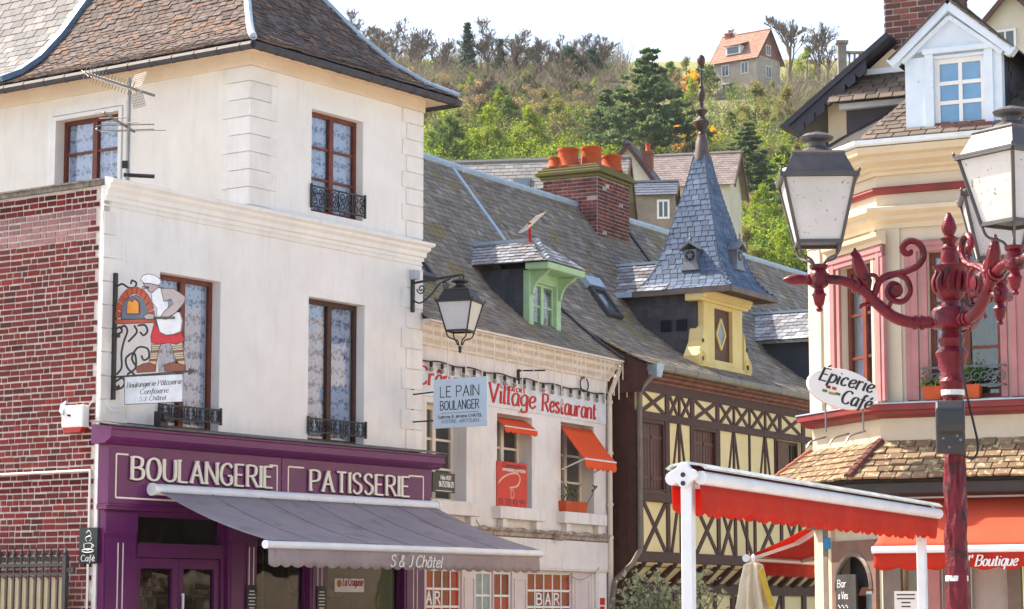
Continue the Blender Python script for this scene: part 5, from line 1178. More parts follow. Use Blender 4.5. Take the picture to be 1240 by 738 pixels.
mbuild(lambda b: (b.box(C, .1, CE - .1, 2.45, 2.5, -6, -.1), b.box(C, .1, CE - .1, 5.3, 5.4, -6, -.15)), 'floor_slab', m_room, tim)
def beam(z0, z1, o1, s0=0, s1=CE, nm='beam', m=None): return mbuild(lambda b: b.box(C, s0, s1, z0, z1, -.01, o1), nm, m or m_tim, tim, bevel=.008)
beam(5.56, 5.72, .036); beam(5.06, 5.20, .040); beam(3.60, 3.78, .075); beam(2.53, 2.72, .06)
mbuild(lambda b: b.prof(C, .12, CE, [(0, 5.72), (.05, 5.72), (.05, 5.76), (.12, 5.79), (.13, 5.83), (.2, 5.86), (.21, 5.9), (0, 5.92)]), 'moulded_cornice', m_timw, tim)
def post(a, z0, z1, w=.12, o=.028, nm='post'): mbuild(lambda b: b.box(C, a - w / 2, a + w / 2, z0, z1, -.01, o), nm, m_tim, tim)
def brace(a0, z0, a1, z1, w=.075, o=.022): mbuild(lambda b: b.fbar(C, a0, z0, a1, z1, w, -.01, o), 'brace', m_tim, tim)
zt0, zt1 = 5.20, 5.56
for zx, w in ((168, .15), (325, .15), (395, .07), (470, .14), (615, .14), (710, .07), (800, .07), (890, .07), (975, .12), (1108, .16)): post(cx(zx), zt0, zt1, w)
for l, r_ in ((180, 310), (340, 386), (408, 460), (482, 606), (630, 700), (722, 792), (812, 882), (902, 967), (985, 1096)):
    brace(cx(l), zt1, cx(r_), zt0, .07, .020); brace(cx(l), zt0, cx(r_), zt1, .07, .024)
for zx, w in ((325, .17), (395, .06), (466, .1), (618, .16), (710, .06), (800, .06), (890, .06), (950, .1), (1108, .16)): post(cx(zx, 500), 3.78, 5.06, w)
post(.06, 2.72, 5.06, .13)
for zx in (395, 710, 890):
    a = cx(zx, 480)
    for k in (-1, 1): brace(a + k * .03, 5.06, a + k * .36, 3.78, .06, .020 + .002 * k)
zb0, zb1 = 2.72, 3.60
for zx, w in ((172, .13), (325, .13), (400, .12), (466, .1), (610, .13), (705, .1), (770, .08), (815, .1), (965, .12), (1070, .12)): post(cx2(zx), zb0, zb1, w)
for l, r_ in ((186, 312), (484, 604), (628, 700), (838, 945), (985, 1060)):
    brace(cx2(l), zb1, cx2(r_), zb0, .09, .020); brace(cx2(l), zb0, cx2(r_), zb1, .09, .024)
brace(cx2(382), zb1, cx2(345), zb0, .08); brace(cx2(722), zb1, cx2(800), zb0, .09)
# shutters and window
def shutter(rc, o, halves=2):
    a0, a1, z0, z1 = rc; w = (a1 - a0) / halves
    fr_ = mbuild(lambda b: (b.box(C, a0, a0 + .04, z0, z1, -.1, .03), b.box(C, a1 - .04, a1, z0, z1, -.1, .031), b.box(C, a0 + .04, a1 - .04, z1 - .05, z1, -.1, .03), b.box(C, a0 - .03, a1 + .03, z0 - .0, z0 + .03, -.1, .07)), 'window_frame', m_tim, tim)
    for k in range(halves):
        l, r_ = a0 + .045 + k * w * .97, a0 + .04 + (k + 1) * w * .95
        mbuild(lambda b: (b.box(C, l, r_ - .012, z0 + .03, z1 - .05, o - .03, o), b.box(C, l + .02, r_ - .03, z0 + .2, z0 + .26, o, o + .015), b.box(C, l + .02, r_ - .03, z1 - .32, z1 - .26, o, o + .015)), 'shutter', m_shut, fr_)
        n = 4
        for q in range(1, n): mbuild(lambda b: b.box(C, l + (r_ - l) * q / n - .006, l + (r_ - l) * q / n + .006, z0 + .03, z1 - .05, o, o + .004), 'board_joint', m_tim, fr_)
shutter(sh1, -.02); shutter(sh2, -.03)
a0, a1, z0, z1 = sh3
window(tim, C, sh3, -.06, m_tim, m_dglass, .06, 2, 3, 2, None, mull=.03, depth=.05, backing=m_room)
mbuild(lambda b: b.box(C, a0 - .02, a0 + .5, z0 + .03, z1 - .04, .03, .06), 'shutter', m_shut, tim)
# jetty: coved panels between brackets, then the recessed ground floor
GO = -.42
cov = mbuild(lambda b: b.hexa([C.p(0, 2.2, GO - .05), C.p(CE, 2.2, GO - .05), C.p(CE, 2.2, GO), C.p(0, 2.2, GO), C.p(0, 2.53, -.1), C.p(CE, 2.53, -.1), C.p(CE, 2.53, -.02), C.p(0, 2.53, -.02)]), 'jetty_panel', m_yel, tim)
s = .25
while s < CE:
    K = Fr(C.p(s, 0), C.en, (0, 0, 1), C.ex)
    mbuild(lambda b: b.poly(K, [(GO - .02, 2.12), (GO + .1, 2.16), (-.0, 2.46), (.05, 2.53), (-.2, 2.53), (GO - .02, 2.4)], 0, .12), 'jetty_bracket', m_tim, tim); s += .62
b = MB(); gw = C.off(0, 0, GO); b.wall(gw, 0, CE, 0, 2.2, [(.9, 2.3, .0, 2.05)], depth=.2); b.build('ground_wall', m_yel, tim)
mbuild(lambda b: b.box(gw, 0, CE, 1.98, 2.19, .0, .05), 'ground_beam', m_tim, tim)
for s, w in ((.1, .2), (.75, .2), (2.4, .2), (3.4, .15), (4.1, .12), (4.9, .15), (5.6, .25), (6.3, .15), (7.3, .15), (8.4, .2)): mbuild(lambda b: b.box(gw, s - w / 2, s + w / 2, 0, 1.98, 0, .04), 'ground_post', m_tim, tim)
for l, r_ in ((6.4, 7.2), (5.05, 5.5)):
    for z0, z1 in ((.9, 1.95), (1.95, .9)): mbuild(lambda b: b.fbar(gw, l, z0, r_, z1, .09, 0, .025 + .004 * (z0 > 1)), 'brace', m_tim, tim)
mbuild(lambda b: (b.box(gw, .92, 2.28, .05, 2.03, -.16, -.1), b.box(gw, 1.1, 2.1, .9, 1.8, -.1, -.085)), 'house_door', m_shut, tim)
# gutter, downpipe
b = MB(); b.tube([C.p(.42, 5.965, .3), C.p(CE, 5.965, .3)], .075, 10)
for k in range(12): b.tube([C.p(.9 + k * .95, 5.965, .3), C.p(.93 + k * .95, 5.965, .3)], .083, 10)
b.build('gutter', mat('weathered_zinc', (.20, .19, .17), (.30, .25, .15), scale=5, rough=.5, metal=.3), tim, smooth=True)
mbuild(lambda b: b.hexa([C.p(.18, 5.78, .2), C.p(.36, 5.78, .2), C.p(.36, 5.78, .36), C.p(.18, 5.78, .36), C.p(.1, 6.02, .16), C.p(.42, 6.02, .16), C.p(.42, 6.02, .4), C.p(.1, 6.02, .4)]), 'rain_hopper', m_zinc, tim)
b = MB(); b.tube([C.p(.2, 5.8, .25), C.p(.1, 5.6, .1), C.p(.04, 5.5, .08), C.p(.04, 2.75, .08), C.p(-.1, 2.5, .0), C.p(-.28, 2.2, -.25), C.p(-.3, 1.9, -.3), C.p(-.3, 0, -.3)], .05, 8)
for z in (5.2, 4.2, 3.2): b.tube([C.p(.04, z, .08), C.p(.04, z + .05, .08)], .06, 8)
b.build('downpipe', mat('brown_grey_pipe', (.20, .16, .13), (.15, .12, .1), rough=.5), tim, smooth=True)
# ---- roof
PC = [(.32, 5.99), (-.2, 6.24), (-.8, 6.58), (-1.55, 7.13), (-2.0, 7.74), (-2.5, 8.43), (-3.0, 9.08), (-3.5, 9.76)]
fC = lambda s: pl([C.p(s, z, o) for o, z in PC])
RE = 17.0
rC = surf(fC(-.12), fC(RE), 12).build('roof', m_under, tim)
cover(rC, 'roof_slate', m_mslate, fC(-.12), fC(RE), 42, .20, .02, .085, 1.5, rnd=.007, wv=.15, limit=300)
mbuild(lambda b: b.quad(C.p(-.12, 9.74, -3.52), C.p(RE, 9.74, -3.52), C.p(RE, 5.9, -7.5), C.p(-.12, 5.9, -7.5)), 'back_roof', m_under, tim)
b = MB(); P = [C.p(-.1, z - .02, o) for o, z in PC]; b.add(P + [C.p(-.1, 5.5, -3.5), C.p(-.1, 5.5, .2)], [tuple(range(len(P) + 2))]); b.add([C.p(-.1, 9.7, -3.5), C.p(-.1, 5.5, -3.5), C.p(-.1, 5.5, -7.5)], [(0, 1, 2)]); b.build('gable', m_tim, tim)
b = MB(); b.tube([C.p(-.12, 9.80, -3.5), C.p(RE, 9.80, -3.5)], .075, 8); b.build('ridge_flashing', m_zinc, rC, smooth=True)
mbuild(lambda b: [b.bar(fC(6.15)(.45 + i * .055) + V((0, 0, .06)), fC(6.15)(.45 + (i + 1) * .055) + V((0, 0, .06)), .11, .07) for i in range(9)], 'roof_flashing', m_gutter, rC)
def on_roof(fr, P, x, y):
    best = None
    for i in range(200):
        o = P[0][0] + (P[-1][0] - P[0][0]) * i / 199; s_, z_ = fr.px(x, y, o); d = abs(z_ - rz(o, P))
        if best is None or d < best[0]: best = (d, s_, o)
    return best[1], best[2]
s_, o_ = on_roof(C, PC, 731, 372)
skylight(tim, C, PC, 1, 0, s_, o_ + .2, .6, .44)
# ---- turret
tu = -.2; t0, t1 = 3.27, 5.12
td = mbuild(lambda b: (b.box(C, t0 + .02, t1 - .02, 6.0, 7.72, -2.6, tu - .12),), 'turret_body', mat('turret_slate', (.075, .072, .08), (.055, .053, .06), scale=3, rough=.5, bump=.2, bscale=40), tim)
CK = Fr(C.p(t0, 0), C.en, (0, 0, 1), -C.ex); ms = []; rr = random.Random(18)
for i in range(13):
    z = 6.25 + i * .115; x = -2.4 + (i % 2) * .08
    while x < tu - .16:
        if rz(x + .08, PC) < z + .08:
            M = Matrix.Identity(4); M.col[0] = (*(CK.ex * .155), 0); M.col[1] = (0, 0, .15, 0); M.col[2] = (*(CK.en * .01), 0); M.col[3] = (*CK.p(min(x + .08, tu - .21), z + .055, -.012 + .004 * (i % 2) + rr.random() * .003), 1); ms.append(M)
        x += .16
pieces(td, 'cheek_slate', mat('turret_cheek_slate', (.085, .08, .088), (.065, .062, .07), scale=5, rough=.45, vary=.2), ms, 140)
for (x, y) in ((807, 395), (826, 394)):
    a, z = CK.px(x, y); mbuild(lambda b: b.box(CK, a - .11, a + .11, z - .11, z + .11, .002, .02), 'cheek_window', mat('black_pane', (.012, .013, .03), rough=.2, spec=.6), td)
b = MB(); b.box(C, 3.32, 3.80, 6.35, 7.52, tu - .25, tu); b.box(C, 4.62, 5.08, 6.35, 7.52, tu - .25, tu); b.box(C, 3.80, 4.62, 7.44, 7.52, tu - .2, tu - .01); b.box(C, 3.80, 4.62, 6.35, 6.44, tu - .2, tu + .0); b.box(C, 3.02, 5.4, 6.08, 6.35, tu - .3, tu + .02)
tf = b.build('turret_front', m_yelp, tim, bevel=.012)
mbuild(lambda b: (b.prof(C, 3.12, 5.28, [(tu - .3, 7.52), (tu + .03, 7.52), (tu + .05, 7.56), (tu + .1, 7.58), (tu + .1, 7.62), (tu + .16, 7.66), (tu + .16, 7.71), (tu - .3, 7.71)], 0, 0), b.poly(C, [(5.05, 7.71), (5.36, 7.71), (5.36, 7.8), (5.2, 7.86), (5.05, 7.8)], tu, tu + .14)), 'turret_cornice', m_yelp, tf, bevel=.008)
for sgn, sc in ((-1, 3.3), (1, 5.1)):
    pts = [(0, .95), (.06, .8), (.1, .6), (.22, .45), (.34, .28), (.34, .12), (.26, .0), (0, 0)]
    P = [(sc + sgn * x * .95, 6.2 + z * .9) for x, z in (pts if sgn > 0 else pts)]
    v_ = mbuild(lambda b: b.poly(C, P, tu - .28, tu + .03), 'volute', m_yelp, tf, bevel=.012)
    b = MB(); c = (sc + sgn * .13, 6.41)
    ftube(b, C, spiral(c, .19, 1.35, -sgn * pi / 2 + (pi if sgn < 0 else 0), 26, .3, sgn), .022, tu + .035, 6)
    b.build('volute_scroll', m_yelp, tf)
    mbuild(lambda b: [b.lathe(C.p(c[0] + sgn * dx_, c[1] + dz_, tu + .03), [(.0, 0), (r_, .0), (r_, .012), (0, .013)], 12, C.en) for dx_, dz_, r_ in ((0, 0, .05), (-.03, .34, .04))], 'volute_hole', m_tim, tf)
pn = mbuild(lambda b: b.box(C, 3.80, 4.62, 6.44, 7.44, tu - .16, tu - .08), 'turret_panel', m_shut, tf)
mid = (4.21, 6.97)
b = MB(); D_ = [(mid[0], mid[1] + .3), (mid[0] + .2, mid[1]), (mid[0], mid[1] - .3), (mid[0] - .2, mid[1])]
for i in range(4): b.fbar(C, *D_[i], *D_[(i + 1) % 4], .045, tu - .08, tu - .05 + .002 * (i % 2))
b.build('diamond', m_yelp, tf); mbuild(lambda b: b.poly(C, D_, tu - .08, tu - .07), 'diamond_pane', m_palepane, tf)
# spire: flared square pyramid
sc_, oc_ = 4.2, -.62
sp_ = [(7.75, 1.05), (7.85, .90), (8.0, .79), (8.25, .67), (8.6, .56), (9.1, .435), (9.55, .32), (10.05, .20), (10.45, .125)]
def spc(i, j): return pl([C.p(sc_ + i * r_, z, oc_ + j * r_) for z, r_ in sp_])
spire = None
sb2 = MB()
for (i0, j0), (i1, j1) in (((-1, -1), (-1, 1)), ((-1, 1), (1, 1)), ((1, 1), (1, -1)), ((1, -1), (-1, -1))):
    x = surf(spc(i0, j0), spc(i1, j1), 14); sb2.add(x.v, x.f)
spire = sb2.build('spire', m_under, tim)
m_sp = m_slateb
for (c_a, c_b, lim) in ((spc(-1, -1), spc(-1, 1), 200), (spc(-1, 1), spc(1, 1), 100), (spc(1, 1), spc(1, -1), 0)):
    cover(spire, 'spire_slate', m_sp, c_a, c_b, 27, .155, .011, .05, 1.5, wv=.15, limit=lim)
b = MB()
for i, j in ((-1, 1), (1, 1), (-1, -1)): b.tube([spc(i, j)(t / 16) + V((0, 0, .015)) for t in range(17)], .022, 5)
b.build('hip_roll', mat('spire_hip', (.12, .14, .18), (.09, .1, .13), rough=.45, metal=.3), spire)
b = MB()
for (i0, j0), (i1, j1) in (((-1, -1), (-1, 1)), ((-1, 1), (1, 1)), ((1, 1), (1, -1))):
    P, Q_ = C.p(sc_ + i0 * 1.07, 7.70, oc_ + j0 * 1.07), C.p(sc_ + i1 * 1.07, 7.70, oc_ + j1 * 1.07); b.bar(P, Q_, .06, .1)
b.build('spire_eave', m_timw if False else mat('grey_brown_board', (.20, .15, .12), (.13, .10, .085), rough=.6, bump=.1), spire)
mbuild(lambda b: b.box(C, sc_ - 1.03, sc_ + 1.03, 7.715, 7.735, oc_ - 1.03, oc_ + 1.03), 'spire_soffit', m_tim, spire)
# star lucarnes
m_lead2 = mat('lead_grey', (.24, .25, .27), (.18, .19, .2), rough=.5, metal=.3)
def lucarne(fr_, a, z):
    P = [(a - .2, z), (a + .2, z), (a + .2, z + .05), (a - .2, z + .05)]
    b = MB(); b.box(fr_, a - .13, a + .13, z, z + .24, -.25, .1); b.poly(fr_, [(a - .21, z + .22), (a - .19, z + .26), (a, z + .40), (a + .19, z + .26), (a + .21, z + .22), (a, z + .36)], -.3, .16); b.hexa([fr_.p(a - .2, z - .16, .12), fr_.p(a + .2, z - .16, .12), fr_.p(a + .2, z - .16, .0), fr_.p(a - .2, z - .16, .0), fr_.p(a - .13, z, .1), fr_.p(a + .13, z, .1), fr_.p(a + .13, z, .0), fr_.p(a - .13, z, .0)]); b.lathe(fr_.p(a, z + .38, .1), [(.02, 0), (.03, .06), (.012, .1), (.02, .14), (0, .2)], 6)
    l_ = b.build('lucarne', m_lead2, spire)
    mbuild(lambda b: b.lathe(fr_.p(a, z + .12, .1), [(.0, 0), (.1, .0), (.1, .006), (0, .007)], 14, fr_.en), 'lucarne_hole', m_black, spire)
    st = [(a + (.085 if k % 2 == 0 else .035) * sin(k * pi / 5), z + .12 + (.085 if k % 2 == 0 else .035) * cos(k * pi / 5)) for k in range(10)]
    mbuild(lambda b: b.poly(fr_, st, .107, .115), 'star', m_lead2, spire)
CK2 = Fr(C.p(sc_ - .66, 0), C.en, (0, 0, 1), -C.ex); a, z = CK2.px(838.5, 318); lucarne(CK2, a, z)
CK3 = Fr(C.p(0, 0, oc_ + .66), C.ex, (0, 0, 1), C.en); a, z = CK3.px(890.5, 318); lucarne(CK3, a, z)
# lead cap and finial
P = C.p(sc_, 10.42, oc_)
thin = lambda q: [(r_ * .76, h_) for r_, h_ in q]
b = MB(); b.lathe(P, [(.17, -.02), (.16, .1), (.13, .22), (.12, .36), (.09, .42), (.085, .5)], 12); b.build('spire_cap', mat('lead_brown', (.14, .10, .085), (.10, .075, .065), rough=.5, metal=.3), spire, smooth=True)
b = MB(); b.lathe(P, thin([(.08, .48), (.10, .52), (.07, .56), (.13, .62), (.2, .70), (.21, .76), (.12, .82), (.06, .88), (.15, .95), (.16, .99), (.06, 1.04), (.05, 1.15), (.08, 1.2), (.11, 1.3), (.06, 1.38), (.045, 1.42), (.07, 1.46), (.035, 1.5), (.025, 1.6), (.022, 1.85), (.03, 1.87), (.09, 1.92), (.11, 1.99), (.09, 2.06), (.03, 2.1), (0, 2.1)]), 14); b.build('finial', m_iron if False else mat('finial_brown', (.09, .06, .05), (.06, .045, .04), rough=.5, metal=.3), spire, smooth=True)
# saddle roof from spire back into the main slope
LA = pl([C.p(3.1, 7.72, -2.15), C.p(4.2, 8.42, -2.55)]); LB = pl([C.p(3.1, 7.72, -.9), C.p(4.2, 8.42, -.9)])
sadd = surf(LA, LB, 3).build('saddle_roof', m_under, tim); cover(sadd, 'roof_slate', m_wslate, LA, LB, 8, .2, .02, .1, 1.4, limit=60)
surf(pl([C.p(5.3, 7.72, -.9), C.p(4.2, 8.42, -.9)]), pl([C.p(5.3, 7.72, -2.1), C.p(4.2, 8.42, -2.55)]), 3).build('saddle_roof', m_under, tim)
b = MB(); b.bar(C.p(4.2, 8.46, -2.6), C.p(4.2, 8.46, -1.0), .15, .05); b.bar(C.p(3.05, 7.76, -2.2), C.p(4.18, 8.46, -2.6), .16, .04); b.bar(C.p(3.05, 7.70, -2.1), C.p(3.05, 7.70, -1.6), .05, .1); b.build('saddle_flashing', m_zinc, sadd)
# ---- second, red dormer further along
r0, r1 = 9.3, 11.2; ro = -.35
d2 = mbuild(lambda b: b.box(C, r0, r1, 6.1, 7.35, -2.1, ro - .05), 'dormer', mat('dormer_slate', (.055, .06, .075)), tim)
mbuild(lambda b: (b.box(C, r0 - .02, r0 + .2, 6.2, 7.3, ro - .06, ro + .02), b.box(C, r0 + .2, r1, 6.2, 6.9, ro - .06, ro)), 'dormer_frame', m_yelp, d2)
mbuild(lambda b: b.prof(C, r0 - .25, r1 + .2, [(ro - .1, 7.3), (ro + .3, 7.26), (ro + .42, 7.3), (ro + .42, 7.36), (ro - .1, 7.4)]), 'dormer_canopy', mat('dark_red_paint', (.22, .02, .018), (.17, .016, .015), rough=.5), d2)
LA = pl([C.p(r0 - .25, 7.38, -1.9), C.p((r0 + r1) / 2, 8.1, -2.3)]); LB = pl([C.p(r0 - .25, 7.38, ro + .42), C.p((r0 + r1) / 2, 8.1, ro)])
surf(LA, LB, 3).build('dormer_roof', m_under, d2); cover(d2, 'dormer_slate', m_wslate, LA, LB, 8, .2, .012, .05, 1.6, limit=60)
mbuild(lambda b: (b.bar(C.p(r0 - .28, 7.42, -2.0), C.p((r0 + r1) / 2, 8.14, -2.35), .18, .04), b.bar(C.p((r0 + r1) / 2, 8.14, -2.3), C.p((r0 + r1) / 2, 8.14, ro), .12, .05)), 'dormer_flashing', m_zinc, d2)
# ------------------------------------------------------------------ chimney on the ridge
m_cbrick = mat('chimney_brick', (.19, .065, .055), (.11, .045, .04), scale=10, rough=.95, bump=.5, bscale=60, cols=[(.25, .055, .045), (.16, .058, .052), (.10, .048, .044), (.29, .06, .048), (.13, .058, .058)], vary=.35)
m_cmort = mat('chimney_mortar', (.60, .52, .49), (.30, .24, .22), scale=6, rough=.95, bump=.5)
m_moss = mat('mossy_stone', (.16, .12, .08), (.17, .17, .03), scale=4, rough=.95, bump=.5, bscale=30)
m_pot = mat('terracotta', (.55, .10, .025), (.42, .065, .02), scale=5, rough=.8, bump=.1)
def brickstack(parent, fr, s0, s1, o0, o1, z0, z1, mb, mm, ch=.075, limit=160, skip=0.0, bl=.22):
    core = mbuild(lambda b: b.box(fr, s0, s1, z0, z1, o0, o1), 'chimney_stack', mm, parent)
    ms = []; rr = random.Random(2); i = 0; z = z0
    F1 = Fr(fr.p(s0, 0, o0), fr.en, (0, 0, 1), -fr.ex); F2 = Fr(fr.p(s0, 0, o1), fr.ex, (0, 0, 1), fr.en)
    F3 = Fr(fr.p(s1, 0, o1), fr.ex * 0 - fr.en, (0, 0, 1), fr.ex)
    while z < z1 - ch * .5:
        for F, ln in ((F1, o1 - o0), (F2, s1 - s0), (F3, o1 - o0)):
            x = -(bl / 2 if i % 2 else 0) * 1.0
            while x < ln - .02:
                a, c = max(x, 0), min(x + bl, ln); x += bl
                if c - a < .04 or rr.random() < skip: continue
                M = Matrix.Identity(4); M.col[0] = (*(F.ex * (c - a - .02)), 0); M.col[1] = (0, 0, ch - .019, 0); M.col[2] = (*(F.en * .03), 0)
                M.col[3] = (*F.p((a + c) / 2, z + ch / 2, -.005 + rr.random() * .008), 1); ms.append(M)
        z += ch; i += 1
    pieces(core, 'brick', mb, ms, limit); return core
def pot(parent, P, r, h, m=None):
    b = MB(); b.lathe(P, [(r * 1.0, 0), (r * 1.06, .03), (r * .95, .06), (r * .84, h * .8), (r * .9, h * .86), (r * .96, h * .9), (r * .96, h), (r * .78, h), (r * .74, h * .5)], 14); return b.build('chimney_pot', m or m_pot, parent, smooth=True)
c0, c1 = 11.25, 12.75
brickstack(tim, B, c0, c1, -3.62, -2.4, 8.6, 10.35, m_cbrick, m_cmort, skip=.06)
mbuild(lambda b: (b.box(B, c0 - .06, c1 + .06, 10.352, 10.42, -3.68, -2.34), b.box(B, c0 - .13, c1 + .13, 10.422, 10.5, -3.75, -2.27), b.box(B, c0 - .09, c1 + .09, 10.502, 10.56, -3.71, -2.31), b.box(B, c0 - .02, c1 + .02, 10.562, 10.62, -3.64, -2.38)), 'chimney_cap', m_moss, tim, bevel=.02)
mbuild(lambda b: (b.box(B, c0 - .12, c0 + .9, 9.3, 9.75, -4.5, -3.63), b.box(B, c0 - .08, c0 + .9, 9.752, 10.02, -4.3, -3.63), b.box(B, c0 - .04, c0 + .9, 10.022, 10.2, -4.1, -3.63)), 'chimney_shoulder', m_moss, tim, bevel=.01)
for (xx, yy, r_, hh, oo) in ((667, 197, .15, .22, -3.4), (688, 197, .23, .40, -3.15), (704, 196, .17, .34, -3.5), (716, 196, .23, .46, -2.8), (732, 196, .18, .36, -3.2), (741, 197, .22, .34, -2.55)):
    s_, z_ = B.px(xx, yy, oo); s_ = max(c0 + .1, min(c1 - .1, s_)); pot(tim, B.p(s_, 10.6, oo), r_, hh)

# ================================================================== corner building with the grocery
m_dw = mat('cream_limewash', (.63, .54, .41), (.55, .47, .36), scale=1.5, rough=.85, bump=.1, bscale=50, streak=(.5, .42, .32), streak_amt=.3)
m_dc = mat('cream_cornice', (.66, .55, .38), (.58, .48, .33), scale=2, rough=.8, bump=.08)
m_pink = mat('dusky_pink_paint', (.44, .195, .19), (.36, .155, .155), scale=3, rough=.6, bump=.06)
m_dred = mat('dark_red_ledge', (.25, .035, .035), (.18, .03, .03), scale=3, rough=.5, bump=.05)
m_dormw = mat('blue_white_paint', (.66, .74, .80), (.58, .66, .74), scale=4, rough=.6, bump=.12, spots=((.35, .33, .32), 9, .68))
cor_ = thing('corner_building', D2.p(0, 0), 'cream corner house with canted corner, red ledge and white roof dormer', 'building')
D1E = 1.74; MIT = tan(radians(22.1))
D3 = wallfr(D1.p(D1E, 0), 24, -1)
W2 = [(.60, 1.45, 4.10, 5.84), (1.95, 2.8, 4.10, 5.84)]; W1 = (D1.s(1061, 400), D1.s(1019, 400), 4.10, 5.80)
door1 = (.20, 1.10, .13, 2.35)
shop2 = (.25, 4.2, .35, 2.55)
b = MB(); b.wall(D2, 0, 4.6, 0, 7.0, W2 + [shop2], depth=.16); b.build('wall', m_dw, cor_)
b = MB(); b.wall(D1, 0, D1E, 0, 7.0, [W1, door1], depth=.16); b.wall(D3, 0, 9, 0, 7.0); b.build('wall', m_dw, cor_)
b = MB(); b.wall(Fr(D2.p(4.6, 0), -D2.en, (0, 0, 1), D2.ex), 0, 8, 0, 7.0); b.build('wall', m_dw, cor_)
b = MB()
for z in (3.2, 6.2): b.add([D2.p(.15, z, -.3), D2.p(4.4, z, -.3), D2.p(4.4, z, -6), D3.p(6, z, -.3), D3.p(.3, z, -.3)], [(0, 1, 2, 3, 4)])
b.build('floor_slab', m_room, cor_)
def both(profile, m, nm, s1=4.6, e1=D1E, me=.0, bev=0):
    """moulding on the front and on the canted face, mitred at the arris"""
    b = MB(); b.prof(D2, 0, s1, profile, MIT, 0); b.prof(D1, 0, e1, profile, MIT, me); return b.build(nm, m, cor_, bevel=bev)
both([(0, 3.90), (.06, 3.91), (.12, 3.94), (.13, 3.975), (.18, 3.985), (.18, 4.06), (0, 4.07)], m_dred, 'red_ledge', me=MIT)
both([(.181, 4.056), (.195, 4.056), (.195, 4.072), (0, 4.085)], m_zinc, 'ledge_flashing', me=MIT)
both([(0, 6.14), (.04, 6.14), (.04, 6.2), (.1, 6.24), (.1, 6.28), (.17, 6.33), (.17, 6.38), (0, 6.42)], m_dc, 'lower_cornice')
both([(0, 6.555), (.05, 6.56), (.07, 6.6), (.05, 6.64), (0, 6.65)], m_dred, 'red_band')
both([(0, 6.78), (.03, 6.78), (.05, 6.82), (.10, 6.84), (.10, 6.87), (.22, 6.92), (.22, 6.98), (.30, 7.0), (.32, 7.08), (0, 7.09)], m_dc, 'upper_cornice')
both([(.0, 7.092), (.33, 7.092), (.36, 7.11), (.36, 7.16), (.0, 7.2)], mat('gutter_white', (.74, .78, .80), (.62, .66, .68), scale=4, rough=.4), 'gutter')
# pilaster strips
mbuild(lambda b: (b.box(D2, .012, .28, 4.09, 6.14, 0, .03),), 'pilaster', m_dw, cor_)
mbuild(lambda b: b.box(D1, .012, .12, 4.09, 6.14, 0, .03), 'pilaster', m_dw, cor_); mbuild(lambda b: b.box(D1, 1.42, D1E, 4.09, 6.14, 0, .03), 'pilaster', m_dw, cor_)
def surround(fr, rc, wd, top=.14):
    a0, a1, z0, z1 = rc; b = MB()
    for t, o in ((wd, .035), (wd * .72, .05), (wd * .3, .03)):
        b.box(fr, a0 - t, a0 - max(t - wd * .3, 0), z0, z1 + (t if t < top else top), -.01, o); b.box(fr, a1 + max(t - wd * .3, 0), a1 + t, z0, z1 + (t if t < top else top), -.01, o + .001)
    b.box(fr, a0 - wd, a1 + wd, z1 + .001, z1 + top, -.01, .045); b.box(fr, a0 - wd, a1 + wd, z1 + top * .45, z1 + top * .8, .045, .06)
    return b.build('window_surround', m_pink, cor_, bevel=.005)
m_curt = mat('white_curtain', (.78, .80, .84), (.66, .69, .75), scale=3, rough=.9)
def curtain(win, fr, a0, a1, z0, z1, o, m=m_curt):
    b = MB(); n = 24
    for i in range(n):
        s_, t_ = lerp(a0, a1, i / n), lerp(a0, a1, (i + 1) / n); b.quad(fr.p(s_, z0, o + .02 * sin(i * 1.6)), fr.p(t_, z0, o + .02 * sin((i + 1) * 1.6)), fr.p(t_, z1, o + .02 * sin((i + 1) * 1.6)), fr.p(s_, z1, o + .02 * sin(i * 1.6)))
    b.build('curtain', m, win, smooth=True)
for rc in W2:
    surround(D2, rc, .27)
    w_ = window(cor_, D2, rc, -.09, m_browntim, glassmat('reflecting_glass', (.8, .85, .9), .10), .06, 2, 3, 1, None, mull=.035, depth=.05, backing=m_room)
    curtain(w_, D2, rc[0] + .06, rc[0] + .36, rc[2] + .06, rc[3] - .06, -.2); curtain(w_, D2, rc[0] + .48, rc[1] - .05, rc[2] + .06, rc[3] - .06, -.22, mat('dim_curtain', (.16, .13, .11), (.11, .09, .08), rough=.9))
    b = MB(); a0, a1 = rc[0] - .06, rc[1] + .06
    for z in (4.24, 4.46): b.box(D2, a0, a1, z - .012, z + .012, .09, .115)
    for a in (a0, a1): b.tube([D2.p(a, 4.24, .0), D2.p(a, 4.24, .1)], .01, 5); b.tube([D2.p(a, 4.46, .0), D2.p(a, 4.46, .1)], .01, 5)
    for k in range(5):
        c = a0 + (k + .5) * (a1 - a0) / 5; ftube(b, D2, spiral((c - .04, 4.35), .075, 1.3, pi / 2, 16, .25, 1), .009, .1); ftube(b, D2, spiral((c + .05, 4.35), .06, 1.3, -pi / 2, 16, .25, 1), .009, .1)
    b.build('railing', mat('grey_iron', (.13, .14, .16), (.09, .1, .11), rough=.5, metal=.4), w_)
sr = surround(D1, W1, .24)
w_ = window(cor_, D1, W1, -.09, m_browntim, MATS['reflecting_glass'], .07, 2, 3, 1, None, mull=.035, depth=.05, backing=m_room)
curtain(w_, D1, W1[0] + .4, W1[1] - .05, W1[2] + .06, W1[3] - .06, -.2)
mbuild(lambda b: (b.prof(D1, W1[0] - .27, W1[1] + .27, [(0, 5.945), (.05, 5.95), (.06, 6.0), (.12, 6.03), (.13, 6.08), (0, 6.12)]),), 'window_head', m_dc, cor_)
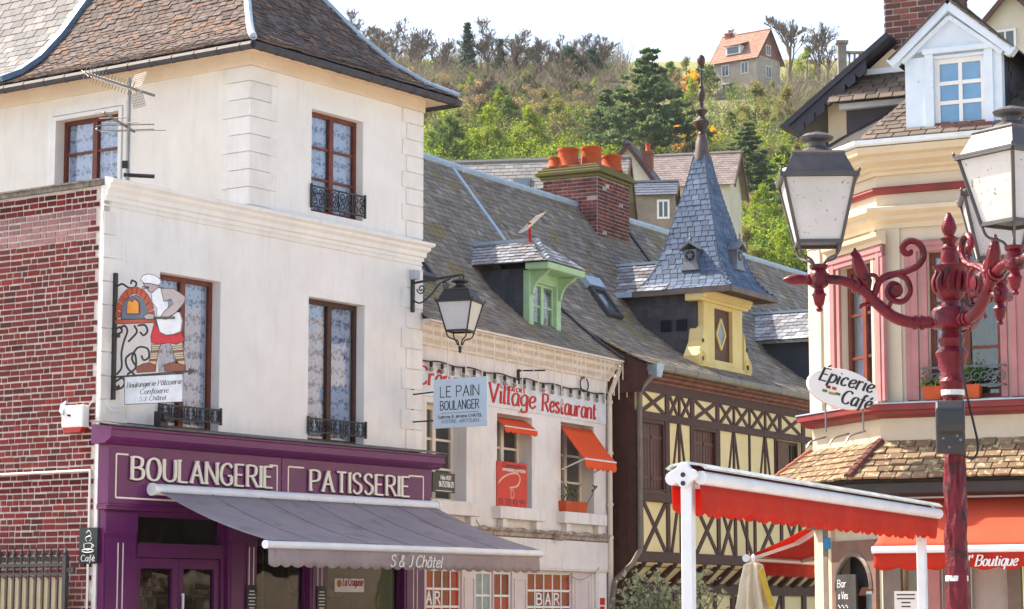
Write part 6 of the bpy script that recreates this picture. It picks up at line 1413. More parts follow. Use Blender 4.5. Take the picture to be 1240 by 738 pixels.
# planters on the ledge
for k, (xa, xb, yb, col, lab) in enumerate(((1118, 1141, 486, (.14, .19, .02), 'flower pot with yellow-green plant left of the lamp post on the red ledge'), (1163, 1188, 487, (.05, .16, .015), 'terracotta trough with bright green plant right of the lamp post on the ledge'))):
    a0, a1 = D2.s(xa, yb - 10, .08), D2.s(xb, yb - 10, .08)
    t = thing('flower_pot', D2.p((a0 + a1) / 2, 4.088, .08), lab, 'planter', 'pots on the red ledge')
    mbuild(lambda b: b.hexa([D2.p(a0 + .02, 4.088, .0), D2.p(a1 - .02, 4.088, .0), D2.p(a1 - .02, 4.088, .1), D2.p(a0 + .02, 4.088, .1), D2.p(a0, 4.25, -.02), D2.p(a1, 4.25, -.02), D2.p(a1, 4.25, .13), D2.p(a0, 4.25, .13)]), 'pot', m_pot, t, bevel=.008)
    b = MB(); rr = random.Random(30 + k)
    for q in range(9 + 8 * k): leaves(b, D2.p(lerp(a0, a1, rr.random()), 4.24 + (.06 if k else 0), .05), 26, (.045, .045, .055 + .05 * k), .022, rr)
    b.build('foliage', mat('pot_plant%d' % k if 0 else ('lime_plant', 'grass_green_plant')[k], col, tuple(c * .6 for c in col), scale=20, rough=.7, vary=.3), t, kind='stuff')
# tiled pent roof
m_pent = mat('lichened_tile', (.22, .145, .085), (.15, .095, .06), scale=5, rough=.9, bump=.3, bscale=50, cols=[(.15, .085, .055), (.24, .155, .095), (.19, .12, .075), (.28, .20, .12), (.20, .105, .065)], vary=.25, spots=((.40, .35, .19), 14, .56))
PO = .56; zt_, zb_ = 3.60, 3.15
pent = MB(); L2 = pl([D2.p(-MIT * PO, zb_, PO), D2.p(0, zt_, .0)]); R2 = pl([D2.p(4.6, zb_, PO), D2.p(4.6, zt_, 0)]); L1 = pl([D1.p(D1E + .25, zb_, PO), D1.p(D1E, zt_, 0)]); R1 = pl([D1.p(-MIT * PO, zb_, PO), D1.p(0, zt_, 0)])
for l, r_ in ((L2, R2), (L1, R1)): x = surf(l, r_, 4); pent.add(x.v, x.f)
pr = pent.build('pent_roof', m_under, cor_)
cover(pr, 'pent_tile', m_pent, L2, R2, 6, .19, .026, .12, 1.2, rnd=.012, limit=120); cover(pr, 'pent_tile', m_pent, L1, R1, 6, .19, .026, .12, 1.2, rnd=.012, limit=120)
for i in range(7):
    P, Q_ = R1(i / 7) + V((0, 0, .04)), R1((i + 1.15) / 7) + V((0, 0, .04)); mbuild(lambda b: b.tube([P, Q_], [.062, .05], 8), 'hip_tile', mat('hip_tile', (.17, .06, .045), (.12, .045, .04), rough=.85, bump=.2), pr)
for i in range(6):
    P, Q_ = L1(i / 6) + V((0, 0, .03)), L1((i + 1.15) / 6) + V((0, 0, .03)); mbuild(lambda b: b.tube([P, Q_], [.055, .045], 8), 'verge_tile', mat('verge_tile', (.30, .09, .05), (.22, .07, .04), rough=.85, bump=.2), pr)
both([(0, 2.97), (PO - .08, 2.97), (PO - .04, 3.0), (PO - .04, 3.115), (0, 3.12)], mat('dark_fascia', (.05, .04, .035), (.035, .03, .028), rough=.6), 'pent_fascia')
both([(0, 2.66), (.1, 2.66), (.12, 2.7), (.12, 2.955), (0, 2.96)], mat('grey_brown_shop', (.20, .16, .135), (.15, .12, .10), rough=.6), 'shop_beam')
# shopfront under the awning
m_gb = MATS['grey_brown_shop']
for a, w in ((.12, .22), (.62, .14), (.98, .1), (1.55, .16), (2.6, .16), (4.1, .2)): mbuild(lambda b: b.box(D2, a - w / 2, a + w / 2, 0, 2.66, .0, .08), 'shop_post', m_gb if a != .62 else m_pink, cor_, bevel=.008)
for a0, a1 in ((.69, .93), (1.03, 1.47), (1.63, 2.52), (2.68, 4.0)): mbuild(lambda b: b.box(D2, a0, a1, .4, 2.6, -.05, -.04), 'shop_pane', mat('blind_pane', (.42, .36, .34), (.36, .31, .29), rough=.2, spec=.5), cor_)
# arched door of the canted corner
b = MB(); a0, a1 = .20, 1.10; am = (a0 + a1) / 2; rw2 = (a1 - a0) / 2
arc = [(am - rw2 * cos(t), 1.92 + .42 * sin(t)) for t in [pi * i / 14 for i in range(15)]]
pts = [(a0 - .1, .0), (a0 - .1, 2.5), (a1 + .1, 2.5), (a1 + .1, .0), (a1 - .0, .0)] + arc[::-1] + [(a0, 0)]
b.poly(D1, pts, .0, .05)
dfr = b.build('door_arch', mat('arch_brown', (.22, .12, .09), (.16, .09, .07), rough=.7), cor_)
b = MB(); ftube(b, D1, arc, .035, .05, 6); b.build('arch_moulding', m_gb, dfr)
mbuild(lambda b: b.box(D1, a0 + .1, a1 - .1, .1, 1.95, -.14, -.1), 'door_leaf', m_tim, dfr)
mbuild(lambda b: b.box(D1, a0 + .12, am - .05, .7, 1.9, -.099, -.09), 'door_pane', m_palepane, dfr)
mbuild(lambda b: b.box(D1, a0 + .0, a1 - .0, .1, 2.4, -.3, -.15), 'door_back', m_room, dfr)
DR = Fr(D1.O, -D1.ex, (0, 0, 1), D1.en)
cb = thing('chalkboard', D1.p(1.0, .6, .06), 'tall chalkboard menu hanging in the arched corner doorway', 'chalkboard')
c0_, c1_ = DR.s(1012, 700, .08), DR.s(1036, 700, .08)
mbuild(lambda b: b.box(DR, c0_, c1_, .6, 2.1, .055, .08), 'board', mat('chalk_black', (.028, .026, .026), (.045, .043, .043), rough=.8), cb)
for t, z, w0, w1 in (('Bar', 1.98, .04, .26), ('à'.replace('à', 'a') + ' Vins', 1.84, .06, .3), ('Bières', 1.58, .04, .33), ('a la Pression', 1.46, .04, .36)):
    write(cb, DR, m_white, t, c0_ + w0, z - .03, c0_ + min(w1, c1_ - c0_ - .03), .085, pen=(.1, .08), shear=.1, o=.08, ex=.002, gap=1.8)
b = MB(); ftube(b, DR, [(c0_ + .04 + i * .014, 1.72 + .018 * sin(i * .9)) for i in range(20)], .004, .083, 4); b.build('chalk_squiggle', m_white, cb)
nt = thing('menu_notice', D2.p(.3, 1.5, .1), 'white printed notice on the shopfront left of the lamp post', 'notice')
a0, a1 = D2.s(1083, 728, .11), D2.s(1111, 728, .11); z1_ = D2.z(1083, 716, .11)
mbuild(lambda b: b.box(D2, a0, a1, z1_ - .45, z1_, .085, .11), 'sheet', m_white, nt)
b = MB(); rr = random.Random(2)
for k in range(9): l = rr.uniform(.05, .11); b.box(D2, (a0 + a1) / 2 - l, (a0 + a1) / 2 + l, z1_ - .05 - k * .045, z1_ - .035 - k * .045, .1105, .112)
b.build('print', m_black, nt)
bs = MB(); bs.box(D1, D1.s(1005, 658, .06), D1.s(998, 658, .06), D1.z(1000, 665, .06), D1.z(1000, 652, .06), .05, .065)
tag(ownroot(bs.build('blue_plate', mat('blue_plate', (.03, .22, .48), rough=.4))), 'small blue plate on the post beside the arched door', 'sign')
mbuild(lambda b: (b.box(D1, 1.2, 1.28, 0, 2.66, .0, .05),), 'door_post', m_dc, cor_); mbuild(lambda b: (b.box(D1, 1.30, 1.42, 0, 2.66, .0, .048),), 'door_post', m_gb, cor_)
# oval grocery sign on the canted face
ov = thing('oval_sign', D1.p(1, 4.1, .3), 'white oval Épicerie Café sign standing above the red ledge', 'sign')
OS = Fr(at(1021, 471, 27.6), (.94, -.342 * .6, 0), (0, 0, 1)); OS = Fr(OS.O, V((.985, .17, 0)), V((0, 0, 1)), V((.17, -.985, 0)))
tl = radians(-13)
def opt(t, rx=.425, ry=.225): x, y = rx * cos(t), ry * sin(t); return (x * cos(tl) - y * sin(tl), x * sin(tl) + y * cos(tl))
mbuild(lambda b: b.poly(OS, [opt(2 * pi * i / 40) for i in range(40)], -.09, .0), 'oval_panel', mat('sign_enamel', (.80, .79, .76), (.76, .75, .72), rough=.35), ov, bevel=.008)
OST = Fr(OS.O, (OS.ex * cos(tl) + OS.ey * sin(tl)), (OS.ey * cos(tl) - OS.ex * sin(tl)), OS.en)
write(ov, OST, m_black, 'Épicerie', -.30, .035, .34, .15, pen=(.19, .09), shear=.25, o=.0, ex=.005); write(ov, OST, m_black, 'Café', .0, -.165, .35, .155, pen=(.19, .09), shear=.25, o=.0, ex=.005)
for (x, y, w, h, c) in ((-.2, -.04, .05, .035, (.35, .02, .02)), (-.13, -.04, .05, .035, (.5, .05, .03)), (-.24, -.09, .06, .03, (.08, .2, .03)), (-.16, -.1, .08, .03, (.45, .25, .1)), (-.08, -.09, .06, .03, (.06, .16, .04))):
    mbuild(lambda b: b.box(OST, x, x + w, y, y + h, .0, .004), 'painted_basket', mat('basket_%d' % int(c[0] * 100), c, rough=.6), ov)
b = MB()
for k in (-.2, .25): b.tube([OS.p(k, -.15, -.05), OS.p(k, -.5, -.05)], .012, 5)
for x in (1002, 1030, 1050): P = D1.p(D1.s(x, 530), 3.78, .02); b.tube(cr([P, P + D1.en * .2 + V((0, 0, -.06)), P + D1.en * .32 + V((.05, 0, -.14))], 4), .012, 5)
b.build('sign_stay', m_gal, ov)
# ---- roof: slated skirt above the gutter, white dormer, gable and chimney behind
mbuild(lambda b: (b.hexa([D2.p(-.1, 7.15, .2), D2.p(4.6, 7.15, .2), D2.p(4.6, 7.15, -6), D2.p(-.3, 7.15, -6), D2.p(.35, 8.3, -1.6), D2.p(4.6, 8.3, -1.6), D2.p(4.6, 8.3, -5.5), D2.p(.35, 8.3, -5.5)]),), 'mansard', m_under, cor_)
man = [o for o in cor_.children if o.name.startswith('mansard')][0]
LA = pl([D2.p(-.12, 7.18, .22), D2.p(.34, 8.32, -1.6)]); LB = pl([D2.p(4.6, 7.18, .22), D2.p(4.6, 8.32, -1.6)])
m_brs = mat('brown_slate', (.13, .098, .075), (.085, .066, .054), scale=5, rough=.6, bump=.3, cols=[(.09, .07, .058), (.15, .115, .088), (.115, .088, .068), (.19, .15, .115)], vary=.25, spots=((.5, .46, .4), 22, .70))
cover(man, 'mansard_slate', m_brs, LA, LB, 16, .2, .014, .06, 1.6, limit=60)
LA = pl([D1.p(D1E + .3, 7.18, .2), D1.p(D1E - .1, 8.32, -1.4)]); LB = pl([D1.p(-.1, 7.18, .22), D1.p(.45, 8.32, -1.55)])
surf(LA, LB, 3).build('mansard_corner', m_under, cor_)
# dormer
dO = .02; ds0, ds1 = .39, 1.55; dz0, dze, dza = 7.2, 8.16, 8.74; dmid = .95
dz = mbuild(lambda b: (b.poly(D2, [(ds0 + .03, dz0), (ds1 - .03, dz0), (ds1 - .03, dze), (dmid, dza - .1), (ds0 + .03, dze)], -2.3, dO - .12),), 'dormer', mat('dark_cheek', (.045, .038, .045), (.035, .03, .035), rough=.55, bump=.2), cor_)
RC = Fr(D2.p(ds1 - .03, 0), -D2.en, (0, 0, 1), D2.ex); ms = []
for i in range(8):
    for k in range(10):
        M = Matrix.Identity(4); M.col[0] = (*(RC.ex * .19), 0); M.col[1] = (0, 0, .17, 0); M.col[2] = (*(RC.en * .012), 0); M.col[3] = (*RC.p(.5 + k * .2 + (i % 2) * .1, 7.3 + i * .13, .004 + .004 * (i % 2)), 1); ms.append(M)
pieces(dz, 'cheek_slate', mat('dark_cheek_slate', (.06, .05, .055), (.045, .038, .042), rough=.5, vary=.2), ms, 60)
wr_ = (D2.s(1131, 110, dO), D2.s(1193, 110, dO), D2.z(1131, 155, dO), D2.z(1131, 72, dO))
b = MB(); P = [(ds0, dz0), (ds0, dze), (dmid, dza - .05), (ds1, dze), (ds1, dz0)]
b.box(D2, ds0, wr_[0], dz0, wr_[3] + .1, dO - .12, dO); b.box(D2, wr_[1], ds1, dz0, wr_[3] + .1, dO - .12, dO); b.box(D2, wr_[0], wr_[1], dz0, wr_[2], dO - .12, dO + .03)
b.poly(D2, [(ds0, wr_[3] + .1), (ds1, wr_[3] + .1), (ds1, dze), (dmid, dza - .05), (ds0, dze)], dO - .12, dO); b.box(D2, wr_[0], wr_[1], wr_[3], wr_[3] + .1, dO - .12, dO)
df = b.build('dormer_front', m_dormw, dz)
b = MB(); b.fbar(D2, ds0 - .16, dze - .06, dmid, dza, .11, dO - .05, dO + .1); b.fbar(D2, dmid, dza, ds1 + .16, dze - .06, .11, dO - .05, dO + .102)
b.fbar(D2, ds0 - .02, dze - .05, dmid, dza - .14, .05, dO, dO + .06); b.fbar(D2, dmid, dza - .14, ds1 + .02, dze - .05, .05, dO, dO + .061); b.build('bargeboard', m_dormw, dz)
mbuild(lambda b: (b.box(D2, wr_[0] - .1, wr_[0], wr_[2], wr_[3] + .06, dO, dO + .025), b.box(D2, wr_[1], wr_[1] + .1, wr_[2], wr_[3] + .06, dO, dO + .026), b.box(D2, wr_[0] - .12, wr_[1] + .12, wr_[3] + .06, wr_[3] + .12, dO, dO + .05)), 'dormer_casing', m_dormw, dz)
mbuild(lambda b: b.box(D2, wr_[0] + .1, wr_[1] + .08, wr_[2] - .05, wr_[2] - .0, dO + .031, dO + .09), 'red_sill', m_dred, dz)
m_skyglass = mat('sky_tinted_pane', (.10, .25, .42), (.16, .33, .50), scale=2, rough=.06, spec=.9)  # blue of the mirrored sky is put into the base colour
window(dz, D2, wr_, dO - .04, m_white, m_skyglass, .06, 1, 3, 2, None, mull=.045, depth=.05, name='dormer_window')
for sgn, e in ((-1, ds0 - .16), (1, ds1 + .16)):
    LA = pl([D2.p(e, dze - .02, dO + .12), D2.p(dmid, dza + .05, dO + .12)]); LB = pl([D2.p(e, dze - .02, -2.4), D2.p(dmid, dza + .05, -2.4)])
    surf(LA, LB, 2).build('dormer_roof', m_under, dz); cover(dz, 'dormer_slate', m_brs, LA, LB, 7, .2, .014, .06, 1.6, limit=50)
# gable-ended range behind, chimney
gO = -1.3; GP = lambda x, y, o=gO: D2.px(x, y, o)
gl_ = MB(); pa, pb_ = GP(957, 160), GP(1078, 48); base = GP(1003, 195)
wl0 = GP(1003, 150)[0]
gl_.poly(D2, [(wl0, 6.9), (.5, 6.9), (.5, pb_[1] - .5), (pb_[0] + .02, pb_[1] - .12), (wl0, lerp(pa[1], pb_[1], (wl0 - pa[0]) / (pb_[0] - pa[0])) - .12)], gO - 3, gO)
gab = gl_.build('rear_range', m_dc, cor_)
b = MB(); b.fbar(D2, pa[0] - .02, pa[1], pb_[0] + .05, pb_[1], .07, gO - 3, gO + .28); b.build('rear_verge', mat('dark_verge', (.035, .035, .05), (.025, .025, .035), rough=.5), cor_)
b = MB(); n = 7
for i in range(n):   # slate-hung tips below the verge
    t = i / n; a = lerp(pa[0] + .08, pb_[0] - .3, t); z = lerp(pa[1], pb_[1], (a - pa[0]) / (pb_[0] - pa[0])) - .02
    b.poly(D2, [(a, z - .02), (a + .19, z + .13), (a + .19, z - .06 - .02), (a + .1, z - .14)], gO + .2, gO + .245 + .004 * (i % 2))
b.build('verge_slates', MATS['dark_verge'], cor_)
# slate-hung panel with its little skirt roof
p0_, p1_ = GP(1026, 135, gO + .02), GP(1106, 128, gO + .02)
mbuild(lambda b: b.box(D2, p0_[0], .3, 7.0, p0_[1], gO + .003, gO + .06), 'slate_panel', mat('panel_slate', (.055, .045, .055), (.042, .036, .045), rough=.5, bump=.15), cor_)
mbuild(lambda b: b.box(D2, p0_[0] - .06, .35, p0_[1], p0_[1] + .07, gO + .0, gO + .16), 'panel_board', m_dormw, cor_)
za, zb2 = D2.z(1026, 124, gO + .35), D2.z(1026, 96, gO)
LA = pl([D2.p(p0_[0] - .15, za - .0, gO + .35), D2.p(p0_[0] - .02, zb2, gO)]); LB = pl([D2.p(.45, za, gO + .35), D2.p(.45, zb2, gO)])
sk = surf(LA, LB, 2).build('skirt_roof', m_under, cor_); cover(sk, 'skirt_slate', m_brs, LA, LB, 5, .17, .014, .07, 1.4, rnd=.01, limit=40)
mbuild(lambda b: b.box(D2, p0_[0] - .02, .45, zb2 + .02, zb2 + .09, gO - .05, gO + .04), 'skirt_lit_edge', m_dormw, sk)  # pale strip paints the lit top edge of the skirt roof
b = MB(); a_, c_ = D2.px(1045, 172, gO + .4), D2.px(1108, 128, gO + .3); b.bar(D2.p(a_[0], a_[1], gO + .42), D2.p(c_[0], c_[1], gO + .3), .06, .05); a_, c_ = D2.px(1088, 163, gO + .5), D2.px(1108, 150, gO + .5); b.bar(D2.p(a_[0], a_[1], gO + .52), D2.p(c_[0], c_[1], gO + .5), .05, .04)
b.build('rake_trim', m_dormw, cor_)
LA = pl([D2.p(D2.s(1050, 173, gO + .6), 7.2, gO + .6), D2.p(D2.s(1104, 132, gO + .3), 7.9, gO + .32)]); LB = pl([D2.p(.5, 7.2, gO + .6), D2.p(.5, 7.9, gO + .32)])
s3 = surf(LA, LB, 2).build('valley_roof', m_under, cor_); cover(s3, 'valley_slate', m_brs, LA, LB, 6, .16, .012, .05, 1.5, limit=20)
co = -1.6; cs0 = D2.s(1072, 40, co + .2); cs1 = cs0 + .86
brickstack(cor_, D2, cs0, cs1, co - .5, co + .2, 7.6, 9.6, mat('brown_brick', (.15, .07, .058), (.10, .05, .045), scale=12, rough=.95, bump=.4, cols=[(.12, .06, .052), (.17, .078, .064), (.095, .052, .046), (.25, .075, .055), (.14, .072, .062)], vary=.25), m_cmort, .078, 150, 0, .21)

# ------------------------------------------------------------------ grocery awnings
m_rcan = leafy(mat('red_canvas', (.62, .04, .014), (.54, .03, .012), scale=2, rough=.8, bump=.3, bscale=8), .3)
m_ocan = leafy(mat('coral_canvas', (.66, .10, .045), (.58, .08, .035), scale=1.5, rough=.85, bump=.3, bscale=6), .25)
ga = thing('grocery_awning', D2.p(1.5, 2.3, .6), 'coral red awning reading Boutique under the tiled pent roof', 'awning')
s0, s1, oF, zF = .27, 3.9, 1.2, 2.34; zC = 2.98
b = MB(); nx, ny = 40, 10
def gp(i, j): t = j / ny; return D2.p(lerp(s0, s1, i / nx), lerp(zC, zF + .05, t) - .03 * sin(pi * t), lerp(.16, oF, t))
for i in range(nx):
    for j in range(ny): b.quad(gp(i, j), gp(i + 1, j), gp(i + 1, j + 1), gp(i, j + 1))
b.build('fabric', m_ocan, ga, smooth=True).modifiers.new('t', 'SOLIDIFY').thickness = .005
mbuild(lambda b: (b.tube([D2.p(s0 - .02, zF, oF), D2.p(s1, zF, oF)], .042, 8),), 'front_bar', m_alu, ga, smooth=True)
mbuild(lambda b: (b.tube([D2.p(s0 - .02, zC, .17), D2.p(s1, zC, .17)], .05, 8),), 'roller', m_alu, ga, smooth=True)
valance(D2, s0, s1, zF - .02, oF + .01, .21, 13, m_rcan, ga, .035, .012)
write(ga, D2, m_white, "l' Boutique", D2.s(1172, 685, oF), 2.155, D2.s(1232, 685, oF), .115, pen=(.17, .08), shear=.28, o=oF + .03, ex=.004)
la = thing('side_awning', D3.p(1.5, 2.3, .6), 'bright red awning with folding arms in the lane beside the grocery', 'awning')
s0, s1, oF, zF = .42, 3.3, 1.0, 2.33; zC = 2.79
b = MB()
def gp2(i, j): t = j / 8; return D3.p(lerp(s0, s1, i / 20), lerp(zC, zF + .03, t) - .02 * sin(pi * t), lerp(.05, oF, t))
for i in range(20):
    for j in range(8): b.quad(gp2(i, j), gp2(i + 1, j), gp2(i + 1, j + 1), gp2(i, j + 1))
b.build('fabric', m_rcan, la, smooth=True).modifiers.new('t', 'SOLIDIFY').thickness = .005
mbuild(lambda b: (b.tube([D3.p(s0 - .05, zF, oF), D3.p(s1, zF, oF)], .038, 8), b.tube([D3.p(s0 - .08, zF, oF), D3.p(s0 - .05, zF, oF)], .05, 8)), 'front_bar', m_alu, la, smooth=True)
mbuild(lambda b: b.tube([D3.p(s0 - .1, zC, .06), D3.p(s1, zC, .06)], .05, 8), 'roller', m_alu, la, smooth=True)
for sa in (s0 + .1, s1 - .7): mbuild(lambda b: (b.bar(D3.p(sa, zC - .1, .08), D3.p(sa + .35, 2.52, .5), .05, .05), b.bar(D3.p(sa + .35, 2.52, .5), D3.p(sa, zF, oF - .03), .045, .045)), 'folding_arm', m_alu, la)
valance(D3, s0, s1, zF - .02, oF + .01, .2, 14, m_rcan, la, .03, .01)
# ================================================================== terrace awning on white posts
E = wallfr(at(832, 600, 17), 24)
ta = thing('terrace_awning', E.p(3.4, 0), 'retracted red terrace awning with scalloped valance on two white posts', 'awning')
m_dirtyw = mat('grimy_white', (.70, .72, .70), (.45, .47, .43), scale=5, rough=.6, bump=.1)
sA, sB = -.05, 6.86
for s in (0.02, 6.58): mbuild(lambda b: (b.box(E, s - .042, s + .042, 0, 2.66, -.042, .042), b.box(E, s - .16, s + .16, 0, .03, -.16, .16)), 'post', m_alu, ta, bevel=.008)
for s, sg in ((sA, 1), (sB, -1)):
    K = Fr(E.p(s, 2.615), E.en, (0, 0, 1), -E.ex); pts = []
    for k in range(36): t = 2 * pi * k / 36; r_ = .078 * (1 + .16 * cos(4 * t)); pts.append((r_ * 1.2 * cos(t), r_ * sin(t)))
    mbuild(lambda b: b.poly(K, pts, -.02, .03), 'end_plate', m_alu, ta, bevel=.008)
    b = MB()
    for x, z in ((0, 0), (.0, -.06)): b.lathe(K.p(x, z, .03), [(.0, 0), (.018, 0), (.018, .006), (0, .007)], 8, K.en)
    b.build('bolt', m_black, ta)
K = E
mbuild(lambda b: b.prof(E, sA + .04, sB - .04, [(-.16, 2.665), (-.12, 2.695), (0, 2.715), (.12, 2.695), (.16, 2.665), (.14, 2.655), (.11, 2.68), (0, 2.695), (-.11, 2.68), (-.14, 2.655)]), 'top_cover', m_dirtyw, ta)
mbuild(lambda b: b.tube([E.p(sA + .04, 2.64, 0), E.p(sB - .04, 2.64, 0)], .05, 8), 'roller', mat('dark_red_roll', (.25, .02, .015), rough=.8), ta, smooth=True)
for o in (.11, -.11):
    mbuild(lambda b: b.tube([E.p(sA + .035, 2.595, o), E.p(sB - .035, 2.595, o)], .05, 10), 'front_bar', m_alu, ta, smooth=True)
    valance(E, sA + .03, sB - .05, 2.545, o, .20, 30, m_rcan, ta, .03, .014)
# ------------------------------------------------------------------ closed parasol
P = at(913, 738, 30); P = V((P.x, 30, 0))
um = thing('closed_parasol', P, 'closed beige parasol with yellow panel below the red side awning', 'parasol')
m_beige = mat('beige_canvas', (.66, .58, .44), (.50, .42, .30), scale=3, rough=.9, bump=.2, bscale=40)
b = MB(); prof_ = [(2.28, .03), (2.24, .10), (2.1, .13), (2.0, .155), (1.7, .19), (1.3, .235), (1.15, .25)]; n = 32
for (z0, r0), (z1, r1) in zip(prof_, prof_[1:]):
    for k in range(n):
        q = lambda kk, r_, z_: P + V(((r_ * (1 + .28 * cos(kk * 2 * pi / 4 * 1.0 + z_ * 2))) * cos(2 * pi * kk / n), r_ * (1 + .28 * cos(kk * pi / 2 + z_ * 2)) * sin(2 * pi * kk / n), z_))
        b.quad(q(k, r0, z0), q(k + 1, r0, z0), q(k + 1, r1, z1), q(k, r1, z1))
b.build('canopy', m_beige, um, smooth=False)
b = MB(); b.poly(Fr(P + V((.04, -.24, 0)), (1, 0, 0), (0, 0, 1), (0, -1, 0)), [(0, 2.16), (.05, 2.2), (.2, 1.72), (.12, 1.72)], -.06, .0); b.build('yellow_panel', mat('yellow_canvas', (.6, .42, .05), rough=.85), um)
mbuild(lambda b: (b.tube([P, P + V((0, 0, 2.3))], .022, 8), b.lathe(P + V((0, 0, 2.3)), [(.02, 0), (.035, .03), (.02, .06), (0, .08)], 8), b.lathe(P, [(.28, 0), (.28, .06), (.05, .1), (.04, .3)], 14)), 'pole', m_alu, um)
# ------------------------------------------------------------------ olive bush in front of the timbered house
P = V((at(808, 738, 33).x, 33, 0))
ob = thing('olive_bush', P, 'potted olive bush with silvery leaves in front of the timber-framed house', 'bush')
mbuild(lambda b: b.lathe(P, [(.25, 0), (.28, .02), (.36, .5), (.39, .52), (.39, .56), (.33, .56), (.3, .5)], 16), 'pot', m_pot, ob, smooth=True)
rr = random.Random(77); b = MB(); lv = MB()
for k in range(78):
    a = rr.uniform(0, 2 * pi); l = rr.uniform(.2, .85); top = P + V((cos(a) * l, sin(a) * l * .7, rr.uniform(1.5, 2.24)))
    pts = cr([P + V((cos(a) * .04, sin(a) * .04, .5)), P + V((cos(a) * l * .4, sin(a) * l * .4, 1.1)), top], 6); b.tube(pts, [.016 * (1 - .8 * i / len(pts)) for i in range(len(pts))], 4)
    for t in range(44):
        q = pts[rr.randrange(5, len(pts))]; d = V((rr.gauss(0, 1), rr.gauss(0, 1), rr.gauss(.35, .8))).normalized(); s_ = rr.uniform(.06, .11); c = q + V((rr.gauss(0, .05), rr.gauss(0, .05), rr.gauss(0, .06))); v_ = d.cross(V((rr.gauss(0, 1), rr.gauss(0, 1), rr.gauss(0, 1)))).normalized() * s_ * .28
        lv.add([c, c + d * s_ * .5 + v_, c + d * s_, c + d * s_ * .5 - v_], [(0, 1, 2, 3)])
b.build('branches', mat('grey_bark', (.14, .115, .09), (.1, .08, .065), rough=.9), ob)
lv.build('foliage', leafy(mat('olive_leaf', (.34, .37, .24), (.20, .24, .12), scale=30, rough=.55, vary=.45), .3), ob)
# ================================================================== red candelabra lamp
LP = V((at(1152, 400, 15).x, 15, 0))
lam = thing('street_lamp', LP, 'ornate dark red three-armed street lamp in the right foreground', 'street lamp')
m_lred = mat('lamp_red', (.17, .003, .015), (.09, .003, .010), scale=9, rough=.33, bump=.5, bscale=38, spec=.35, spots=((.035, .008, .01), 9, .6))
m_lgrey = mat('lantern_grey', (.06, .055, .058), (.09, .08, .08), scale=8, rough=.42, spec=.5)
# shaft, knobbly with old paint
n = 36; rr = random.Random(6); b = MB(); rows = 150
ang = [[0] * n for _ in range(rows + 1)]
for i in range(rows + 1):
    z = 2.98 * i / rows
    for k in range(n):
        a = 2 * pi * k / n; r_ = lerp(.085, .062, i / rows) + (.16 * max(0, 1 - z / .5) ** 2) + .015 * noise.noise(V((cos(a) * 2.2, sin(a) * 2.2, z * 6))) + .011 * noise.noise(V((cos(a) * 4, sin(a) * 4, z * 11 + 4)))
        ang[i][k] = LP + V((cos(a) * r_, sin(a) * r_, z))
b.add([p for row in ang for p in row], [(i * n + k, i * n + (k + 1) % n, (i + 1) * n + (k + 1) % n, (i + 1) * n + k) for i in range(rows) for k in range(n)])
b.build('shaft', m_lred, lam, smooth=True)
for z in (1.86, 3.02): mbuild(lambda b: b.lathe(LP, [(.07, z - .018), (.074, z - .016), (.074, z + .016), (.07, z + .018)], 16), 'white_band', m_white, lam)
b = MB(); b.lathe(LP, [(.06, 2.97), (.075, 3.05), (.085, 3.09), (.075, 3.11), (.07, 3.14), (.095, 3.24), (.105, 3.27), (.09, 3.29), (.07, 3.31), (.085, 3.36), (.06, 3.40), (.06, 3.42), (.11, 3.425), (.125, 3.44), (.125, 3.53), (.11, 3.555), (.06, 3.565), (.055, 3.60), (.085, 3.63), (.09, 3.66), (.085, 3.78), (.105, 3.81), (.11, 3.825), (.06, 3.84), (.055, 3.92), (.045, 3.925), (.05, 3.94), (.035, 3.96), (.05, 3.99), (.06, 4.0), (.03, 4.02), (.045, 4.05), (.05, 4.07), (.035, 4.12), (.012, 4.165), (0, 4.17)], 20); b.build('column_head', m_lred, lam, smooth=True)
b = MB()
for k in range(10):   # cast leaves on the drum
    a = 2 * pi * k / 10; c = LP + V((cos(a) * .088, sin(a) * .088, 3.72)); t = V((-sin(a), cos(a), 0)); b.tube(cr([c - V((0, 0, .06)), c + V((cos(a), sin(a), 0)) * .015, c + V((0, 0, .05)) + t * .012, c + V((0, 0, .085))], 4), [.02, .022, .022, .02, .02, .018, .018, .016, .014, .012, .01, .008, .006], 5)
b.build('leaf_relief', m_lred, lam, smooth=True)
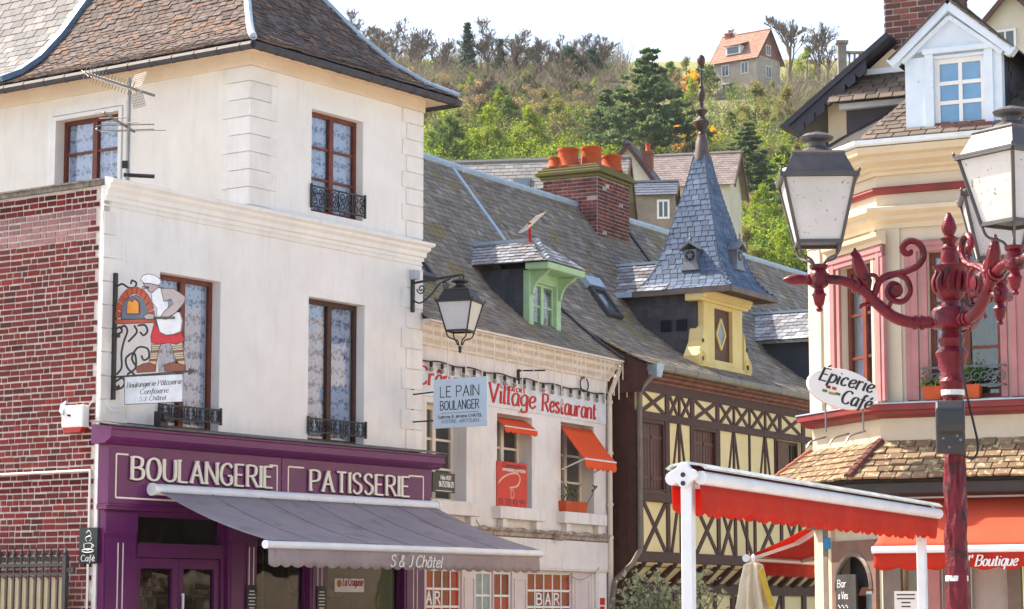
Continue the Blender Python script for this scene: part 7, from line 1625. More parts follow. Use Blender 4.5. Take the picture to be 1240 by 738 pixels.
def arm(theta, lrot):
    d = V((cos(theta), sin(theta), 0)); F = Fr(V((LP.x, LP.y, 0)), d, (0, 0, 1))
    b = MB(); main = cr([(.11, 3.47), (.24, 3.465), (.36, 3.50), (.46, 3.58), (.55, 3.67), (.66, 3.725), (.77, 3.74), (.83, 3.74)], 6)
    b.tube([F.p(*q) for q in main], [lerp(.042, .028, i / len(main)) for i in range(len(main))], 10)
    for i, r_ in ((3, .05), (5, .048), (24, .044), (26, .05), (36, .04)): q = main[i]; q2 = main[i + 1]; b.tube([F.p(*q), F.p(*q2)], r_, 10)
    o = b.build('arm', m_lred, lam, smooth=True)
    b = MB()
    S = cr([(.36, 3.52), (.30, 3.60), (.31, 3.70), (.26, 3.76), (.17, 3.80), (.10, 3.84), (.10, 3.92), (.15, 3.965), (.20, 3.94), (.20, 3.89), (.165, 3.885)], 6)
    S = cr([(.50, 3.585), (.475, 3.66), (.44, 3.735), (.36, 3.77), (.28, 3.79), (.20, 3.83), (.165, 3.90), (.19, 3.965), (.25, 3.985), (.295, 3.95), (.285, 3.91), (.25, 3.905), (.24, 3.93)], 6)
    b.tube([F.p(*q) for q in S], [.022] * (len(S) - 12) + [.022 - .001 * i for i in range(12)], 7)
    S = cr([(.47, 3.68), (.43, 3.75), (.35, 3.775), (.275, 3.74), (.255, 3.66), (.30, 3.60), (.37, 3.61), (.40, 3.66), (.375, 3.71), (.33, 3.70), (.32, 3.66), (.35, 3.645)], 6)
    b.tube([F.p(*q) for q in S], .020, 7); b.lathe(F.p(.345, 3.668, -.03), [(.0, 0), (.035, .0), (.045, .015), (.03, .04), (.045, .055), (.0, .06)], 10, F.en)
    S = cr([(.40, 3.54), (.375, 3.60), (.35, 3.615)], 5); b.tube([F.p(*q) for q in S], .016, 6)
    S = cr([(.50, 3.62), (.46, 3.70), (.47, 3.76), (.52, 3.77)], 5); b.tube([F.p(*q) for q in S], .014, 6)
    b.build('scroll', m_lred, o, smooth=True)
    b = MB()   # leaf finial standing on the arm
    b.tube([F.p(.525, 3.67), F.p(.53, 3.72), F.p(.56, 3.78), F.p(.58, 3.84), F.p(.595, 3.90), F.p(.6, 3.94)], [.022, .04, .05, .042, .024, .006], 8)
    for k in range(14): t = k / 14; c = F.p(.53 + .07 * t, 3.71 + .2 * t); a = k * 2.4; b.lathe(c + d * cos(a) * .035 * (1 - t * .6) + F.en * sin(a) * .035 * (1 - t * .6), [(0, -.016), (.018, -.004), (.014, .012), (0, .028)], 6)
    S = cr([(.56, 3.66), (.60, 3.69), (.635, 3.71)], 4); b.tube([F.p(*q) for q in S], .014, 6); S = cr([(.42, 3.55), (.50, 3.58), (.56, 3.575), (.575, 3.555)], 4); b.tube([F.p(*q) for q in S], .013, 6)
    b.build('leaf_finial', m_lred, o, smooth=True)
    b = MB(); T = F.p(.83, 0)
    b.lathe(T, [(.0, 3.53), (.018, 3.535), (.022, 3.55), (.012, 3.56), (.03, 3.58), (.042, 3.635), (.05, 3.64), (.035, 3.655), (.03, 3.68), (.06, 3.70), (.065, 3.76), (.05, 3.79), (.045, 3.80), (.058, 3.81), (.06, 3.83), (.045, 3.835)], 16)
    b.lathe(F.p(.88, 3.738), [(.03, 0), (.038, .02), (.03, .04), (.034, .06), (.036, .1), (.028, .14), (.012, .17), (0, .18)], 10, d)
    b.build('arm_end', m_lred, o, smooth=True)
    lantern(lam, T + V((0, 0, 3.965)), .222, .135, .40, lrot, m_lgrey, m_lampglass, roofh=.225)
arm(pi, radians(-3)); arm(radians(287), radians(34)); arm(radians(57), radians(-8))
# cable round the head and the black box
b = MB(); b.tube(cr([LP + V((.05, -.11, 3.6)), LP + V((.03, -.13, 3.3)), LP + V((.06, -.1, 3.05)), LP + V((.1, -.1, 2.85)), LP + V((.13, -.1, 2.68)), LP + V((.1, -.1, 2.6)), LP + V((.03, -.12, 2.62))], 6), .008, 5)
b.tube(cr([LP + V((.05, -.11, 3.6)), LP + V((.12, -.2, 3.55)), LP + V((.22, -.36, 3.68)), LP + V((.36, -.62, 3.86))], 6), .009, 5); b.build('cable', m_black, lam)
bx = thing('socket_box', LP + V((-.03, -.15, 2.6)), 'black plastic box strapped to the red lamp post', 'box')
F = Fr(LP + V((-.035, -.075, 0)), (.985, -.17, 0), (0, 0, 1)); 
mbuild(lambda b: b.poly(Fr(F.O, F.en, (0, 0, 1), F.ex), [(0, 2.66), (.10, 2.62), (.12, 2.68), (.12, 2.74), (.15, 2.76), (.17, 2.80), (.17, 2.90), (.12, 2.955), (0, 2.965)], -.09, .09), 'case', mat('black_plastic', (.025, .026, .03), (.03, .03, .034), rough=.4, spec=.5), bx, bevel=.014)
b = MB()
for x, z in ((-.045, 2.72), (.04, 2.735), (.06, 2.71), (-.01, 2.665)): b.lathe(F.p(x, z, .118), [(.0, 0), (.009, 0), (.008, .008), (0, .01)], 8, F.en)
b.build('screw', m_gal, bx)
# ================================================================== the hill behind the town
HP = [(-400, 0), (75, 0), (110, 5), (150, 16), (190, 30), (260, 54), (330, 75.5), (390, 92), (430, 98), (520, 90), (900, 60), (2500, 40)]
def H(x, y):
    for (a, z0), (c, z1) in zip(HP, HP[1:]):
        if y <= c:
            z = z0 + (z1 - z0) * (y - a) / (c - a); break
    else: z = HP[-1][1]
    k = min(1, max(0, (y - 90) / 100)); return z + k * (2.2 * noise.noise(V((x * .02, y * .02, 0))) + .8 * noise.noise(V((x * .07, y * .07, 3)))) - max(0, abs(x - 20) - 160) * .06 * k
def on_hill(x, y):
    r = ray(x, y); D = 85.0
    while D < 640:
        P = CAM + r * (D / r.y)
        if P.z <= H(P.x, P.y): return V((P.x, P.y, H(P.x, P.y)))
        D += 1.5
    return None
hb = MB(); nx, ny = 90, 90
xs = [-400 + 800 * i / nx for i in range(nx + 1)]; ys = [70 + 560 * (j / ny) ** 1.0 for j in range(ny + 1)]
hb.add([(x, y, H(x, y) - (.3 if y < 76 else 0)) for y in ys for x in xs], [(j * (nx + 1) + i, j * (nx + 1) + i + 1, (j + 1) * (nx + 1) + i + 1, (j + 1) * (nx + 1) + i) for j in range(ny) for i in range(nx)])
tag(hb.build('hillside', mat('hill_turf', (.20, .24, .05), (.22, .18, .085), scale=.09, rough=.95, detail=9), smooth=True), kind='structure')
rr = random.Random(101)
def leafmat(nm, c1, c2, v=.35): return leafy(mat(nm, c1, c2, scale=.6, rough=.7, vary=v, spec=.2))
m_lf = {'lime': leafmat('spring_leaf', (.28, .34, .05), (.18, .25, .04)), 'green': leafmat('mid_leaf', (.12, .18, .05), (.075, .125, .035)), 'dark': leafmat('dark_leaf', (.05, .09, .05), (.035, .065, .04)),
        'pine': leafmat('pine_leaf', (.13, .18, .08), (.07, .115, .055)), 'tan': leafmat('dry_leaf', (.34, .26, .14), (.24, .18, .10)), 'yellow': leafmat('forsythia', (.85, .50, .015), (.75, .44, .02), .2), 'olive': leafmat('olive_scrub', (.26, .25, .085), (.19, .19, .07))}
m_twig = mat('twig_bark', (.24, .19, .15), (.17, .135, .105), scale=2, rough=.95); m_twigl = mat('pale_twig', (.36, .29, .20), (.27, .215, .15), scale=2, rough=.95)
def blade(b, c, s, fl=.55):
    u = V((rr.gauss(0, 1), rr.gauss(0, 1), rr.gauss(0, .8))).normalized(); v = u.cross(V((rr.gauss(0, 1), rr.gauss(0, 1), rr.gauss(0, 1)))).normalized()
    b.add([c - u * s, c + v * s * fl, c + u * s, c - v * s * fl], [(0, 1, 2, 3)])
def clump(b, P, r, n, s, zs=1.0):
    for i in range(n):
        d = V((rr.gauss(0, 1), rr.gauss(0, 1), rr.gauss(0, 1))).normalized() * r * (rr.random() ** .45); blade(b, P + V((d.x, d.y, d.z * zs)), s * rr.uniform(.6, 1.35))
def rawmesh(b, nm, m):
    me = bpy.data.meshes.new(nm); me.from_pydata(b.v, [], b.f); me.update(); me.materials.append(m); return me
# ---- tree kinds, each with its own trunk and crown, grown at the origin
def bare_tree(h, seed, spread=.5):
    q = random.Random(seed); b = MB(); tw = MB()
    def grow(P, d, l, r, lev):
        E_ = P + d * l; M_ = P.lerp(E_, .5) + V((q.gauss(0, .03), q.gauss(0, .03), 0)) * l
        (b if lev < 2 else tw).tube([P, M_, E_], [r, r * .8, r * .62], 4 if lev < 2 else 3, caps=False)
        if lev == 5: return
        for k in range((3, 4, 4, 4, 3)[lev] if lev else 5):
            t = q.uniform(.35, 1) if lev else q.uniform(.35, 1.0); e = (d + V((q.gauss(0, spread), q.gauss(0, spread), q.gauss(.18, .25)))).normalized()
            grow(P.lerp(E_, t), e, l * q.uniform(.45, .72), max(r * .52, .03), lev + 1)
    grow(V((0, 0, -.3)), V((q.gauss(0, .05), q.gauss(0, .05), 1)).normalized(), h * .42, h * .018, 0)
    top = max(v[2] for v in tw.v); k_ = h / top
    for m_ in (b, tw): m_.v = [(x * k_, y * k_, z * k_) for x, y, z in m_.v]
    return rawmesh(b, 'trunk', m_twig), rawmesh(tw, 'crown', m_twig)
def leafy_tree(h, seed, key, w=.35, n=26, lo=.25, ls=.32, per=60):
    q = random.Random(seed); b = MB(); c = MB(); b.tube([V((0, 0, -.3)), V((.1, 0, h * .3)), V((0, .1, h * .75))], [h * .03, h * .022, h * .006], 6)
    for k in range(n):
        z = q.uniform(lo, .97) * h; t = (z / h - lo) / (1 - lo); rad = w * h * (max(0, sin(pi * min(1, t * .85 + .18)))) * q.uniform(.35, 1); a = q.uniform(0, 2 * pi); P = V((cos(a) * rad, sin(a) * rad, z))
        b.tube([V((0, 0, z * .75)), P], [h * .008, h * .002], 3, caps=False); clump(c, P, h * q.uniform(.07, .13), per, ls, .8)
    return rawmesh(b, 'trunk', m_twig), rawmesh(c, 'crown', m_lf[key])
def pine_tree(h, seed, key='pine', w=.45, ls=.2):
    q = random.Random(seed); b = MB(); c = MB(); b.tube([V((0, 0, -.3)), V((.15, .1, h * .5)), V((0, 0, h * .98))], [h * .022, h * .016, h * .003], 6)
    L = 15
    for i in range(L):
        z = h * (.22 + .76 * i / (L - 1)); rad = h * w * (1 - .93 * (i / (L - 1)) ** 1.25); m = max(3, int(7 - i * .25)); a0 = q.uniform(0, 6)
        for k in range(m):
            a = a0 + 2 * pi * k / m + q.gauss(0, .25); l = rad * q.uniform(.55, 1.1); T = V((cos(a) * l, sin(a) * l, z + l * q.uniform(.02, .28)))
            b.tube([V((0, 0, z)), T], [h * .006, .02], 3, caps=False)
            for s in (.45, .72, 1.0): clump(c, V((0, 0, z)).lerp(T, s) + V((q.gauss(0, .2), q.gauss(0, .2), .1)), .28 + .085 * l, 46, ls, .38)
    return rawmesh(b, 'trunk', m_twig), rawmesh(c, 'crown', m_lf[key])
def spruce(h, seed, key='dark', w=.2):
    q = random.Random(seed); b = MB(); c = MB(); b.tube([V((0, 0, -.3)), V((0, 0, h))], [h * .02, .02], 5)
    for i in range(int(h * 2.4)):
        z = h * (.08 + .92 * i / (h * 2.4)); rad = h * w * (1 - z / h) + .15
        for k in range(7): a = q.uniform(0, 2 * pi); l = rad * q.uniform(.5, 1.1); clump(c, V((cos(a) * l * .8, sin(a) * l * .8, z - l * .2)), .4, 14, .2, .6)
    return rawmesh(b, 'trunk', m_twig), rawmesh(c, 'crown', m_lf[key])
def plant(nm, meshes, P, sc, lab, cat='tree', grp=None, rot=None):
    t = thing(nm, P, lab, cat, grp); t.rotation_euler.z = rr.uniform(0, 6.28) if rot is None else rot; t.scale = (sc, sc, sc)
    for part, me in zip(('trunk', 'crown'), meshes):
        o = bpy.data.objects.new(part, me); COL.objects.link(o); o.parent = t
    return t
def hill_h(x, yb, yt):   # height in metres of something standing at (x,yb) whose top shows at yt
    P = on_hill(x, yb)
    if P is None: return None, 0
    return P, at(x, yt, P.y).z - P.z
def stand(nm, maker, x, yb, yt, lab, h0, cat='tree', grp=None):
    P, h = hill_h(x, yb, yt)
    if P is None: P = V((at(x, yb, 425).x, 425, H(at(x, yb, 425).x, 425))); h = at(x, yt, 425).z - P.z
    return plant(nm, maker, P, h / h0, lab, cat, grp)
bt = [bare_tree(10, 40 + i, .42) for i in range(4)]; bp = [pine_tree(10, 3), pine_tree(10, 9, 'pine', .42)]; sps = [spruce(10, 5), spruce(10, 6, 'dark', .26)]
lt = {k: leafy_tree(8, 60 + i, k, .36, 34, .1, .15, 130) for i, k in enumerate(('lime', 'green', 'dark', 'olive', 'yellow'))}
lt['tan'] = leafy_tree(8, 71, 'tan', .4, 30, .12, .12, 80)
G = 'bare trees on the skyline'
for i, (x, yb, yt, lab) in enumerate((
    (402, 80, 22, 'bare tree rising just beside the bakery roof hip'), (432, 84, 8, 'tall bare tree right of the bakery roof against white sky'), (462, 90, 28, 'bare tree between bakery roof and dark spruce'), (505, 96, 40, 'low bare tree left of the dark spruce'), (540, 100, 50, 'bare tree touching the left side of the spruce'),
    (592, 102, 18, 'tall thin bare tree right of the dark spruce'), (622, 106, 36, 'bare tree between spruce and ivy-clad trees'), (650, 108, 42, 'bare tree left of the ivy-clad trees'), (680, 108, 34, 'bare crown above the ivy-clad trees'), (712, 110, 44, 'bare tree right of the ivy-clad trees'),
    (958, 112, 16, 'big bare tree right of the red-roofed house'), (990, 112, 24, 'bare tree behind the yellow-green tree near the right chimney'), (880, 96, 30, 'bare tree behind the red-roofed house roof'), (1004, 108, 44, 'small bare tree left of the stone balustrade'))):
    stand('bare_tree', bt[i % 4], x, yb, yt, lab, 10, 'tree', G)
stand('spruce_tree', sps[0], 566, 108, 26, 'dark pointed spruce on the skyline', 10); stand('spruce_tree', sps[1], 606, 108, 46, 'short dark conifer right of the pointed spruce', 10)
stand('ivy_tree', lt['dark'], 690, 112, 56, 'dark ivy-clad tree on the ridge, left of a pair', 8); stand('ivy_tree', lt['dark'], 717, 112, 58, 'dark ivy-clad tree on the ridge, right of a pair', 8)
stand('pine_tree', bp[0], 786, 212, 62, 'large spreading pine above the chimney pots', 10); stand('pine_tree', bp[1], 906, 262, 150, 'rounded pine right of the turret spire', 10)
stand('pine_tree', bp[1], 818, 262, 222, 'small young pine in front of the grey-tiled house', 10); stand('pine_tree', bp[0], 735, 190, 110, 'pine left of the large spreading pine', 10)
for i, (k, x, yb, yt, lab) in enumerate((
    ('yellow', 822, 186, 150, 'yellow forsythia left of the turret finial'), ('yellow', 842, 184, 150, 'yellow forsythia just left of the turret finial stem'), ('yellow', 864, 182, 152, 'yellow forsythia right of the turret finial'), ('green', 812, 118, 74, 'green tree on the crest between pine and finial ball'), ('olive', 832, 117, 70, 'olive tree on the crest beside the finial ball'), ('dark', 850, 116, 76, 'dark tree on the crest behind the finial ball'), ('olive', 775, 122, 84, 'olive tree on the crest behind the large pine'), ('green', 800, 122, 80, 'green tree on the crest right of the large pine'), ('tan', 822, 120, 82, 'dry brown tree on the crest left of the golden tree'), ('green', 860, 118, 78, 'green tree touching the left wall of the red-roofed house'), ('yellow', 705, 202, 182, 'yellow shrub behind the chimney pots'), ('lime', 978, 108, 58, 'yellow-green tree right of the red-roofed house'), ('yellow', 838, 122, 84, 'golden weeping tree left of the red-roofed house'), ('lime', 838, 142, 96, 'lime shrub below the golden weeping tree'),
    ('olive', 915, 165, 100, 'broad olive tree below the red-roofed house'), ('olive', 955, 165, 105, 'broad olive tree below the stone wall'), ('tan', 980, 190, 130, 'dry brown shrub below the stone wall'), ('lime', 925, 290, 225, 'lime bush right of the spire'), ('green', 950, 275, 228, 'dark green bush beside the left lantern'), ('olive', 905, 340, 275, 'olive-gold bush low behind the turret'), ('lime', 945, 340, 280, 'lime bush low behind the turret near the lantern'), ('green', 975, 330, 240, 'green bush behind the left street lantern'),
    ('green', 545, 205, 140, 'green bush right of the bakery eave'), ('lime', 590, 200, 130, 'lime bush in the middle of the left slope'), ('lime', 640, 195, 130, 'lime bush left of the chimney pots'), ('green', 530, 200, 150, 'small green bush against the bakery eave'), ('tan', 575, 160, 95, 'dry brown thicket tree below the spruce'), ('tan', 640, 165, 100, 'dry brown thicket tree below the ivy-clad trees'), ('olive', 675, 180, 120, 'olive shrub left of the brick shed'), ('tan', 500, 140, 80, 'dry brown thicket tree beside the bakery roof'), ('green', 640, 140, 90, 'green shrub below the ivy-clad trees'),
    ('lime', 775, 290, 250, 'lime bush behind the chimney'), ('olive', 800, 285, 240, 'olive bush left of the spire'), ('green', 868, 110, 80, 'green shrub left of the red-roofed house'), ('green', 925, 112, 78, 'pale shrub in front of the red-roofed house'), ('green', 886, 124, 100, 'green shrub hiding the left foot of the red-roofed house'), ('olive', 935, 126, 98, 'olive shrub hiding the right foot of the red-roofed house'), ('dark', 835, 205, 165, 'dark shrub behind the turret finial'), ('dark', 860, 200, 160, 'dark shrub right of the turret finial'))):
    stand('leafy_shrub', lt[k], x, yb, yt, lab, 8, 'tree')
ORD = 'first second third fourth fifth sixth seventh eighth ninth tenth eleventh twelfth thirteenth fourteenth fifteenth sixteenth seventeenth eighteenth nineteenth twentieth twenty-first twenty-second twenty-third twenty-fourth twenty-fifth twenty-sixth twenty-seventh twenty-eighth twenty-ninth thirtieth thirty-first thirty-second thirty-third thirty-fourth thirty-fifth thirty-sixth thirty-seventh thirty-eighth thirty-ninth fortieth'.split()
for i in range(34):   # trees of the wood that stand out of the thicket
    x = 392 + i * 10.6 + rr.uniform(-4, 4); yb = rr.uniform(92, 108) if i % 3 else rr.uniform(115, 165)
    stand('leafless_tree', bt[(i * 7 + 1) % 4], x, yb, yb - rr.uniform(36, 78), ORD[i] + ' leafless tree on the left slope, counting rightwards from the bakery roof', 10, 'tree', 'leafless trees of the left slope')
for nm, n_, x0, x1, y0, y1, ha, hb_, ks_, where in (('hillside_shrub', 40, 505, 722, 125, 200, 28, 52, ('olive', 'tan', 'green', 'lime', 'olive', 'green'), 'on the left slope, counting rightwards from the bakery eave'), ('bank_shrub', 22, 842, 1015, 150, 320, 26, 46, ('green', 'olive', 'lime', 'tan'), 'on the right bank, counting rightwards from the spire')):
    xs_ = sorted(rr.uniform(x0, x1) for _ in range(n_)); cnt = {}
    for i, x in enumerate(xs_):
        k = ks_[(i * 5 + i // 6) % len(ks_)]; c_ = {'olive': 'olive', 'tan': 'dry brown', 'green': 'green', 'lime': 'lime'}[k]; cnt[k] = cnt.get(k, 0) + 1; yb = rr.uniform(y0, y1)
        stand(nm, lt[k], x, yb, yb - rr.uniform(ha, hb_), ORD[cnt[k] - 1] + ' ' + c_ + ' shrub ' + where, 8, 'shrub', c_ + ' shrubs of the ' + ('left slope' if nm[0] == 'h' else 'right bank'))
# ---- the wood between them, one mass
def scatter(nm, m, spots, n, fn, lab, cat='wood'):
    b = MB()
    for (x0, y0, x1, y1), share in spots:
        for i in range(int(n * share)):
            P = on_hill(rr.uniform(x0, x1), rr.uniform(y0, y1))
            if P is not None: fn(b, P)
    o = b.build(nm, m); tag(ownroot(o), lab, cat, kind='stuff')
def twigs(b, P):
    for k in range(9):
        d = V((rr.gauss(0, .28), rr.gauss(0, .28), 1)).normalized(); l = rr.uniform(1.5, 4.2); q = P + V((rr.gauss(0, .7), rr.gauss(0, .7), 0)); T = q + d * l; b.tube([q, T], [.045, .012], 3, caps=False)
        for j in range(4): s = q.lerp(T, rr.uniform(.4, 1)); b.tube([s, s + (d + V((rr.gauss(0, .6), rr.gauss(0, .6), .1))) * l * .28], [.025, .008], 3, caps=False)
scatter('bare_thicket', m_twigl, [((380, 60, 760, 150), 1), ((940, 100, 1090, 190), .2), ((480, 120, 720, 200), .08), ((780, 120, 1000, 220), .06)], 620, twigs, 'grey-brown leafless thicket covering the upper hillside')
scatter('spring_scrub', m_lf['lime'], [((500, 125, 700, 215), 1), ((640, 150, 800, 240), .35), ((850, 180, 1060, 350), .8), ((540, 95, 760, 160), .3)], 560, lambda b, P: clump(b, P + V((0, 0, rr.uniform(.2, 2.2))), rr.uniform(.6, 1.5), 60, .13, .8), 'fresh yellow-green scrub on the lower hillside')
scatter('evergreen_scrub', m_lf['green'], [((500, 140, 800, 230), 1), ((800, 110, 1060, 350), 1.1), ((400, 85, 740, 160), 1.4)], 760, lambda b, P: clump(b, P + V((0, 0, rr.uniform(.1, 1.8))), rr.uniform(.6, 1.5), 60, .13, .8), 'mid green scrub across the hillside')
scatter('dark_scrub', m_lf['dark'], [((500, 150, 800, 230), .7), ((780, 150, 1060, 350), 1), ((560, 100, 740, 170), .4)], 260, lambda b, P: clump(b, P + V((0, 0, rr.uniform(0, 1.0))), rr.uniform(.6, 1.4), 50, .13, .8), 'dark ivy and scrub in the hollows of the hillside')
scatter('dry_scrub', m_lf['olive'], [((380, 70, 740, 150), 1), ((850, 110, 1060, 220), .6), ((520, 140, 720, 200), .4)], 460, lambda b, P: clump(b, P + V((0, 0, rr.uniform(.2, 2.6))), rr.uniform(.6, 1.5), 40, .1, .9), 'olive brown brush on the upper hillside')

# ------------------------------------------------------------------ houses on the hill
m_hw = mat('hill_wall', (.66, .60, .50), (.58, .52, .43), scale=.8, rough=.9); m_htile = mat('red_hill_tile', (.38, .21, .15), (.30, .16, .12), scale=1.2, rough=.85, vary=.12); m_hgrey = mat('grey_hill_tile', (.24, .19, .175), (.18, .145, .135), scale=1, rough=.8, vary=.18); m_hbrick = mat('hill_brick', (.34, .13, .085), (.27, .10, .07), scale=1.5, rough=.9)
m_hstone = mat('hill_stone', (.30, .25, .21), (.21, .175, .15), scale=1.2, rough=.95, bump=.4, bscale=4); m_hpane = mat('hill_pane', (.10, .12, .15), rough=.15, spec=.6); m_blues = mat('blue_hill_slate', (.10, .115, .15), (.075, .09, .12), scale=1, rough=.5, vary=.15)
def house(nm, P, head, w, d, hw, hr, lab, wallm=None, roofm=None, ov=.4, chim=None, wins=(), dormer=None, gablem=None, embed=2.5, rows=14, tw=.5, ridge_along=True):
    """gabled house: w along the ridge, d across; front faces the viewer"""
    a = radians(head); ex = V((cos(a), sin(a), 0)); en = V((sin(a), -cos(a), 0)); F = Fr(P, ex, (0, 0, 1), en); t = thing(nm, P, lab, 'house')
    mbuild(lambda b: (b.box(F, -w / 2, w / 2, -embed, hw, -d / 2, d / 2),), 'wall', wallm or m_hw, t)
    [mbuild(lambda b: b.add([F.p(s, hw, -d / 2), F.p(s, hw, d / 2), F.p(s, hw + hr, 0)], [(0, 1, 2)]), 'gable', gablem or wallm or m_hw, t) for s in (-w / 2 + .01, w / 2 - .01)]
    k = ov; zo = hw - hr * k / (d / 2)
    for sg in (1, -1):
        L_ = pl([F.p(-w / 2 - ov, zo, sg * (d / 2 + k)), F.p(-w / 2 - ov, hw + hr, 0)]); R_ = pl([F.p(w / 2 + ov, zo, sg * (d / 2 + k)), F.p(w / 2 + ov, hw + hr, 0)])
        x = surf(L_, R_, 2); r_ = x.build('roof', roofm, t); cover(r_, 'roof_tile', roofm, L_, R_, rows, tw, .03, .06, 1.3, limit=0)
    mbuild(lambda b: b.tube([F.p(-w / 2 - ov, hw + hr + .05, 0), F.p(w / 2 + ov, hw + hr + .05, 0)], .14, 6), 'ridge', roofm, t)
    for s in (-w / 2 - ov, w / 2 + ov):
        for sg in (1, -1): mbuild(lambda b: b.bar(F.p(s, zo - .1, sg * (d / 2 + k)), F.p(s, hw + hr - .1, 0), .08, .26), 'bargeboard', m_tim, t)
    if chim:
        for s, o, z, ww in chim: c_ = mbuild(lambda b: (b.box(F, s - ww / 2, s + ww / 2, hw, z, o - ww / 2, o + ww / 2), b.box(F, s - ww * .6, s + ww * .6, z, z + .2, o - ww * .6, o + ww * .6)), 'chimney', m_hbrick, t); pot(t, F.p(s, z + .2, o), .18, .5)
    for face, s, z, ww, hh in wins:
        if face == 'f': K = F.off(0, 0, d / 2)
        else: K = Fr(F.p((-1 if face == 'l' else 1) * w / 2, 0), en, (0, 0, 1), ex * (-1 if face == 'l' else 1))
        wf = mbuild(lambda b: (b.box(K, s - ww / 2 - .12, s + ww / 2 + .12, z - .12, z, .0, .08), b.box(K, s - ww / 2 - .12, s + ww / 2 + .12, z + hh, z + hh + .12, .0, .08), b.box(K, s - ww / 2 - .12, s - ww / 2, z, z + hh, 0, .08), b.box(K, s + ww / 2, s + ww / 2 + .12, z, z + hh, 0, .081), b.box(K, s - .04, s + .04, z, z + hh, 0, .06)), 'window', m_white, t)
        mbuild(lambda b: b.box(K, s - ww / 2, s + ww / 2, z, z + hh, .01, .03), 'pane', m_hpane, wf)
    if dormer:
        s, z, ww, hh = dormer; dd_ = mbuild(lambda b: (b.box(F, s - ww / 2, s + ww / 2, z, z + hh, .2, d / 2 - .1),), 'dormer', m_white, t); mbuild(lambda b: b.hexa([F.p(s - ww / 2 - .3, z + hh, d / 2 + .1), F.p(s + ww / 2 + .3, z + hh, d / 2 + .1), F.p(s + ww / 2 + .3, z + hh + 1.2, -.2), F.p(s - ww / 2 - .3, z + hh + 1.2, -.2), F.p(s - ww / 2 - .3, z + hh + .15, d / 2 + .1), F.p(s + ww / 2 + .3, z + hh + .15, d / 2 + .1), F.p(s + ww / 2 + .3, z + hh + 1.35, -.2), F.p(s - ww / 2 - .3, z + hh + 1.35, -.2)]), 'dormer_roof', roofm, t); mbuild(lambda b: b.box(F, s - ww * .38, s + ww * .38, z + .15, z + hh - .15, d / 2 - .1, d / 2 - .06), 'pane', m_hpane, dd_)
    return t, F
P = on_hill(905, 112); sc1 = FPX / P.y
# red-roofed house on the crest
P1 = P + V((0, 0, 0))
t, F = house('red_roofed_house', P1, -38, 7.0, 6.2, 4.4, 4.0, 'brick house with red-orange tiled roof alone on the hilltop', mat('pale_hill_stone', (.50, .42, .36), (.40, .33, .28), scale=1, rough=.9), m_htile, .5, ((-2.9, 0, 8.6, .9),), (('f', -1.6, 2.0, 1.0, 1.4), ('f', 1.6, 2.0, 1.0, 1.4), ('r', 0, 4.8, 1.0, 1.3), ('r', 0, 1.6, 1.2, 1.5), ('f', -1.6, -.4, 1.0, 1.2)), (-.4, 4.9, 2.4, 1.2), m_hbrick, 3)
P = on_hill(728, 120)
house('brick_shed', P, 12, 5.4, 3.6, 2.0, .5, 'low brick shed on the ridge left of the large pine', m_hbrick, m_hgrey, .3, None, (('f', 1.6, .4, 1.6, 1.2),), None, None, 2, 5)
# houses lower down, between the roofs and the hill
def place(x, y, D): q = at(x, y, D); return V((q.x, q.y, H(q.x, q.y))), q.z
D_ = 118; q, zt = place(640, 196, D_); hh_ = zt - q.z
house('pale_roofed_house', V((q.x, q.y, q.z)), -10, 9.5, 6.5, hh_ - 3.4, 3.4, 'house with pale grey roof and two roof windows behind the brick chimney', m_hw, m_slatel, .4, None, (), None, None, 3, 18, .45)
t = [o for o in COL.objects if o.name.startswith('pale_roofed_house')][0]
FH = Fr(q, V((cos(radians(-10)), sin(radians(-10)), 0)), (0, 0, 1), V((sin(radians(-10)), -cos(radians(-10)), 0)))
for (x, y) in ((600, 219), (631, 216)):
    o_ = 1.5
    s_, z_ = FH.px(x, y, o_); zl = hh_ - 3.4 * o_ / 3.25
    f = Fr(FH.p(s_, zl, o_), FH.ex, V((0, 0, 3.4)) - FH.en * 3.25); f.en = f.en if f.en.z > 0 else -f.en
    k_ = mbuild(lambda b: b.box(f, -.45, .45, -.6, .6, .06, .16), 'roof_window', m_gutter, t); mbuild(lambda b: b.box(f, -.36, .36, -.5, .5, .161, .175), 'pane', mat('dull_pane', (.05, .08, .12), rough=.5, spec=.2), k_)
D_ = 165; q, zt = place(842, 188, D_); hh_ = zt - q.z
house('grey_tiled_house', q, -14, 5.6, 5.6, hh_ - 2.4, 2.4, 'cream house with grey tiled roof behind the turret spire', m_hw, m_hgrey, .45, None, (('f', -1.8, hh_ - 4.6, .9, 1.3), ('f', 1.5, hh_ - 4.6, .9, 1.3)), None, None, 3, 14, .35)
D_ = 150; q, zt = place(770, 183, D_); hh_ = zt - q.z
house('gabled_house', q, -104, 5.0, 3.6, hh_ - 2.6, 2.6, 'small white gabled house with brown bargeboards right of the chimney', m_hw, m_blues, .35, ((.6, -.9, hh_ - .4, .6),), (('r', -.4, hh_ - 4.2, .8, 1.1),), None, None, 3, 12)
q, zt = place(787, 222, 140); hh_ = zt - q.z
house('stone_outbuilding', q, -8, 2.9, 3.0, hh_ - .9, .9, 'low stone outbuilding with dark slate roof below the gabled house', m_hstone, m_blues, .25, None, (('f', .9, hh_ - 2.3, .5, .9),), None, None, 3, 5)
q, zt = place(1248, 4, 120); hh_ = zt - q.z
house('white_hill_house', q, 60, 6, 5, hh_ - 2.6, 2.6, 'white gabled house peeping over the right-hand dormer', m_hw, m_hgrey, .4, None, (('l', -.4, hh_ - 3.2, .9, 1.1),), None, None, 3, 12)
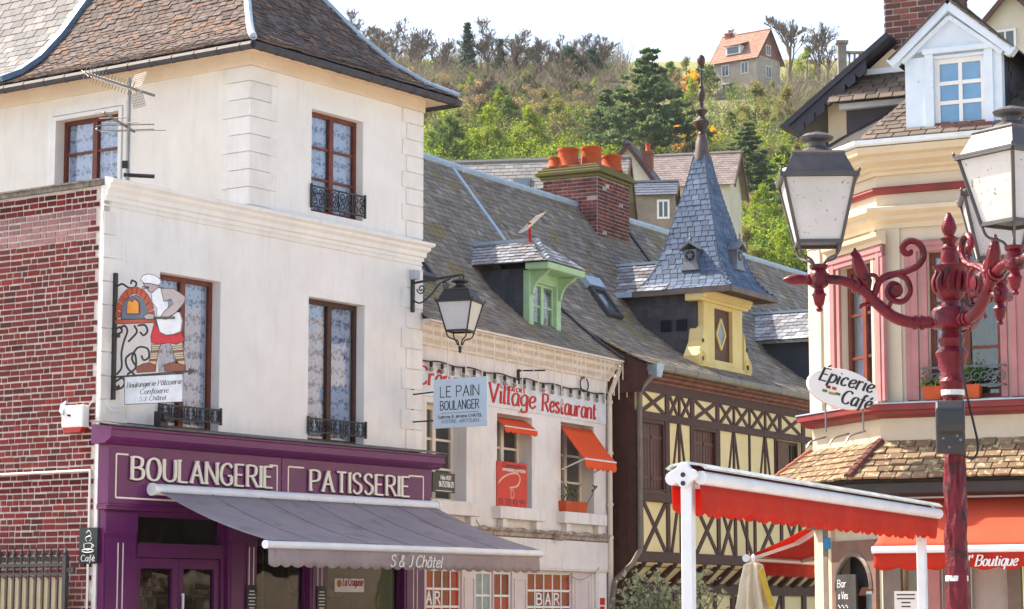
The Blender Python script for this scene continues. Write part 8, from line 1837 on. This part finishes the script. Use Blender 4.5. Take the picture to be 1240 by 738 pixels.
# villa chimney and balustrade, stone retaining wall
q, zt = place(1050, 95, 250)
vt = thing('stone_villa', V((q.x, q.y, q.z)), 'stone villa top with chimney and balustrade left of the brick chimney', 'building')
KF = Fr(V((q.x, q.y, 0)), (1, 0, 0), (0, 0, 1), (0, -1, 0)); X = lambda x, y: KF.px(x, y)
a0, zb0_ = X(1012, 96); a1, _ = X(1085, 96)
mbuild(lambda b: (b.box(KF, a0, a1, q.z - 2, zb0_, -4, 0), b.box(KF, a0 - .2, a1, zb0_, zb0_ + .3, -4, .2)), 'wall', m_hstone, vt)
c0_, zc_ = X(1019, 52); mbuild(lambda b: (b.box(KF, c0_ - .35, c0_ + .55, zb0_, zc_, -1, -.2), b.box(KF, c0_ - .55, c0_ + .75, zc_, zc_ + .3, -1.2, 0)), 'chimney', m_hstone, vt)
zr_ = X(1040, 64)[1]; mbuild(lambda b: (b.box(KF, c0_ + .6, a1, zr_, zr_ + .25, -.8, -.3), b.box(KF, c0_ + .6, a1, zb0_ + .9, zb0_ + 1.1, -.8, -.3)), 'balustrade_rail', m_hstone, vt)
for k in range(9): mbuild(lambda b: b.lathe(KF.p(c0_ + .9 + k * .55, zb0_ + 1.1, -.55), [(.1, 0), (.17, .3), (.08, .8), (.14, max(.9, zr_ - zb0_ - 1.1))], 8), 'baluster', m_hstone, vt)
for nm, x0, x1, yb, yt, lab in (('retaining_wall', 958, 1012, 122, 102, 'stone retaining wall right of the red-roofed house'), ('garden_wall', 868, 935, 122, 112, 'low stone garden wall in front of the red-roofed house')):
    P0, P1_ = on_hill(x0, yb), on_hill(x1, yb)
    if P0 is None or P1_ is None: continue
    P1_ = V((P1_.x, P0.y, P1_.z)); h_ = at(x0, yt, P0.y).z; Fw = Fr(V((P0.x, P0.y, 0)), (P1_ - P0).xy.to_3d(), (0, 0, 1)); Lw_ = (P1_ - P0).xy.length; ms = []; t = thing(nm, P0, lab, 'wall'); zb_w = min(P0.z, P1_.z) - 1
    co_ = mbuild(lambda b: b.box(Fw, 0, Lw_, zb_w, h_, -.4, 0), 'core', m_hstone, t); z = zb_w; i = 0
    while z < h_:
        x = -.3 * (i % 2)
        while x < Lw_: w_ = rr.uniform(.5, .9); M = Matrix.Identity(4); M.col[0] = (*(Fw.ex * w_ * .94), 0); M.col[1] = (0, 0, .33, 0); M.col[2] = (*(Fw.en * .2), 0); M.col[3] = (*Fw.p(x + w_ / 2, z + .18, .02 + rr.random() * .08), 1); ms.append(M); x += w_
        z += .36; i += 1
    pieces(co_, 'stone', m_hstone, ms, 60)

# ------------------------------------------------------------------ the air between here and the hill
hz = MB(); hz.box(Fr((0, 0, 0), (1, 0, 0), (0, 0, 1), (0, -1, 0)), -3100, 3100, -1.3, 122, -4100, 260)
hm = bpy.data.materials.new('haze'); hm.use_nodes = True; hn = hm.node_tree
for n_ in list(hn.nodes):
    if n_.type != 'OUTPUT_MATERIAL': hn.nodes.remove(n_)
pv_ = hn.nodes.new('ShaderNodeVolumePrincipled'); pv_.inputs['Density'].default_value = .00009; pv_.inputs['Color'].default_value = (.85, .92, 1, 1); pv_.inputs['Anisotropy'].default_value = .3
hn.links.new(pv_.outputs[0], [n_ for n_ in hn.nodes if n_.type == 'OUTPUT_MATERIAL'][0].inputs['Volume'])
tag(hz.build('haze', hm), 'thin bright haze hanging in front of the hillside', 'haze', kind='stuff')
